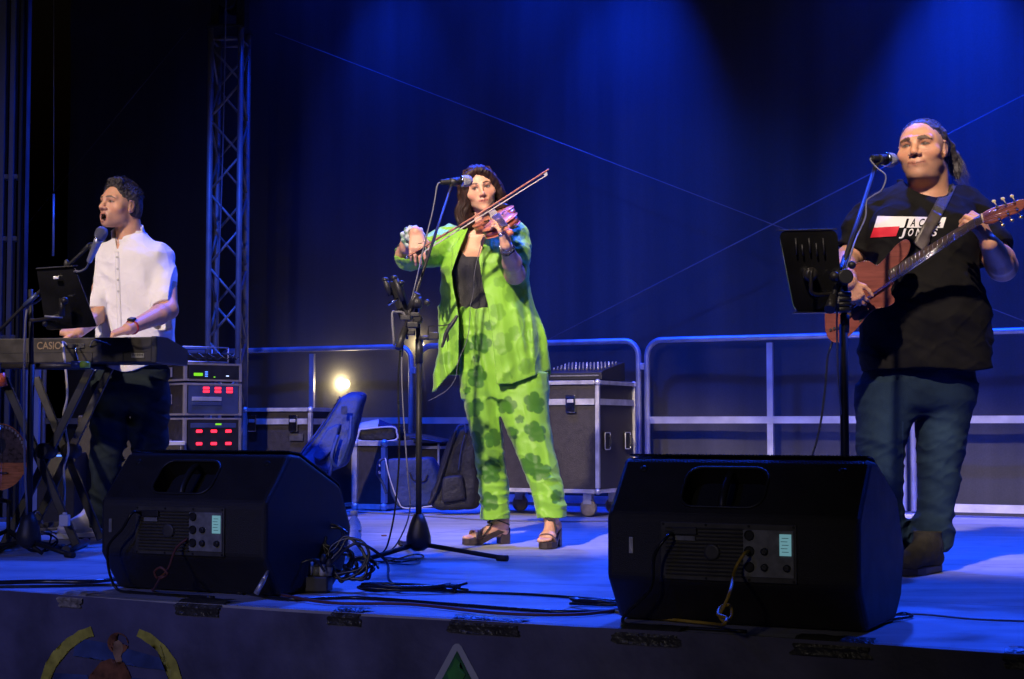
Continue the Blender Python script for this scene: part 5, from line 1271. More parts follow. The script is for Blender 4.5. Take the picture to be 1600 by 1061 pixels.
def head_paint(v, C, R, s, wid, skin, lip, browc, mouth=0.0, slit=1.0, smile=0.0, side=0.0, side_col=(.13, .11, .10), sock_shade=.35, mz=0.0, mw=1.0, sclera=.27, stubble=0.0, stub_col=(.12, .10, .09), makeup=0.0, gaze=0.0, bald=None, brow_z=.0275, brow_w=.0042):
    """returns colour array (n,3) for skin vertices near the head"""
    p = (v - A(C)) @ R.T / s; x = p[:, 0] / wid; y, z = p[:, 1], p[:, 2]; ax = np.abs(x)
    n = len(v); c = np.tile(np.array(skin, np.float32), (n, 1))
    nz = vnoise(v[:, 0] * 60, v[:, 1] * 60, v[:, 2] * 60, 2) * .06 + vnoise(v[:, 0] * 200, v[:, 1] * 200, v[:, 2] * 200, 5) * .05; c *= (1 + nz)[:, None]
    def blend(mask, col, amt=1.0):
        a = np.clip(mask, 0, 1)[:, None] * amt; c[:] = c * (1 - a) + np.array(col, np.float32) * a
    g = lambda cx, cy, cz, rx, ry, rz: np.exp(-(((ax - cx) / rx) ** 2 + ((y - cy) / ry) ** 2 + ((z - cz) / rz) ** 2))
    near = (ax < .11) & (np.abs(y) < .14) & (np.abs(z) < .15)
    blend(g(.045, .06, -.028, .022, .03, .02) * near, (skin[0] * 1.0, skin[1] * .72, skin[2] * .70), .5 + makeup * .2)
    blend(g(0, .108, -.03, .014, .02, .014) * near, (skin[0], skin[1] * .75, skin[2] * .72), .45)
    blend(g(.078, -.01, 0, .012, .03, .035) * near, (skin[0], skin[1] * .72, skin[2] * .68), .45)
    if stubble:
        st = np.clip((-.035 - z) / .02, 0, 1) * np.clip((.11 + z) / .01 + 1, 0, 1) * np.clip((y + .03) / .03, 0, 1) * near
        blend(st, stub_col, stubble)
    fr = (y > .05) & near
    zt, zb = -.0545 + mz, -.0655 + mz - mouth * .022; zc = (zt + zb) / 2
    hw = .0255 * mw; zc = zc + smile * np.clip(ax / .022, 0, 1) ** 1.5; zt = zt + smile * np.clip(ax / .022, 0, 1) ** 1.5; zb = zb + smile * np.clip(ax / .022, 0, 1) ** 1.5
    if side: blend(np.clip((ax - .052) / .006, 0, 1) * np.clip((z + .030) / .02, 0, 1) * np.clip((.052 - y) / .012, 0, 1) * near, side_col, side * .8)
    blend(np.clip(1.25 - (((ax - .031) / .019) ** 2 + ((z - .0065) / .0125) ** 2), 0, 1) * fr, (skin[0] * .50, skin[1] * .38, skin[2] * .34), sock_shade)  # shade of the eye sockets, painted into the skin colour
    up = (z > zc - .0005) & (z < zt + .0030 - .12 * ax) & (ax < hw); lo = (z <= zc) & (z > zb - .0032 + .15 * ax) & (ax < hw)
    if mouth > 0:
        ec = (-.0545 - .0655 - mouth * .022) / 2; el = (ax / .0205) ** 2 + ((z - ec) / (.0065 + mouth * .0110)) ** 2; el2 = (ax / .0265) ** 2 + ((z - ec) / (.0115 + mouth * .0125)) ** 2
        blend((el2 < 1) & fr & (y > .06), lip, .75); blend((el < .80) & (y > .02) & near & (y < .092), (.025, .008, .008), 1)
    else: blend((up | lo) & fr & (y > .073), lip, .8)
    if mouth > 0: pass
    else: blend((np.abs(z - zc) < .0017) & (ax < .022 * mw) & fr & (y > .068), (lip[0] * .22, lip[1] * .18, lip[2] * .18), .95)
    dx = ax - .031; e = 1 - (dx / .0145) ** 2
    eye = (np.abs(z - .0030) < .0058 * slit * np.clip(e, 0, 1)) & (np.abs(dx) < .0142) & fr
    blend(eye, (sclera, sclera * .92, sclera * .88), 1)
    ix = (x - np.sign(x) * .031) - gaze
    blend(((ix ** 2 + (z - .0032) ** 2) < .0066 ** 2) & eye, (.045, .028, .018), 1)
    lid = (np.abs(z - (.0030 + .0060 * slit * np.clip(e, 0, 1))) < .0015 + makeup * .0009) & (np.abs(dx) < .0155) & fr
    blend(lid, (.035, .022, .018), .85)
    lid2 = (np.abs(z - (.0030 - .0060 * slit * np.clip(e, 0, 1))) < .0011) & (np.abs(dx) < .014) & fr
    blend(lid2, (.08, .045, .035), .55)
    if makeup: blend((z > .009) & (z < .017) & (np.abs(dx) < .016) & fr, (skin[0] * .45, skin[1] * .32, skin[2] * .30), .55)
    bz = brow_z + .004 * np.clip((ax - .012) / .02, 0, 1) - .0075 * np.clip((ax - .034) / .018, 0, 1)
    blend((np.abs(z - bz) < brow_w * np.clip((.060 - ax) / .026, .15, 1) * np.clip((ax - .006) / .012, .3, 1) * (1 + .25 * vnoise(v[:, 0] * 400, v[:, 1] * 400, v[:, 2] * 400, 9))) & (ax > .0115) & (ax < .054) & fr, browc, .88)
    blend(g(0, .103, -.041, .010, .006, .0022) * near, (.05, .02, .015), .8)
    return c

def skin_mat(name):
    m = mat(name, (.5, .3, .22), 0.46, attr='paint', bump=.12, bscale=240, spec=.45)
    b = m.node_tree.nodes['Principled BSDF']; b.inputs['Subsurface Weight'].default_value = 0.12; b.inputs['Subsurface Radius'].default_value = (1, .35, .2); b.inputs['Subsurface Scale'].default_value = .008
    return m
M['skin'] = skin_mat('skin')
M['painted_cloth'] = mat('printed_satin', (.2, .5, .05), 0.42, attr='paint', bump=.18, bscale=420, spec=.4, sheen=.15)
# ------------------------------------------------------------------ the violinist
DW = 7.35
def w(px, py, dd=0.0): return at(px, py, DW + dd)
def zw(py, dd=0.0): return at(800, py, DW + dd).z
def xw(px, dd=0.0): return at(px, 600, DW + dd).x
def to_px(X, Y, Zz, t=1.0):
    """photo coordinates of a cloth point, used as its pattern coordinates"""
    return 800 + FPX * X / Y, 666 - FPX * (Zz - CAM_H) / Y
PXM = DW / FPX
wom = thing('person', V(w(800 + 15, 850).x, DW, 0), 'person in a lime green suit with dark leaf pattern playing a violin', 'person', 'members of the band')
CW = w(750, 296, -.02); RW = head_axes(5, -4, -11); sW = .95
# skin: head, neck, chest
F1 = Fld(w(672, 478, -.26), w(845, 250, .22), .0028)
head(F1, CW, RW, sW, wid=.96, jaw=.98, chin=.90, nose=.88, cheek=1.06, brow=.75, fold=.7)
F1.add(cap(w(751, 322, .035), w(753, 368, .05), .050, .054), .022)
def torso_rows(g=0.0):
    return [(zw(368), xw(757), DW + .045, .120 + g, .060 + g), (zw(382), xw(757), DW + .04, .150 + g, .085 + g), (zw(410), xw(757), DW + .025, .148 + g, .108 + g), (zw(440), xw(756), DW + .02, .128 + g, .100 + g),
            (zw(470), xw(757), DW + .02, .112 + g, .090 + g), (zw(492), xw(760), DW + .02, .120 + g, .098 + g)]
F1.add(sect(torso_rows(0)), .03)
for sx, cx in ((-1, 700), (1, 815)): F1.add(cap(w(757 + sx * 20, 366, .04), w(cx if sx < 0 else 800, 372 if sx < 0 else 370, .03), .050, .044), .03)
for cx in (733, 776): F1.add(ell(w(cx, 414, -.055), (.058, .052, .056)), .03)
F1.add(cap(w(742, 372, .02), w(722, 366, .02), .012, .010), .02); F1.add(cap(w(764, 370, .02), w(785, 362, .02), .012, .010), .02)
headW = F1.mesh(1)
# right arm (picture left) with bow hand
eR, wR_ = w(634, 397, -.12), w(650, 363, -.36)
F2 = Fld(w(600, 440, -.62), w(705, 335, .02), .0026)
chain(F2, [(w(690, 376, 0), .050), (eR, .043), (w(640, 384, -.22), .040), (wR_, .026)], .02)
hand(F2, wR_, (.06, -.35, -.80), (-.05, -1, .25), (.9, 0, .2), .90, [(12, 22, 12), (16, 26, 14), (18, 30, 16), (14, 30, 20)], .10, ((.5, .5, -.6), (.9, .1, -.5), (1, 0, -.3)))
armR = F2.mesh(1)
# left arm with the hand round the violin neck
eL, wL_ = w(804, 428, -.14), w(790, 383, -.42)
F3 = Fld(w(755, 452, -.80), w(850, 320, .06), .0026)
chain(F3, [(w(804, 370, 0), .050), (eL, .045), (w(800, 410, -.27), .041), (wL_, .026)], .02)
hand(F3, wL_, (-.10, -.32, .85), (.75, -.60, -.15), (-.5, .3, .5), .90, [(38, 60, 40), (42, 64, 40), (44, 66, 42), (40, 60, 40)], .14, ((.75, .6, -.2), (.95, .3, -.1), (1, .1, -.05)))
armL = F3.mesh(1)
# feet
F4 = Fld(w(705, 868, -.45), w(905, 785, .28), .0028)
def foot(F, ankle, heel, ball, toe, s=1.0, skin_up=None):
    F.add(cap(ankle, ankle + Z * .14, .031 * s, .038 * s), .02)
    F.add(cap(ankle, heel, .032 * s, .026 * s), .02); d = (ball - heel); d.z = 0; d.normalize(); side = V(-d.y, d.x, 0)
    F.add(cap(ankle, ball, .030 * s, .020 * s, (Z, 1.1)), .02); F.add(cap(ball - side * .018 * s, heel, .018 * s, .022 * s), .02); F.add(cap(ball + side * .018 * s, heel, .018 * s, .022 * s), .02)
    F.add(cap(ball - side * .024 * s, ball + side * .024 * s, .017 * s, .016 * s), .012)
    for k, (o_, l_, r_) in enumerate(((-.030, .95, .0115), (-.014, 1.0, .0085), (-.002, .95, .0078), (.010, .86, .0074), (.022, .74, .0070))):
        F.add(cap(ball + side * o_ * s, ball + (toe - ball) * l_ + side * o_ * s, r_ * s * 1.1, r_ * s), .004)
fLa, fLh, fLb, fLt = w(784, 815, .02), w(786, 829, .04), w(746, 838, -.02), w(729, 841, -.04)
fRa, fRh, fRb, fRt = w(861, 808, -.16), w(868, 822, -.13), w(856, 838, -.24), w(852, 845, -.285)
foot(F4, fLa, fLh, fLb, fLt, .92); foot(F4, fRa, fRh, fRb, fRt, .92)
footM = F4.mesh(1)
# hidden inner body that joins them
F5 = Fld(w(672, 830, -.35), w(905, 350, .22), .009)
F5.add(sect([(r[0], r[1], r[2], r[3] - .012, r[4] - .012) for r in torso_rows(0)]), .02)
F5.add(sect([(zw(480), xw(760), DW + .03, .10, .08), (zw(530), xw(775), DW + .03, .14, .10), (zw(585), xw(788), DW + .03, .15, .10), (zw(610), xw(790), DW + .02, .14, .09)]), .03)
chain(F5, [(w(765, 600, .02), .07), (w(760, 700, .02), .05), (fLa + Z * .1, .032)], .02); chain(F5, [(w(815, 600, .0), .07), (w(835, 700, -.06), .05), (fRa + Z * .1, .032)], .02)
innerW = F5.mesh(0)
SKW = (.60, .33, .22)
def colW(v):
    c = head_paint(v, CW, RW, sW, .96, SKW, (.40, .13, .11), (.030, .016, .012), makeup=.8, gaze=-.0026, brow_w=.0040, brow_z=.0235, sock_shade=.45, slit=1.1)
    return c
np_mesh('body', [headW, armR, armL, footM, innerW], 'skin', wom, colour=colW)

# hair
M['hair_brown'] = mat('dark_brown_hair', (.030, .014, .010), .50, attr='paint', spec=.35, bump=.3, bscale=200, stretch=(1.4, 1.4, .12))
def hair_obj(F, parent, base, tips, m_='hair_brown', name='hair', sm=1, freq=(170, 170, 22)):
    v, q = F.mesh(sm)
    def col(v_):
        n = vnoise(v_[:, 0] * freq[0], v_[:, 1] * freq[1], v_[:, 2] * freq[2], 3); n2 = vnoise(v_[:, 0] * 20, v_[:, 1] * 20, v_[:, 2] * 14, 8)
        a = np.clip(.5 + .7 * n + .4 * n2, 0, 1)[:, None]; return np.array(base, np.float32) * (1 - a) + np.array(tips, np.float32) * a
    return np_mesh(name, [(v, q)], m_, parent, colour=col)
H = Fld(w(695, 375, -.16), w(800, 247, .22), .0028)
def hw_(x, y, z): return Vector((A(CW) + sW * (RW[0] * x * .96 + RW[1] * y + RW[2] * z)).tolist())
H.add(ell(hw_(0, -.030, .036), (.088 * sW, .104 * sW, .088 * sW), RW), .01)
H.add(ell(hw_(0, -.060, -.02), (.082 * sW, .070 * sW, .095 * sW), RW), .03)
# face opening
H.sub(ell(hw_(.004, .105, -.030), (.0600 * sW, .085 * sW, .098 * sW), RW), .008)
for pts in ([((-.030, .078, .085), .014), ((-.064, .058, .055), .017), ((-.082, .030, .000), .020), ((-.092, .010, -.060), .025), ((-.108, .0, -.108), .027), ((-.112, .01, -.146), .022), ((-.100, .015, -.172), .010)],
            [((-.05, .01, .08), .02), ((-.085, -.01, .0), .026), ((-.086, -.02, -.08), .032), ((-.090, -.02, -.15), .026), ((-.070, -.02, -.188), .012)],
            [((.000, .080, .090), .012), ((.040, .072, .070), .017), ((.070, .050, .035), .017), ((.084, .028, -.010), .018), ((.094, .010, -.045), .020), ((.090, .0, -.085), .018), ((.075, -.01, -.12), .012)],
            [((.05, .0, .07), .02), ((.088, -.02, .0), .025), ((.084, -.03, -.07), .028), ((.070, -.04, -.14), .02)]):
    P_ = [(hw_(*p), r) for p, r in pts]; sp = smooth_path([p for p, r in P_], 4); rs = list(_cr([[r, 0] for p, r in P_], 4)[:, 0])
    chain(H, list(zip(sp, rs)), .012)
def strands(d, X, Y, Zz):
    wv = np.sin(Zz * 75 + 2.0 * vnoise(X * 12, Y * 12, Zz * 5, 4)) * .0030
    return d + vnoise((X + wv * 3) * 120, Y * 120, Zz * 5, 3) * .0046 + vnoise((X + wv * 2) * 40, Y * 40, Zz * 5, 6) * .0040 + vnoise(X * 20, Y * 20, Zz * 16, 19) * .011 * np.clip((zw(295) - Zz) / .09, 0, 1)
H.full(strands)
hair_obj(H, wom, (.009, .005, .004), (.034, .015, .011))
mb = MB(); rs_ = random.Random(9)
for k in range(330):       # loose strands over the mass
    sd = -1 if k % 2 else 1; a = rs_.uniform(-.06, .05)
    x0 = sd * rs_.uniform(.02, .06); p = [(x0, .03 + rs_.uniform(-.05, .02), .103), (sd * .080, .02 + a * .4, .05), (sd * rs_.uniform(.090, .108), .0 + a * .5, -.05), (sd * rs_.uniform(.085, .12), a * .3, -.10), (sd * rs_.uniform(.07, .11), a * .3, -.15 if sd < 0 else -.12)]
    wv_ = [hw_(*q) + V(rs_.uniform(-.008, .008), 0, 0) for q in p]; mb.tube(wv_, [.0011, .0013, .0005], 4, 4, False)
mb.build('loose_hair', mat('hair_strands', (.060, .026, .018), .45, spec=.5), wom)
for sx, q in ((-1, hw_(-.083, -.004, -.050)),): MB().tube([q + V(.012 * math.cos(a), 0, .014 * math.sin(a)) for a in [k * .45 for k in range(15)]], .0022, 8).build('earring', 'brass', wom)

# black top
FT = Fld(w(690, 500, -.24), w(830, 372, .20), .004)
FT.add(sect(torso_rows(.007)), .02)
for cx in (733, 776): FT.add(ell(w(cx, 414, -.055), (.066, .060, .063)), .035)
zt = zw(394, -.1)
FT.full(lambda d, X, Y, Zz: smax(np.maximum(d, zw(487) - Zz), Zz - (zt + np.clip((np.abs(X - xw(738, -.1)) - .03) * 1.3, 0, .07) + np.clip((Y - DW) * .5, -.02, .03)), .006) + .0009 * np.sin(Zz * 800) + vnoise(X * 30, Y * 30, Zz * 18, 7) * .002)
M['black_knit'] = mat('black_ribbed_top', (.012, .012, .018), .7, var=.2, bump=.4, bscale=260, sheen=.2)
np_mesh('black_top', [FT.mesh(1)], 'black_knit', wom)

# ---- patterned cloth
LEAVES = [(724, 541, 15), (752, 536, 17), (745, 589, 18), (741, 638, 16), (792, 634, 16), (835, 630, 18), (743, 692, 17), (771, 685, 16), (799, 677, 12), (837, 675, 18), (767, 737, 19), (828, 724, 18), (845, 737, 17), (765, 783, 16), (869, 775, 11), (730, 610, 7), (810, 765, 10), (785, 720, 9),
          (786, 536, 18), (824, 572, 15), (831, 526, 13), (806, 462, 19), (818, 482, 15), (693, 425, 11), (817, 414, 12), (778, 487, 14), (803, 521, 12), (700, 520, 13), (691, 470, 11), (840, 552, 11), (793, 590, 10), (697, 560, 12), (782, 440, 11), (800, 380, 13), (655, 405, 12), (676, 395, 10), (766, 508, 10), (700, 385, 9), (745, 560, 7), (812, 655, 8)]
def suit_col(v):
    X, Y, Zz = v[:, 0], v[:, 1], v[:, 2]; px, py = to_px(X, Y, Zz); c = np.tile(np.array((.215, .48, .040), np.float32), (len(v), 1))
    c *= (1 + .10 * vnoise(X * 9, Y * 9, Zz * 5, 1))[:, None]
    m = np.zeros(len(v)); bk = Y > DW + .05
    for i, (cx, cy, r) in enumerate(LEAVES):
        dx = np.where(bk, (px - cx) + 11, px - cx); dy = py - cy + np.where(bk, 17, 0); rr_ = np.sqrt(dx * dx + dy * dy); th = np.arctan2(dy, dx) + i * 1.3
        R_ = r * (.70 + .30 * np.sqrt(np.abs(np.cos(2.5 * th))) + .09 * np.cos(2 * th + i * 2.1) + .10 * np.clip(np.cos(th - i), 0, 1) ** 8 + .05 * vnoise(px * .25, py * .25, px * 0 + i, 2))
        vein = 1 - .25 * (np.abs(np.sin(2.5 * th)) < .10)
        m = np.maximum(m, np.clip((R_ - rr_) / 1.7, 0, 1) * (.90 + .10 * vein))
    m = m[:, None] * SUIT_M
    return c * (1 - m) + np.array((.024, .125, .012), np.float32) * m
# trousers
FP = Fld(w(700, 822, -.32), w(900, 470, .24), .0042)
FP.add(sect([(zw(483), xw(757), DW + .02, .134, .116), (zw(489), xw(759), DW + .02, .134, .117), (zw(500), xw(764), DW + .02, .142, .120), (zw(540), xw(775), DW + .02, .168, .125), (zw(580), xw(784), DW + .01, .188, .125), (zw(606), xw(787), DW + .01, .192, .118), (zw(622), xw(788), DW + .0, .188, .10)]), .01)
FP.add(sect([(zw(585), xw(751), DW + .01, .088, .105), (zw(640), xw(754), DW + .01, .078, .100), (zw(690), xw(762), DW + .01, .070, .088), (zw(730), xw(767), DW + .01, .065, .078), (zw(770), xw(771), DW + .01, .063, .072), (zw(811), xw(773.5), DW + .01, .062, .070)]), .02)
FP.add(sect([(zw(585), xw(816), DW + .0, .112, .105), (zw(640), xw(818.5), DW - .03, .110, .104), (zw(680), xw(827), DW - .06, .096, .092), (zw(734), xw(844.5), DW - .10, .077, .080), (zw(770), xw(856, -.13), DW - .13, .066, .072), (zw(810, -.15), xw(864, -.16), DW - .155, .062, .066)]), .02)
def pf(d, X, Y, Zz):
    lean = (zw(480) - Zz) * .18
    f = vnoise((X - lean) * 26, Y * 12, Zz * 2.6, 11); f2 = vnoise(X * 14 + Zz * 6, Y * 8, Zz * 26, 12); f3 = vnoise(X * 60, Y * 60, Zz * 40, 13)
    low = np.clip((zw(640) - Zz) / .4, 0, 1)
    return d - .0060 * (1 - 2 * sa(f)) - .0045 * (1 - 2.4 * sa(f2)) * (.5 + .8 * low) - .0008 * f3 - .0025 * crease(vnoise(X * 16 + Zz * 14, Y * 12, Zz * 20 - X * 6, 71)) * (.4 + low)
FP.full(pf)
FP.full(lambda d, X, Y, Zz: np.maximum(d, zw(812, -.05) + .018 * np.clip((X - xw(820)) * 10, 0, 1) + (-.008) * np.sin(X * 40) * .3 - Zz))
SUIT_M = .86
np_mesh('trousers', [FP.mesh(1)], 'painted_cloth', wom, colour=suit_col)
SUIT_M = .38
rw = [w(757 + 40.5 * math.cos(a), 487 - 0, .02 + .102 * math.sin(a)) for a in [k * math.pi / 16 for k in range(33)]]
# jacket
yl = [340, 358, 397, 425, 450, 476, 500, 545, 568, 583, 600, 640]; xl = [733, 729, 715, 705.5, 708, 714, 717, 717, 716, 704, 688, 660]
yr = [340, 368, 388, 405, 450, 476, 501, 524, 545, 600, 640]; xr = [762, 759, 753, 748, 755, 762, 765, 769, 771, 776, 778]
FJ = Fld(w(606, 622, -.30), w(872, 330, .26), .0040)
FJ.add(sect([(zw(352), xw(757), DW + .06, .060, .058), (zw(357), xw(757), DW + .055, .125, .085), (zw(366), xw(758), DW + .05, .178, .110), (zw(391), xw(758), DW + .03, .195, .150), (zw(414), xw(757.5), DW + .02, .199, .165), (zw(465), xw(759), DW + .02, .208, .158), (zw(513), xw(767), DW + .015, .228, .156), (zw(560), xw(769), DW + .01, .242, .158), (zw(612), xw(769), DW + .01, .254, .160)]), .02)
# sleeves
def slf(t, X, Y, Zz): return -.0045 * (1 - 2.2 * sa(vnoise(X * 20 + Y * 5, Y * 18, Zz * 34, 21)))
for (a, b, ra, rb) in ((w(704, 378, .02), w(668, 393, -.05), .076, .064), (w(668, 393, -.05), w(639, 400, -.115), .064, .055), (w(639, 400, -.115), w(638, 395, -.165), .055, .052)): FJ.add(cap(a, b, ra, rb, None, slf), .025)
for (a, b, ra, rb) in ((w(798, 366, .02), w(803, 374, .0), .066, .068), (w(803, 374, 0), w(804, 398, -.07), .068, .064), (w(804, 398, -.07), w(803, 416, -.10), .064, .062)): FJ.add(cap(a, b, ra, rb, None, slf), .025)
def jf(d, X, Y, Zz):
    lean = np.clip(zw(400) - Zz, 0, 2) * .12
    f = vnoise((X - lean) * 17, Y * 9, Zz * 2.2, 15); f2 = vnoise(X * 12 - Zz * 9, Y * 8, Zz * 12, 16)
    low = np.clip((zw(420) - Zz) / .35, .25, 1)
    return d - .014 * (1 - 2 * sa(f)) * low - .004 * (1 - 2 * sa(f2)) - .0006 * vnoise(X * 70, Y * 70, Zz * 50, 17) - .0030 * crease(vnoise((X - lean) * 20 + Zz * 3, Y * 10, Zz * 7 - X * 5, 72))
FJ.full(jf)
def shell(d, X, Y, Zz):
    px, py = 800 + FPX * X / (DW - .12) + 0 * Zz, 666 - FPX * (Zz - CAM_H) / (DW - .12) + 0 * X
    L_ = np.interp(py, yl, xl); R_ = np.interp(py, yr, xr)
    op = np.maximum(L_ - px, px - R_) * PXM; op = np.maximum(op, Y - (DW + .04))           # front opening
    op = np.maximum(op, np.abs(X - xw(745)) - .25)
    nk = np.sqrt(((X - xw(752)) / .070) ** 2 + ((Y - (DW + .03)) / .085) ** 2) - 1; nk = np.maximum(nk * .07, zw(380) - Zz)    # neck hole
    # lapels stand proud of the front
    lap = np.minimum(np.maximum(L_ - px - 14 + np.abs(py - 385) * .30, px - L_ - 2), np.maximum(px - R_ - 17 + np.abs(py - 388) * .33, R_ - px - 2)); lap = np.where((py > 350) & (py < 432) & (Y < DW), np.clip(-lap / 2.0, 0, 1), 0)
    d = d - .011 * lap
    core = sect([(r[0] - (0 if i else 0), r[1], r[2], r[3] + .018, r[4] + .016) for i, r in enumerate(torso_rows(0))] + [(zw(540), xw(775), DW + .02, .180, .135), (zw(640), xw(782), DW + .01, .205, .135)])[0](X, Y, Zz)
    inner = np.maximum(d + .011, -1) if False else d + .011
    body = np.maximum(d, -smax(inner, Zz - zw(362), .0)) 
    hem = np.interp(px, [660, 679, 703, 716, 740, 776, 800, 830, 859, 880], [618, 610, 586, 570, 590, 601, 600, 589, 577, 577]); hz = CAM_H + (666 - hem) * (DW - .12) / FPX
    hz = np.where(Y > DW + .02, zw(585), hz)
    d2 = np.maximum(body, -op); d2 = np.maximum(d2, -nk); d2 = np.maximum(d2, hz - Zz)
    return d2
FJ.full(shell)
# open the sleeve ends round the arms
FJ.sub(cap(eR + V(.0, -.02, .0), w(641, 382, -.26), .047, .047), .002); FJ.sub(cap(w(806, 427, -.17), w(801, 436, -.26), .052, .052), .002)
np_mesh('jacket', [FJ.mesh(1)], 'painted_cloth', wom, colour=suit_col)

# sandals
M['sandal'] = mat('brown_leather', (.16, .10, .085), .42, var=.25, vscale=30); M['sandal_sole'] = mat('dark_sole', (.045, .032, .030), .5, var=.3, vscale=30)
def sandal(heel, ball, toe, side_w, hh):
    d = (ball - heel); d.z = 0; d.normalize(); sd = V(-d.y, d.x, 0)
    t0 = V(toe.x, toe.y, 0) + d * .012; b0 = V(ball.x, ball.y, 0); h0 = V(heel.x, heel.y, 0)
    out = []
    for (c_, ww) in ((t0 + d * .004, .012), (t0 - d * .012, .030), (b0, .043), ((b0 + h0) / 2, .032), (h0, .030), (h0 - d * .022, .020)): out.append((c_, ww))
    ring = [c_ + sd * ww for c_, ww in out] + [c_ - sd * ww for c_, ww in out[::-1]]
    def top(p):
        t = (p - b0).dot(d) / (h0 - b0).dot(d); return .030 + max(0, min(1, t)) * (hh - .03)
    top_ = [p + Z * (top(p)) for p in ring]; bot_ = [p + Z * (max(.002, top(p) - .026)) for p in ring]
    mb = MB().loft([bot_, top_], smooth=False); sole = mb.build('sole', 'sandal_sole', wom)
    hb = [h0 + d * .020 + sd * .026, h0 + d * .020 - sd * .026, h0 - d * .026 - sd * .022, h0 - d * .026 + sd * .022]
    MB().loft([[p * 1.0 + Z * .002 for p in hb], [p + Z * (hh - .01) for p in hb]], smooth=False).build('heel_block', 'sandal_sole', wom)
    # straps
    def band(a, b_, hgt, ww, name='strap'):
        pts = [a, a + Z * hgt * .8 + (b_ - a) * .18, (a + b_) / 2 + Z * hgt, b_ + Z * hgt * .8 - (b_ - a) * .18, b_]
        P_ = smooth_path(pts, 5); mb_ = MB(); q = []
        for p in P_: q.append([p - d * ww, p + d * ww, p + d * ww + Z * .003, p - d * ww + Z * .003])
        mb_.loft(q); mb_.build(name, 'sandal', wom)
    bt = b0 + d * .010 + Z * .030; band(bt + sd * .043, bt - sd * .043, .036, .017)
    return d, sd
dL, sL = sandal(fLh, fLb, fLt, .04, .085); dR, sR = sandal(fRh, fRb, fRt, .04, .085)
for (an, b_, d_, s_) in ((fLa, fLb, dL, sL), (fRa, fRb, dR, sR)):
    c_ = an - Z * .004
    MB().tube([c_ + d_ * .034 * math.cos(a) + s_ * .034 * math.sin(a) + Z * .012 * math.cos(a) for a in [k * math.pi / 8 for k in range(17)]], .0042, 6, 2).build('ankle_strap', 'sandal_sole', wom)
    mid = (an + b_) / 2
    MB().tube([b_ + s_ * .040 - Z * .004, mid + s_ * .022 + Z * .020, mid + d_ * .01 + Z * .030, an + d_ * .034 - s_ * .012 + Z * .008, an - s_ * .034], .0042, 6, 5).build('cross_strap', 'sandal_sole', wom)
# scrunchie, bracelet, watch
M['scrunchie'] = mat('satin_scrunchie', (.10, .20, .13), .35, var=.5, vscale=35, col2=(.50, .54, .58))
def torus_lumps(c_, ax, r0, r1, n, lump, name, m_, seed=1):
    x, y = frame_from(ax); rr2 = random.Random(seed); pts = []; rad = []
    for k in range(n + 1):
        a = 2 * math.pi * k / n; pts.append(c_ + (x * math.cos(a) + y * math.sin(a)) * r0 * (1 + (0 if k in (0, n) else rr2.uniform(-.1, .1)))); rad.append(r1 * (1 + lump * (1 if k % 2 else -1)))
    return MB().tube(pts, rad, 10, 3, False).build(name, m_, wom)
axw = (wR_ - w(640, 384, -.22)).normalized()
torus_lumps(wR_ - axw * .028, axw, .034, .011, 18, .32, 'scrunchie', 'scrunchie', 2); torus_lumps(wR_ - axw * .062 + V(-.006, 0, 0), axw, .042, .011, 18, .32, 'scrunchie', 'scrunchie', 3)
axl = (wL_ - w(800, 410, -.27)).normalized()
torus_lumps(wL_ - axl * .018, axl, .029, .003, 20, .3, 'bracelet', 'chrome', 4); torus_lumps(wL_ - axl * .036, axl, .031, .0035, 20, .2, 'bracelet', 'black_plastic', 5)
MB().lathe(wL_ - axl * .034 + V(-.010, -.036, -.002), V(-.2, -1, -.1), [(0, .013), (.004, .014), (.006, .012)], 16).build('watch_face', 'chrome', wom)
for (x, y, dd) in ((664, 377, -.435), (656, 380, -.44)): MB().tube([w(x, y, dd) + V(.0085 * math.cos(a), .0085 * math.sin(a), 0) for a in [k * .5 for k in range(13)]], .0016, 6).build('ring', 'brass', wom)

# ---- violin
M['violin_wood'] = mat('violin_varnish', (.50, .17, .10), .28, var=.3, vscale=22, coat=.4, stretch=(1, 1, 5)); M['violin_side'] = mat('violin_rib_varnish', (.36, .10, .055), .3, var=.3, vscale=18, coat=.4)
M['ebony'] = mat('ebony', (.015, .012, .012), .35, coat=.3)
v0, v1 = w(768, 336, -.10), w(797, 364, -.655); VL = (v1 - v0).normalized(); VA = V(.89, 0, .454); VA = (VA - VL * VA.dot(VL)).normalized(); VN = VA.cross(VL); VN = VN if VN.z > 0 else -VN
vt = thing('violin', v0, 'reddish varnished violin held under the violinist\'s chin', 'violin')
def vp(l, a, n=0): return v0 + VL * l + VA * a + VN * n
prof = [(.0, .0), (.004, .045), (.022, .082), (.055, .102), (.09, .098), (.120, .078), (.128, .066), (.150, .056), (.190, .055), (.222, .063), (.232, .074), (.262, .084), (.300, .076), (.330, .050), (.350, .022), (.355, .0)]
hp = _cr([[a, b] for a, b in prof], 3); oline = [(a, b) for a, b in hp] + [(a, -b) for a, b in hp[::-1][1:-1]]
ring = lambda n, sc: [vp(.178 + (l - .178) * sc, a * sc, n) for l, a in oline]
MB().loft([ring(-.030, .99), ring(0, .99)]).build('ribs', 'violin_side', vt)
MB().loft([ring(.001, 1.03), ring(.005, 1.03), ring(.012, .80), ring(.016, .4), ring(.017, .05)]).build('soundboard', 'violin_wood', vt)
MB().loft([ring(-.031, 1.03), ring(-.035, 1.03), ring(-.042, .80), ring(-.046, .4), ring(-.047, .05)]).build('back_plate', 'violin_wood', vt)
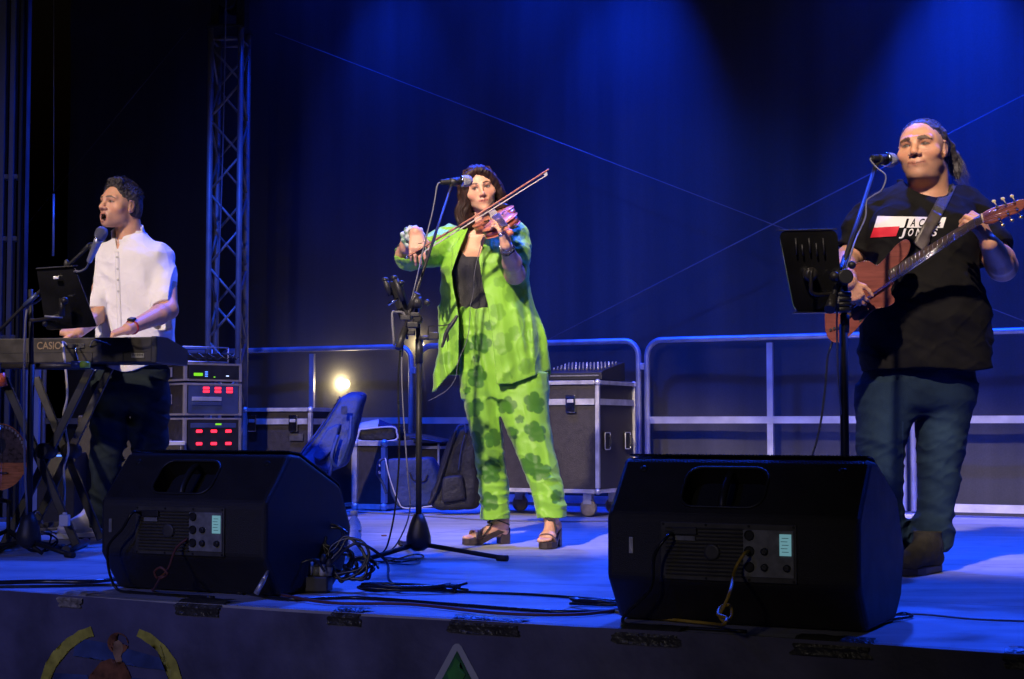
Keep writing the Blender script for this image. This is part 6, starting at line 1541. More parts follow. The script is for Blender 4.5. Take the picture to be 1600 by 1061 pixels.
for sx in (-1, 1): MB().tube([vp(.135, sx * .052, .012), vp(.150, sx * .044, .0145), vp(.175, sx * .036, .0165), vp(.198, sx * .030, .017), vp(.212, sx * .036, .016)], [.0035, .0022, .0028, .0022, .0035], 8, 4).build('sound_hole', 'ebony', vt)
MB().prism([vp(.165, -.021, .016), vp(.165, .021, .016), vp(.165, .014, .046), vp(.165, -.014, .046)], VL * .004).build('bridge', 'paper', vt)
MB().prism([vp(.245, -.020, .032), vp(.245, .020, .032), vp(.50, .012, .016), vp(.50, -.012, .016)], VN * .006, .001).build('fingerboard', 'ebony', vt)
MB().tube([vp(.34, 0, -.012), vp(.38, 0, .001), vp(.50, 0, .004)], [.020, .014, .012], 12).build('neck', 'violin_wood', vt)
MB().prism([vp(.02, -.012, .020), vp(.02, .012, .020), vp(.135, .020, .034), vp(.135, -.020, .034)], VN * .005, .001).build('tailpiece', 'ebony', vt)
MB().ball(vp(.035, .055, .024), .038, 12, (1, .8, .35)).build('chin_rest', 'ebony', vt)
MB().box(vp(.535, 0, .003), VL * .037, VA * .010, VN * .009, .002).build('pegbox', 'violin_wood', vt)
MB().lathe(vp(.580, -.013, .0), VA, [(0, .012), (.005, .015), (.021, .015), (.026, .012)], 16).build('scroll', 'violin_wood', vt)
for k, (l, sx) in enumerate(((.512, 1), (.528, -1), (.542, 1), (.556, -1))): MB().tube([vp(l, 0, .004), vp(l, sx * .030, .004), vp(l, sx * .032, .004), vp(l, sx * .046, .004)], [.003, .003, .004, .007, .006], 8).build('peg', 'chrome' if k % 2 else 'ebony', vt)
mb = MB()
for k in range(4): mb.tube([vp(.135, -.009 + .006 * k, .040), vp(.166, -.011 + .0073 * k, .0475), vp(.50, -.007 + .0047 * k, .024)], .0007, 4)
mb.build('strings', 'chrome', vt)
# bow
b0, b1 = w(637, 401, -.47), w(855, 267, -.40); bd = (b1 - b0).normalized(); bup = V(-.5, -.3, .8); bup = (bup - bd * bup.dot(bd)).normalized(); L_ = (b1 - b0).length
bo = thing('violin_bow', b0, 'long violin bow slanting up to the right across the strings', 'bow')
M['bow_wood'] = mat('bow_wood', (.30, .10, .05), .3, coat=.3); M['bow_hair'] = mat('bow_hair', (.62, .55, .50), .5, var=.1)
MB().tube([b0, b0 + bd * .1 + bup * .0, b0 + bd * L_ * .5 - bup * .004, b0 + bd * (L_ - .02) + bup * .002, b1 + bup * .002], [.0050, .0048, .0044, .0038, .0034], 8, 6).build('stick', 'bow_wood', bo)
MB().prism([b0 + bd * .035, b0 + bd * .085, b0 + bd * .080 - bup * .020, b0 + bd * .040 - bup * .020], V(0, .010, 0), .001).build('frog', 'ebony', bo)
MB().lathe(b0 - bd * .012, bd, [(0, .004), (.004, .0058), (.014, .0058), (.016, .004)], 10).build('end_screw', 'chrome', bo)
MB().prism([b0 + bd * .07 - bup * .016, b1 - bd * .012 - bup * .013, b1 - bd * .012 - bup * .0165, b0 + bd * .07 - bup * .0205], V(0, .010, 0)).build('bow_hair_ribbon', 'bow_hair', bo)
MB().prism([b1 + bup * .003, b1 - bd * .022 + bup * .002, b1 - bd * .020 - bup * .016, b1 - bd * .008 - bup * .018], V(0, .008, 0), .001).build('tip', 'paper', bo)
# pickup lead
cable([vp(.1, .0, -.03), w(762, 352, -.2), w(747, 400, -.16), w(741, 430, -.155), w(740, 455, -.15), w(735, 478, -.15), w(734, 500, -.17), w(730, 530, -.18), w(716, 565, -.19), w(712, 590, -.19), w(700, 608, -.18), w(682, 620, -.15), w(670, 626, -.12)], .0014, 'cable_grey', 'thin pale lead running from the violin down the black top', None)
# ------------------------------------------------------------------ the guitarist
DG = 6.05
def g(px, py, dd=0.0): return at(px, py, DG + dd)
def zg(py, dd=0.0): return at(800, py, DG + dd).z
def xg(px, dd=0.0): return at(px, 600, DG + dd).x
gui = thing('person', V(g(1445, 850).x, DG, 0), 'person in a black t-shirt and jeans with a dark ponytail playing a guitar', 'person', 'members of the band')
CG_ = g(1441, 236, -.01); RG = head_axes(-31, 5, -3); sG = 1.04
F1 = Fld(g(1375, 335, -.22), g(1530, 180, .24), .0030)
HG = head(F1, CG_, RG, sG, wid=1.08, jaw=1.04, chin=1.10, nose=1.18, cheek=1.12, brow=1.25, smile=.0055, fold=1.5, mz=-.0075, mw=1.22)
F1.add(cap(g(1450, 262, .035), g(1450, 318, .05), .074, .080), .03); F1.add(ell(HG(0, .010, -.100), (.054, .056, .030), RG), .03)
F1.add(cap(g(1450, 322, .04), g(1415, 326, .04), .055, .045), .04); F1.add(cap(g(1450, 322, .04), g(1486, 326, .04), .055, .045), .04)
headG = F1.mesh(1)
sR, eR_, wrR = g(1384, 338, .0), g(1325, 406, .0), g(1326, 440, -.41)
F2 = Fld(g(1285, 495, -.62), g(1400, 330, .12), .0028)
chain(F2, [(sR, .058), (eR_, .047), (g(1321, 420, -.18), .041), (wrR, .031)], .02)
hand(F2, wrR, (.40, .04, -.80), (-.45, -.85, .1), (.8, -.3, .3), .74, [(30, 35, 20), (32, 38, 22), (34, 40, 24), (36, 40, 24)], .08, ((.8, .75, -.1), (.95, .3, -.2), (1, .1, -.2)))
armRg = F2.mesh(1)
sL_, eLg, wrL = g(1518, 325, .02), g(1566, 416, -.10), g(1545, 380, -.38)
F3 = Fld(g(1480, 450, -.64), g(1610, 300, .12), .0028)
chain(F3, [(sL_, .062), (g(1546, 385, -.04), .058), (eLg, .054), (g(1562, 406, -.20), .053), (wrL, .034)], .02)
hand(F3, wrL, (-.42, -.25, .62), (.62, -.72, .10), (.35, .3, .9), 1.02, [(48, 62, 40), (50, 66, 40), (52, 66, 42), (50, 62, 40)], .12, ((.7, .8, -.35), (.9, .45, -.55), (.9, .2, -.7)))
armLg = F3.mesh(1)
F5 = Fld(g(1330, 900, -.3), g(1560, 300, .30), .010)
F5.add(sect([(zg(300), xg(1450), DG + .06, .10, .07), (zg(330), xg(1447), DG + .04, .17, .10), (zg(450), xg(1440), DG + .02, .19, .16), (zg(560), xg(1440), DG + .02, .19, .15), (zg(600), xg(1437), DG + .02, .17, .12)]), .03)
chain(F5, [(g(1395, 600, .02), .09), (g(1378, 700, .0), .06), (g(1388, 830, .02), .035)], .02); chain(F5, [(g(1475, 600, .02), .09), (g(1468, 700, .0), .06), (g(1449, 840, -.03), .035)], .02)
innerG = F5.mesh(0)
SKG = (.50, .255, .15)
def colG(v): return head_paint(v, CG_, RG, sG, 1.10, SKG, (.34, .13, .09), (.022, .014, .012), stubble=.25, stub_col=(.20, .13, .10), gaze=.001, slit=.80, brow_w=.0078, brow_z=.0225, smile=.0055, mw=1.22, mz=-.0075, sclera=.10, side=.45, side_col=(.20, .17, .15), sock_shade=.75)
np_mesh('body', [headG, armRg, armLg, innerG], 'skin', gui, colour=colG)
# hair slicked back into a ponytail
H = Fld(g(1395, 300, -.16), g(1515, 178, .30), .0028)
def hg(x, y, z): return Vector((A(CG_) + sG * (RG[0] * x * 1.10 + RG[1] * y + RG[2] * z)).tolist())
H.add(ell(hg(0, -.026, .040), (.0795 * 1.10 * sG, .098 * sG, .083 * sG), RG), .01)
H.add(ell(hg(0, -.055, -.01), (.074 * 1.10 * sG, .068 * sG, .085 * sG), RG), .02)
H.sub(ell(hg(0, .115, .005), (.086 * sG * 1.10, .098 * sG, .118 * sG), RG), .006)
H.sub(ell(hg(0, .050, -.060), (.105 * sG, .070 * sG, .062 * sG), RG), .006)
pt = [g(1478, 236, .11), g(1487, 244, .13), g(1491, 256, .13), g(1493, 268, .12), g(1497, 279, .11)]
chain(H, [(pt[0], .022), (pt[1], .027), (pt[2], .027), (pt[3], .020), (pt[4], .006)], .015)
chain(H, [(g(1474, 214, .04), .014), (g(1486, 228, .09), .012), (g(1492, 246, .10), .010)], .015)
H.full(lambda d, X, Y, Zz: d + vnoise(X * 150, Y * 60, Zz * 90, 3) * .0025 + vnoise(X * 40, Y * 30, Zz * 30, 6) * .002)
hair_obj(H, gui, (.016, .013, .015), (.075, .065, .070), freq=(60, 60, 160))
mb = MB(); rs_ = random.Random(4)
for k in range(60):
    o_ = V(rs_.uniform(-.012, .012), rs_.uniform(-.02, .02), rs_.uniform(-.01, .01)); e_ = V(rs_.uniform(-.02, .045), rs_.uniform(-.02, .02), rs_.uniform(-.03, .02))
    mb.tube([pt[0] + o_, pt[1] + o_ * 1.6, pt[2] + o_ * 2 + e_ * .2, pt[3] + o_ * 2 + e_ * .6, pt[4] + e_ + o_], [.0010, .0012, .0005], 4, 4, False)
for k in range(50):
    x = rs_.uniform(-.06, .06); z0 = .085 - abs(x) * .5; zs = lambda x_, y_: .040 + .084 * math.sqrt(max(.02, 1 - (x_ / .081) ** 2 - ((y_ + .026) / .1) ** 2)) + .0005
    y1 = .030 - abs(x) * .2; mb.tube([hg(x, y1, zs(x, y1)), hg(x * .95, -.01, zs(x * .95, -.01) + .002), hg(x * .85, -.06, zs(x * .85, -.06) + .002), hg(x * .5, -.112, .055)], [.0006, .0011, .0011, .0008], 4, 4, False)
mb.build('loose_hair', mat('dark_hair_strands', (.05, .045, .05), .35, spec=.6), gui)
torus = [pt[0] + V(.012 * math.cos(a), .02 * math.sin(a), .016 * math.sin(a)) for a in [k * .4 for k in range(17)]]; MB().tube(torus, .004, 6).build('hair_tie', 'black_bag', gui)

# t-shirt
M['tshirt'] = mat('black_cotton', (.0085, .0081, .0078), .85, var=.25, vscale=14, bump=.15, bscale=500, spec=.12)
FS = Fld(g(1288, 600, -.36), g(1602, 272, .36), .0048)
FS.add(sect([(zg(280), xg(1452), DG + .08, .075, .060), (zg(289), xg(1451), DG + .075, .122, .080), (zg(300), xg(1448), DG + .06, .172, .110), (zg(320), xg(1445), DG + .04, .222, .150), (zg(350), xg(1441), DG + .02, .222, .180), (zg(400), xg(1437), DG + .0, .222, .205), (zg(450), xg(1438), DG - .01, .226, .220), (zg(500), xg(1444), DG - .01, .240, .225), (zg(545), xg(1446), DG + .0, .240, .212), (zg(590), xg(1448), DG + .01, .243, .205)]), .02)
for cx in (1408, 1476): FS.add(ell(g(cx, 362, -.115), (.095, .070, .075)), .06)
def sf(t, X, Y, Zz): return -.0055 * (1 - 2.2 * sa(vnoise(X * 16 + Y * 5, Y * 14, Zz * 22, 31)))
for (a, b, ra, rb) in ((g(1389, 336, .03), g(1358, 360, .02), .084, .082), (g(1358, 360, .02), g(1341, 387, .01), .082, .073)): FS.add(cap(a, b, ra, rb, None, sf), .03)
for (a, b, ra, rb) in ((g(1502, 328, .04), g(1523, 352, .02), .084, .083), (g(1523, 352, .02), g(1546, 390, -.04), .083, .080)): FS.add(cap(a, b, ra, rb, None, sf), .03)
def tf(d, X, Y, Zz):
    f = vnoise(X * 9 + Zz * 7, Y * 7, Zz * 8 - X * 3, 35); f2 = vnoise(X * 6, Y * 6, Zz * 22 + X * 9, 36)
    side = np.clip((X - xg(1490)) * 9, 0, 1); return d - .0085 * (1 - 2.1 * sa(f)) - .0075 * (1 - 2.3 * sa(f2)) * (.45 + .25 * side) - .0006 * vnoise(X * 70, Y * 70, Zz * 60, 37) - .0026 * crease(vnoise(X * 8 + Zz * 8, Y * 6, Zz * 13 - X * 9, 73)) - .0020 * crease(vnoise(X * 10 - Zz * 12, Y * 8, Zz * 12 + X * 9, 74))
FS.full(tf)
nb = g(1448, 300, .035)
def tcut(d, X, Y, Zz):
    hem = zg(582) + .010 * np.sin((X - xg(1350)) * 9) + np.clip((X - xg(1500)) * .22, 0, .03) + np.clip((xg(1380) - X) * .10, 0, .02)
    d = np.maximum(d, hem - Zz)
    # neckline
    nk = np.sqrt(((X - nb.x) / .088) ** 2 + ((Y - (nb.y - .02)) / .145) ** 2 + ((Zz - (nb.z + .038)) / .104) ** 2) - 1
    d = smax(d, -nk * .092, .004)
    # cuffs cut square to the arm
    for (a, b) in ((g(1358, 360, .02), g(1337, 392, .01)), (g(1523, 352, .02), g(1550, 394, -.04))):
        a, b = A(a), A(b); n_ = (b - a) / np.linalg.norm(b - a); q = (X - b[0]) * n_[0] + (Y - b[1]) * n_[1] + (Zz - b[2]) * n_[2]
        nearb = ((X - b[0]) ** 2 + (Y - b[1]) ** 2 + (Zz - b[2]) ** 2) < .17 ** 2
        d = np.where(nearb & (np.abs(X - xg(1442)) > .19), np.maximum(d, q - .012), d)
    return d
FS.full(tcut)
FS.sub(cap(g(1330, 402, .02), g(1343, 380, .02), .062, .062), .002); FS.sub(cap(g(1557, 406, -.06), g(1544, 386, -.03), .070, .070), .002)
shirt = FS.mesh(1); np_mesh('t_shirt', [shirt], 'tshirt', gui)
mb = MB(); sb = BVHTree.FromPolygons([tuple(v) for v in shirt[0].tolist()], [tuple(q) for q in shirt[1].tolist()])
ringp = []
for k in range(41):
    a = 2 * math.pi * k / 40; d_ = V(math.cos(a), math.sin(a), 0)
    h = sb.ray_cast(V(nb.x, nb.y, nb.z + .012) + d_ * .104 * (1) , V(0, 0, -1)); 
    ringp.append(V(nb.x + .108 * math.cos(a), nb.y + .124 * math.sin(a), (nb.z + .045) - .055 * (.55 - .45 * math.sin(a)) - .006))
# print on the chest: everything is projected on the shirt itself
M['print_white'] = mat('print_white', (.72, .70, .68), .6, var=.08); M['print_red'] = mat('print_red', (.62, .018, .035), .6, var=.1)
def chest(px, py, off):
    p = g(px, py, -.6); r = (p - V(0, 0, CAM_H)).normalized(); h = sb.ray_cast(p, r)
    
    if h[0] and h[0].y < DG + .06: return h[0] - r * off
    nn = sb.find_nearest(g(px, py, .0)); return nn[0] + nn[1] * off
def quadprint(name, q, off, m_, nu=40, nv=12):
    a, b, c_, d_ = q
    def fn(i, j):
        x = (a[0] * (1 - i) + b[0] * i) * (1 - j) + (d_[0] * (1 - i) + c_[0] * i) * j; y = (a[1] * (1 - i) + b[1] * i) * (1 - j) + (d_[1] * (1 - i) + c_[1] * i) * j
        return chest(x, y, off)
    MB().grid(fn, nu, nv).build(name, m_, gui)
quadprint('shirt_print_band', [(1371, 337.5), (1478.5, 339.5), (1473.5, 356), (1365.4, 355.5)], .0020, 'print_white')
quadprint('shirt_print_block', [(1365, 355.8), (1405.8, 353.5), (1400, 369), (1359.7, 371.3)], .0032, 'print_red', 20, 10)
def shirt_text(txt, x0, x1, ytop, ybot, off, m_, shear=3.5, spacing=1.0):
    mb = MB(); n = len(txt); cw = (x1 - x0) / n
    for i, ch in enumerate(txt):
        if ch == ' ': continue
        vs, fs = text_mesh(ch, 1.0, True)
        bm = bmesh.new(); bv_ = [bm.verts.new(v) for v in vs]
        for f in fs:
            try: bm.faces.new([bv_[k] for k in f])
            except ValueError: pass
        mx = max(v.x for v in vs); mn = min(v.x for v in vs); my = max(v.y for v in vs)
        for v in bm.verts:
            fx = (v.co.x - mn) / (mx - mn); fy = v.co.y / my
            px = x0 + cw * i + fx * cw * (.62 if ch not in 'MN&' else .74) + shear * (fy - .5); py = ybot + (ytop - ybot) * fy
            v.co = chest(px, py, off)
        mb.bm(bm)
    mb.build('shirt_lettering', m_, gui)
shirt_text('JACK&', 1411, 1474, 341.5, 353.5, .0040, 'tshirt'); shirt_text('JONES', 1407, 1469, 357, 368.5, .0030, 'print_white')
# strap
M['strap'] = mat('woven_strap', (.045, .042, .038), .6, var=.3, vscale=50, bump=.6, bscale=200); M['strap_end'] = mat('strap_leather', (.07, .055, .045), .45, var=.3, vscale=30)
sp = thing('guitar_strap', g(1450, 370, -.22), 'dark woven strap over the guitarist\'s shoulder holding the guitar', 'strap')
cen = [(1486, 286), (1483, 292), (1476, 308), (1466, 328), (1456, 346), (1447, 362), (1440, 378), (1434, 386)]
cs = smooth_path([V(x, y, 0) for x, y in cen], 5)
rows = []
for i, c_ in enumerate(cs):
    d_ = (cs[min(i + 1, len(cs) - 1)] - cs[max(i - 1, 0)]).normalized(); n_ = V(-d_.y, d_.x, 0); hw = 9.2 if c_.y < 372 else 11
    rows.append([chest(c_.x + n_.x * hw * k, c_.y + n_.y * hw * k, .007) for k in (-1, -.5, 0, .5, 1)])
def ribbon(rows, name, m_, par, th=.003):
    mb = MB(); n = len(rows[0]); vs = [p for r in rows for p in r]
    mb.add(vs, [(j * n + i, j * n + i + 1, (j + 1) * n + i + 1, (j + 1) * n + i) for j in range(len(rows) - 1) for i in range(n - 1)], True)
    o = mb.build(name, m_, par); md = o.modifiers.new('t', 'SOLIDIFY'); md.thickness = th; md.offset = 0; return o
ribbon(rows[:-8], 'strap_band', 'strap', sp); ribbon([[p + V(0, -.004, 0) for p in r] for r in rows[-20:]], 'strap_end', 'strap_end', sp)
back = [g(1487, 281, .04)]; 
#ribbon([[q + V(0, 0, 0) for q in rows[0]], [q + V(.004, .05, .012) for q in rows[0]], [q + V(.0, .14, .0) for q in rows[0]], [q + V(-.02, .22, -.07) for q in rows[0]]], 'strap_band', 'strap', sp)

# jeans
M['jeans'] = mat('blue_denim', (.055, .085, .115), .85, attr='paint', bump=.3, bscale=380, spec=.12)
FJ = Fld(g(1325, 880, -.26), g(1545, 560, .28), .0048)
FJ.add(sect([(zg(572), xg(1440), DG + .02, .205, .165), (zg(600), xg(1436), DG + .02, .218, .165), (zg(630), xg(1431), DG + .02, .220, .150), (zg(648), xg(1430), DG + .02, .20, .11)]), .02)
FJ.add(sect([(zg(600), xg(1389), DG + .01, .120, .140), (zg(650), xg(1382), DG + .0, .103, .124), (zg(700), xg(1373), DG - .01, .084, .105), (zg(750), xg(1376), DG - .01, .074, .088), (zg(800), xg(1384), DG + .01, .062, .075), (zg(842), xg(1388), DG + .02, .062, .072)]), .03)
FJ.add(sect([(zg(600), xg(1482), DG + .02, .110, .140), (zg(650), xg(1475), DG + .02, .100, .124), (zg(700), xg(1470), DG + .0, .083, .104), (zg(750), xg(1464.5), DG - .01, .077, .092), (zg(800), xg(1455), DG - .02, .068, .078), (zg(835), xg(1449), DG - .03, .072, .078), (zg(858), xg(1445), DG - .04, .062, .076)]), .03)
def jf2(d, X, Y, Zz):
    low = np.clip((zg(780) - Zz) / .12, 0, 1); knee = np.exp(-((Zz - zg(715)) / .12) ** 2)
    f = vnoise(X * 7 + Zz * 4, Y * 6, Zz * 20 + X * 8, 41); f2 = vnoise(X * 10, Y * 9, Zz * 34 - X * 12, 42); f3 = vnoise(X * 9, Y * 9, Zz * 5, 43)
    return d - .009 * (1 - 2.2 * sa(f)) * (.25 + .5 * knee + .5 * low) - .010 * (1 - 2.2 * sa(f2)) * (low * .9 + .05 + .18 * knee) - .006 * f3 - .004 * crease(vnoise(X * 9 + Zz * 9, Y * 8, Zz * 22 - X * 14, 75)) * (.3 + .7 * knee + low)
FJ.full(jf2)
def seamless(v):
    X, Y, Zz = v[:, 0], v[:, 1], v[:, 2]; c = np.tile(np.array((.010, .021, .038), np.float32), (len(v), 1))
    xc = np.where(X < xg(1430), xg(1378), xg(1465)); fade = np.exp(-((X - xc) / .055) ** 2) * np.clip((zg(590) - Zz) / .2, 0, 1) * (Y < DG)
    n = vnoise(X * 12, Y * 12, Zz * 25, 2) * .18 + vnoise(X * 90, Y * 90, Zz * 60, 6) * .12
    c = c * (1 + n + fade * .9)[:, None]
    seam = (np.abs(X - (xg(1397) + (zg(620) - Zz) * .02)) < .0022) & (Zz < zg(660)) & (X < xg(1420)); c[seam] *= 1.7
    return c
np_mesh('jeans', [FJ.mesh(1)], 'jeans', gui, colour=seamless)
# boots
M['suede'] = mat('olive_suede', (.034, .030, .020), .85, var=.4, vscale=25, bump=.4, bscale=200); M['boot_sole'] = mat('black_sole', (.02, .018, .022), .5, var=.3)
def boot(ank, toe_dir, L=.265):
    d = Vector(toe_dir).normalized(); F = Fld(ank + V(-.34, -.34, -.16), ank + V(.34, .34, .10), .005); zf = .0
    h = V(ank.x, ank.y, .052) - d * .03; t_ = V(ank.x, ank.y, .045) + d * (L - .09)
    F.add(cap(V(ank.x, ank.y, .18), V(ank.x, ank.y, .09), .052, .050), .02); F.add(cap(V(ank.x, ank.y, .09), h, .048, .040), .02)
    F.add(cap(V(ank.x, ank.y, .10), t_, .046, .038), .025); F.add(cap(h, t_, .040, .042), .02)
    F.full(lambda d_, X, Y, Zz: np.maximum(d_, .022 - Zz) - .003 * vnoise(X * 30, Y * 30, Zz * 40, 4))
    np_mesh('boot', [F.mesh(1)], 'suede', gui)
    sd = V(-d.y, d.x, 0); ring = []
    for (a, ww) in ((-.065, .020), (-.045, .036), (.02, .040), (.12, .048), (.18, .044), (L - .065, .030), (L - .048, .012)): ring.append((a, ww))
    pts = [V(ank.x, ank.y, 0) + d * a + sd * ww for a, ww in ring] + [V(ank.x, ank.y, 0) + d * a - sd * ww for a, ww in ring[::-1]]
    MB().prism([p + Z * .003 for p in pts], Z * .026, .003).build('boot_sole', 'boot_sole', gui)
boot(g(1450, 870, -.10), (-.62, -.75, 0)); boot(g(1394, 850, .05), (-.25, -.9, 0))

# ---- guitar
gw = thing('guitar', g(1350, 455, -.3), 'reddish brown single cutaway guitar held by the guitarist', 'guitar')
P0 = g(1350, 455, -.34); P1_ = at(1535, 339, DG - .47); GA = (P1_ - P0).normalized(); Nn = V(-.05, -1, .10); Nn = (Nn - GA * Nn.dot(GA)).normalized(); GB = Nn.cross(GA).normalized(); GB = GB if GB.z > 0 else -GB
def gp(px, py, n=0.0):
    r = ray(px, py); o = V(0, 0, CAM_H); t = (P0 + Nn * n - o).dot(Nn) / r.dot(Nn); return o + r * t
M['g_top'] = mat('mahogany_top', (.165, .034, .022), .42, var=.35, vscale=10, coat=.12, stretch=(1.0, 1.0, 9)); M['g_side'] = mat('mahogany_side', (.20, .055, .03), .32, var=.3, coat=.4)
M['g_bind'] = mat('cream_binding', (.55, .40, .25), .4); M['rosewood'] = mat('rosewood', (.040, .022, .018), .6, spec=.25, var=.3, vscale=30); M['peg_cream'] = mat('cream_buttons', (.55, .45, .22), .35)
out = [(1419.6, 376.6), (1422, 382), (1419.6, 392.9), (1414.2, 401.5), (1402, 414.5), (1391, 424), (1388, 438.4), (1395.7, 441.6), (1391.8, 450), (1392, 459), (1397, 466.5), (1396, 473), (1386, 479), (1374, 481), (1363, 485), (1352.4, 494.8), (1344.8, 505.6), (1335, 516.4), (1325.3, 525), (1315.5, 532.7), (1304.7, 535), (1296, 529.5), (1290.6, 518.6), (1289.3, 503), (1290, 486), (1294, 468), (1303, 449), (1316, 434), (1327, 423), (1335, 414.6), (1345.9, 409), (1356.7, 408), (1363.5, 412), (1369.7, 415.2), (1376, 411.3), (1387, 399.4), (1400, 384.2), (1410, 376.5), (1415.5, 374.5)]
osm = smooth_path([V(x, y, 0) for x, y in out + [out[0]]], 3)[:-1]
front = [gp(p.x, p.y, 0) for p in osm]
MB().prism([p - Nn * .046 for p in front], Nn * .043, .006, 2).build('body', 'g_side', gw)
MB().prism([p - Nn * .003 for p in front], Nn * .004, .0012, 1).build('soundboard', 'g_top', gw)
MB().tube([p + Nn * .0005 for p in front] + [front[0]], .0016, 6, 0, False).build('binding', 'g_side', gw)
fh = [(1346, 506), (1344.5, 498), (1350, 491), (1360, 485), (1366, 483.5), (1361, 488), (1355, 494), (1350, 502)]
MB().prism([gp(x - 3, y - 2, .0022) for x, y in fh], Nn * .0006).build('sound_hole', 'dark_hole', gw)
MB().prism([gp(x, y, .0015) for x, y in [(1318, 492), (1349, 468), (1353, 474), (1324, 499)]], Nn * .008, .002).build('bridge', 'rosewood', gw)
for (x, y) in ((1298, 515), (1303.5, 513), (1309, 512), (1314, 518)): MB().lathe(gp(x, y, .0015), Nn, [(0, .005), (.006, .0045)], 10).build('control_knob', 'black_plastic', gw)
fb = [gp(1387, 422.5, .010), gp(1533.6, 333.9, .010), gp(1536.4, 347.6, .010), gp(1388.5, 438.6, .010)]
MB().prism(fb, -Nn * .008, .001).build('fingerboard', 'rosewood', gw)
MB().prism([gp(1392, 425.5, .002), gp(1533.6, 336.5, .002), gp(1536.4, 346, .002), gp(1393, 436.0, .002)], -Nn * .022, .004).build('neck', 'g_side', gw)
mb = MB()
def lerp2(a, b, t): return a + (b - a) * t
for x in (1389.4, 1393.6, 1397, 1401.3, 1406.4, 1411.4, 1416.3, 1421.3, 1426, 1431.8, 1438, 1444.5, 1451.6, 1458.6, 1465.7, 1473.6, 1482, 1491.2, 1501, 1512, 1523):
    t = (x - 1388) / (1535 - 1388); a, b = lerp2(fb[0], fb[1], t), lerp2(fb[3], fb[2], t); mb.tube([a + Nn * .0008, b + Nn * .0008], .0011, 6)
mb.build('frets', 'chrome', gw)
MB().tube([fb[1] + Nn * .002, fb[2] + Nn * .002], .0028, 6).build('nut', 'g_bind', gw)
mb = MB()
for k in range(6):
    t = (k + .7) / 6.4; a = lerp2(gp(1330, 484, .011), gp(1343, 473, .011), 1 - t); b = lerp2(fb[1], fb[2], t) + Nn * .004; mb.tube([a, b], .0007, 4)
    hs = [(1558, 325.5), (1572, 321), (1585, 317.5), (1588, 325), (1575, 333), (1561, 342)][k]; mb.tube([b, gp(hs[0], hs[1], .012)], .0007, 4)
mb.build('strings', 'chrome', gw)
hd = [(1535, 333), (1545, 327), (1556, 322.4), (1578.8, 316.8), (1592, 311.8), (1600, 310.5), (1603, 316), (1600, 326), (1590, 333), (1576, 337.5), (1562, 345), (1552, 349.5), (1541, 350), (1537, 348.5)]
MB().prism([gp(x, y, .004) for x, y in hd], -Nn * .014, .003).build('headstock', 'g_top', gw)
for (x, y) in ((1558, 323.5), (1571, 319.8), (1585, 316), (1561, 341), (1575, 332.5), (1589, 326)): MB().lathe(gp(x, y, .004), Nn, [(0, .0058), (.003, .0058), (.004, .003), (.011, .003)], 12).build('tuning_post', 'chrome', gw)
for (x, y, x2, y2) in ((1561, 343, 1567.5, 352), (1575, 335, 1581.6, 344.5), (1589, 328, 1595.5, 339.5), (1557, 321, 1553, 314.5), (1571, 317, 1567, 310.5), (1585, 313, 1581, 306.5)):
    mb = MB().tube([gp(x, y, -.004), gp(x2, y2, -.004)], .0022, 6); e_ = gp(x2, y2, -.004); mb.ball(e_, .0085, 8, (.9, .45, .75)); mb.build('tuning_key', 'brass' if y2 > y else 'peg_cream', gw)
cable([gp(1301, 532, -.02), g(1297, 545, -.30), g(1293, 560, -.28), g(1290, 600, -.26), g(1284, 650, -.24), g(1276, 690, -.22), g(1268, 720, -.20), g(1262, 800, -.15), fl(1262, 880, .006)], .0042, 'cable', 'black instrument lead hanging from the guitar to the floor', None)
# ------------------------------------------------------------------ the pianist
DP = 7.75
def q_(px, py, dd=0.0): return at(px, py, DP + dd)
def zp(py, dd=0.0): return at(800, py, DP + dd).z
def xp(px, dd=0.0): return at(px, 600, DP + dd).x
pia = thing('person', V(q_(205, 820).x, DP, 0), 'person in a white shirt with rolled sleeves singing and playing a keyboard', 'person', 'members of the band')
CP = q_(186, 323, -.02); RP = head_axes(-33, 8, 2); sP = 1.02
F1 = Fld(q_(140, 400, -.24), q_(245, 276, .22), .0030)
HP = head(F1, CP, RP, sP, wid=.98, jaw=.93, chin=.98, nose=1.15, cheek=.92, brow=1.15, mouth=1.25, fold=1.2)
F1.add(cap(q_(199, 342, .02), q_(203, 384, .05), .060, .066), .02)
headP = F1.mesh(1)
eL2, wL2 = q_(263, 484, -.10), q_(200, 514, -.42)
F2 = Fld(q_(150, 545, -.72), q_(290, 440, .02), .0028)
chain(F2, [(q_(260, 440, 0), .050), (eL2, .045), (q_(248, 492, -.18), .045), (wL2, .028)], .02)
hand(F2, wL2, (-.80, -.42, -.30), (-.15, -.25, 1), (-.2, .9, 0), .95, [(20, 25, 15), (22, 28, 18), (24, 28, 18), (24, 26, 18)], .18)
armLp = F2.mesh(1)
eR2, wR2 = q_(155, 492, -.10), q_(124, 518, -.46)
F3 = Fld(q_(68, 545, -.75), q_(175, 430, .02), .0028)
chain(F3, [(q_(157, 450, 0), .042), (eR2, .040), (wR2, .027)], .02)
hand(F3, wR2, (-1, -.20, -.02), (-.05, -.3, 1), (.1, -.9, 0), .98, [(8, 16, 8), (10, 20, 10), (12, 22, 12), (12, 22, 12)], .22)
armRp = F3.mesh(1)
F5 = Fld(q_(130, 850, -.3), q_(280, 372, .25), .010)
F5.add(sect([(zp(380), xp(203), DP + .04, .09, .07), (zp(400), xp(203), DP + .03, .16, .09), (zp(500), xp(205), DP + .02, .14, .10), (zp(580), xp(205), DP + .02, .14, .10), (zp(600), xp(205), DP + .02, .14, .10)]), .03)
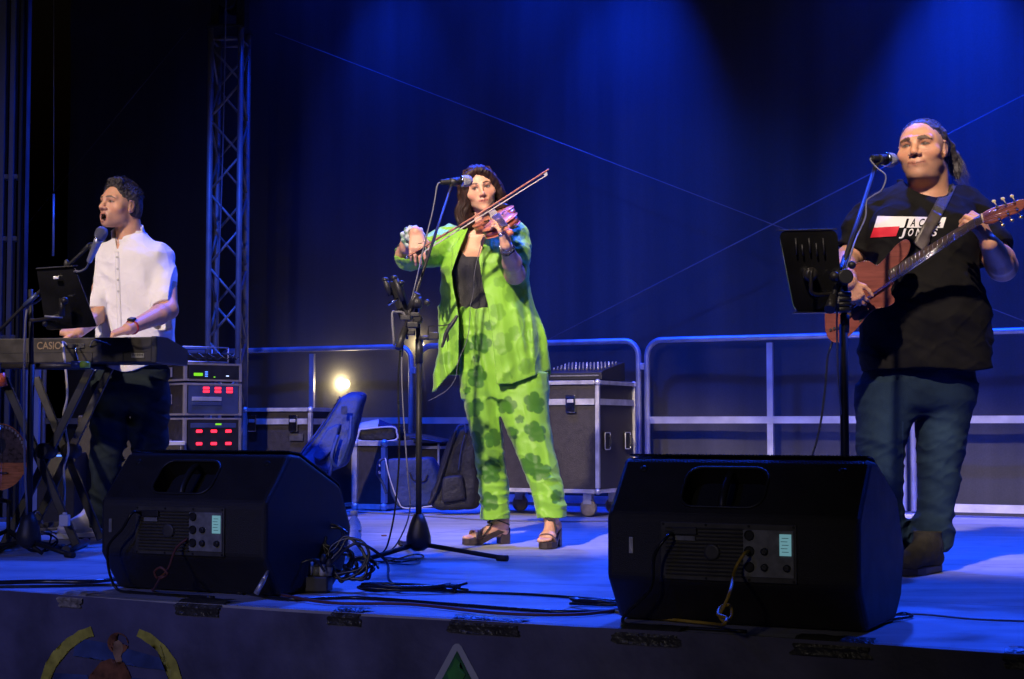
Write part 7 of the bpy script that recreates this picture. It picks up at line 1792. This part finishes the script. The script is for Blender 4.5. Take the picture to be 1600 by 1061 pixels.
chain(F5, [(q_(180, 600, .02), .08), (q_(172, 700, .0), .045), (q_(151, 800, .05), .025)], .02); chain(F5, [(q_(228, 600, .02), .08), (q_(232, 700, .0), .05), (q_(234, 815, .05), .035)], .02)
innerP = F5.mesh(0)
np_mesh('body', [headP, armLp, armRp, innerP], 'skin', pia, colour=lambda v: head_paint(v, CP, RP, sP, .98, (.56, .30, .19), (.36, .14, .11), (.035, .024, .020), mouth=1.25, sclera=.18, slit=.70, stubble=.25, stub_col=(.18, .12, .10), brow_w=.0052, brow_z=.0235, side=.5, sock_shade=.7))
# short hair
M['hair_matte'] = mat('short_dark_hair', (.03, .02, .02), .6, attr='paint', spec=.25, bump=.5, bscale=300)
H = Fld(q_(140, 360, -.20), q_(262, 268, .24), .0026)
def hq(x, y, z): return Vector((A(CP) + sP * (RP[0] * x * .98 + RP[1] * y + RP[2] * z)).tolist())
H.add(ell(hq(0, -.018, .044), (.0800 * sP, .1015 * sP, .0840 * sP), RP), .01)
H.add(ell(hq(0, -.052, -.005), (.0765 * sP, .070 * sP, .074 * sP), RP), .02)
H.add(cap(hq(-.03, .048, .112), hq(.035, .048, .112), .018, .018), .02)
H.sub(ell(hq(0, .108, .000), (.082 * sP, .082 * sP, .100 * sP), RP), .006)
H.sub(ell(hq(0, .040, -.075), (.12 * sP, .055 * sP, .075 * sP), RP), .008); H.sub(ell(hq(.090, -.004, -.008), (.028, .024, .038), RP), .004); H.sub(ell(hq(-.090, -.004, -.008), (.028, .024, .038), RP), .004)
H.full(lambda d, X, Y, Zz: d + vnoise(X * 110, Y * 110, Zz * 110, 3) * .0045 * np.clip((Zz - zp(318)) / .05, .15, 1) + vnoise(X * 50, Y * 50, Zz * 50, 6) * .0015)
hair_obj(H, pia, (.020, .018, .020), (.070, .062, .068), freq=(180, 180, 180), m_='hair_matte')
mb = MB(); rs_ = random.Random(14)
for k in range(900):
    a = rs_.uniform(0, 6.28); z = rs_.uniform(.2, 1); r = math.sqrt(1 - z * z); n_ = V(r * math.cos(a), r * math.sin(a), z)
    if n_.y > .78 and n_.z < .62: continue
    b = (n_.x * .081, -.018 + n_.y * .096, .044 + n_.z * .084); L2 = rs_.uniform(.010, .022) * (1.3 if n_.y > .2 and n_.z > .5 else .8)
    c_ = (b[0] + n_.x * L2 * .6 + rs_.uniform(-.006, .006), b[1] + n_.y * L2 * .5 + rs_.uniform(-.008, .008), b[2] + n_.z * L2 * .8); e_ = (c_[0] + rs_.uniform(-.008, .008), c_[1] + .006 + rs_.uniform(-.006, .006), c_[2] + L2 * .2)
    mb.tube([hq(*b), hq(*c_), hq(*e_)], [.0013, .0011, .0004], 4, 0, False)
mb.build('loose_hair', mat('short_hair_strands', (.022, .018, .018), .6, spec=.25), pia)
# shirt
M['white_linen'] = mat('white_linen', (.72, .70, .72), .8, var=.08, vscale=10, bump=.35, bscale=320, sheen=.2, spec=.25)
FS = Fld(q_(122, 600, -.30), q_(292, 355, .28), .0040)
FS.add(sect([(zp(364), xp(201), DP + .055, .060, .060), (zp(371), xp(203), DP + .055, .088, .074), (zp(379), xp(204), DP + .05, .135, .088), (zp(388), xp(205), DP + .045, .168, .100), (zp(402), xp(205), DP + .035, .184, .112), (zp(440), xp(206), DP + .02, .182, .122), (zp(490), xp(208), DP + .01, .180, .122), (zp(540), xp(210), DP + .01, .186, .128), (zp(590), xp(208), DP + .01, .190, .130)]), .02)
def sf2(t, X, Y, Zz): return -.006 * (1 - 2.2 * sa(vnoise(X * 14 + Y * 6, Y * 12, Zz * 18 - X * 8, 51)))
for (a, b, ra, rb) in ((q_(243, 405, .04), q_(255, 434, .01), .068, .070), (q_(257, 432, .01), q_(260, 476, -.07), .072, .066)): FS.add(cap(a, b, ra, rb, None, sf2), .02)
for (a, b, ra, rb) in ((q_(164, 404, .03), q_(156, 430, .02), .070, .060), (q_(156, 430, .02), q_(151, 482, -.07), .062, .056)): FS.add(cap(a, b, ra, rb, None, sf2), .02)
for (a, ra) in ((q_(260, 474, -.07), .069), (q_(151, 480, -.07), .060)): FS.add(cap(a + V(0, 0, .012), a - V(0, .004, .010), ra, ra), .004)
def pf2(d, X, Y, Zz):
    f = vnoise(X * 12 + Zz * 2, Y * 8, Zz * 4.5 - X * 3, 55); f2 = vnoise(X * 10, Y * 8, Zz * 16 + X * 9, 56); return d - .0085 * (1 - 2.1 * sa(f)) - .0045 * (1 - 2.3 * sa(f2)) - .0006 * vnoise(X * 80, Y * 80, Zz * 60, 57) - .0022 * crease(vnoise(X * 13 + Zz * 5, Y * 9, Zz * 5 - X * 6, 76)) - .0016 * crease(vnoise(X * 12 - Zz * 14, Y * 9, Zz * 14 + X * 8, 77))
FS.full(pf2)
nk_, = (q_(196, 372, .0),)
def scut(d, X, Y, Zz):
    hem = zp(580) + .035 * np.clip((X - xp(200)) * 5, 0, 1) + .012 * np.sin(X * 25)
    d = np.maximum(d, hem - Zz)
    for (a, b) in ((q_(257, 432, .01), q_(261, 482, -.08)), (q_(156, 430, .02), q_(150.5, 489, -.08))):
        a, b = A(a), A(b); n_ = (b - a) / np.linalg.norm(b - a); qd = (X - b[0]) * n_[0] + (Y - b[1]) * n_[1] + (Zz - b[2]) * n_[2]; nearb = ((X - b[0]) ** 2 + (Y - b[1]) ** 2 + (Zz - b[2]) ** 2) < .11 ** 2
        side = (X > xp(247)) | (X < xp(166)); side = side & (Y < DP - .035)
        d = np.where(nearb & side, np.maximum(d, qd), d)
    op_ = np.abs(X - (xp(184) + (zp(368) - Zz) * .05)) - np.clip((Zz - zp(393)) * .30, 0, .03); op_ = np.maximum(np.maximum(op_, zp(393) - Zz), Y - (DP + .0))
    d = np.maximum(d, -op_)
    return d
FS.full(scut)
# stand-up collar: a thin ring round the neck
cc0, cc1 = q_(203, 378, .045), q_(199, 360, .02)
def collar(d, X, Y, Zz):
    ax_ = A(cc1 - cc0); Lc = np.linalg.norm(ax_); ax_ = ax_ / Lc; x, y, z = X - cc0.x, Y - cc0.y, Zz - cc0.z; t = x * ax_[0] + y * ax_[1] + z * ax_[2]; rx, ry, rz = x - ax_[0] * t, y - ax_[1] * t, z - ax_[2] * t
    r = np.sqrt(rx * rx + ry * ry + rz * rz) - (.079 - .06 * t); dd = np.maximum(np.abs(r) - .0042, np.maximum(-t - .02, t - Lc - .010 + .03 * (ry < -.02) ))
    gap = np.maximum(np.abs(rx + .052) - .016 - t * .10, ry + .0); dd = np.maximum(dd, -gap); return np.minimum(d, dd)
FS.full(collar)
sh = FS.mesh(1); np_mesh('shirt', [sh], 'white_linen', pia)
sbp = BVHTree.FromPolygons([tuple(v) for v in sh[0].tolist()], [tuple(x) for x in sh[1].tolist()])
def on_shirt(px, py, off):
    p = q_(px, py, -.6); r = (p - V(0, 0, CAM_H)).normalized(); h = sbp.ray_cast(p, r); return (h[0] - r * off) if h[0] else q_(px, py, -.13)
rows = []
for j in range(30):
    y = 393 + j * 4.4; rows.append([on_shirt(182.5 + (y - 393) * .035 + k * 3.4, y, .0015) for k in (-1, 0, 1)])
ribbon(rows, 'button_placket', 'white_linen', pia, .003)
M['button'] = mat('shirt_button', (.45, .45, .45), .3)
for y in (402, 420, 437, 455): p = on_shirt(182.5 + (y - 393) * .035, y, .006); MB().lathe(p, V(0, -1, 0), [(0, .0055), (.002, .0055), (.0022, .003)], 12).build('button', 'button', pia)
# watch
ax_ = (wL2 - q_(248, 492, -.18)).normalized(); wc = wL2 - ax_ * .035; x_, y_ = frame_from(ax_)
M['watch_strap'] = mat('red_strap', (.28, .02, .03), .5)
MB().tube([wc + (x_ * math.cos(a) + y_ * math.sin(a)) * .0320 for a in [k * math.pi / 10 for k in range(21)]], .0048, 8, 0, False).build('watch_strap', 'watch_strap', pia)
u_ = V(-.1, -.62, .78); u_ = (u_ - ax_ * u_.dot(ax_)).normalized(); v_ = ax_.cross(u_).normalized()
MB().box(wc + u_ * .037, ax_ * .018, v_ * .016, u_ * .006, .004).build('watch', 'black_metal', pia); MB().box(wc + u_ * .0435, ax_ * .014, v_ * .012, u_ * .0008, .0004).build('watch_glass', 'blue_panel', pia)
# trousers and shoes
M['navy_jeans'] = mat('navy_denim', (.014, .022, .030), .85, var=.35, vscale=16, bump=.3, bscale=380, spec=.15)
FJ = Fld(q_(112, 850, -.30), q_(285, 555, .28), .0050)
FJ.add(sect([(zp(562), xp(206), DP + .02, .150, .118), (zp(590), xp(206), DP + .02, .172, .130), (zp(625), xp(204), DP + .02, .170, .125), (zp(640), xp(204), DP + .02, .15, .10)]), .02)
FJ.add(sect([(zp(600), xp(178), DP + .0, .095, .120), (zp(650), xp(176), DP - .02, .088, .110), (zp(700), xp(172), DP - .02, .076, .090), (zp(760), xp(164), DP + .02, .066, .078), (zp(822), xp(150), DP + .06, .058, .068)]), .03)
FJ.add(sect([(zp(600), xp(230), DP + .02, .095, .120), (zp(650), xp(232), DP + .02, .090, .110), (zp(700), xp(234), DP + .02, .078, .092), (zp(760), xp(236), DP + .04, .066, .078), (zp(822), xp(238), DP + .06, .060, .070)]), .03)
def jf3(d, X, Y, Zz):
    f = vnoise(X * 7 + Zz * 5, Y * 6, Zz * 16 + X * 9, 61); f2 = vnoise(X * 9, Y * 8, Zz * 28 - X * 10, 62); low = np.clip((zp(770) - Zz) / .12, 0, 1); return d - .011 * (1 - 2.2 * sa(f)) - .010 * (1 - 2.2 * sa(f2)) * (low + .25)
FJ.full(jf3); np_mesh('trousers', [FJ.mesh(1)], 'navy_jeans', pia)
M['sneaker'] = mat('pale_canvas', (.50, .49, .50), .7, var=.2, vscale=20, bump=.3, bscale=200); M['sneaker_sole'] = mat('white_rubber', (.55, .54, .52), .5)
for (ank, dr) in ((q_(143, 820, .10), (-.45, -.80, 0)), (q_(238, 820, .12), (-.1, -1, 0))):
    d = Vector(dr).normalized(); F = Fld(ank + V(-.32, -.34, -.14), ank + V(.32, .20, .12), .005)
    h = V(ank.x, ank.y, .05) - d * .035; t_ = V(ank.x, ank.y, .045) + d * .17
    F.add(cap(V(ank.x, ank.y, .11), h, .044, .038), .02); F.add(cap(V(ank.x, ank.y, .10), t_, .042, .032), .025); F.add(cap(h, t_, .038, .038), .02)
    F.full(lambda d_, X, Y, Zz: np.maximum(d_, .020 - Zz)); np_mesh('shoe', [F.mesh(1)], 'sneaker', pia)
    sd = V(-d.y, d.x, 0); ring = [(-.075, .018), (-.05, .036), (.03, .040), (.12, .046), (.18, .040), (.21, .022)]
    pts = [V(ank.x, ank.y, .003) + d * a + sd * ww for a, ww in ring] + [V(ank.x, ank.y, .003) + d * a - sd * ww for a, ww in ring[::-1]]
    MB().prism(pts, Z * .024, .003).build('shoe_sole', 'sneaker_sole', pia)
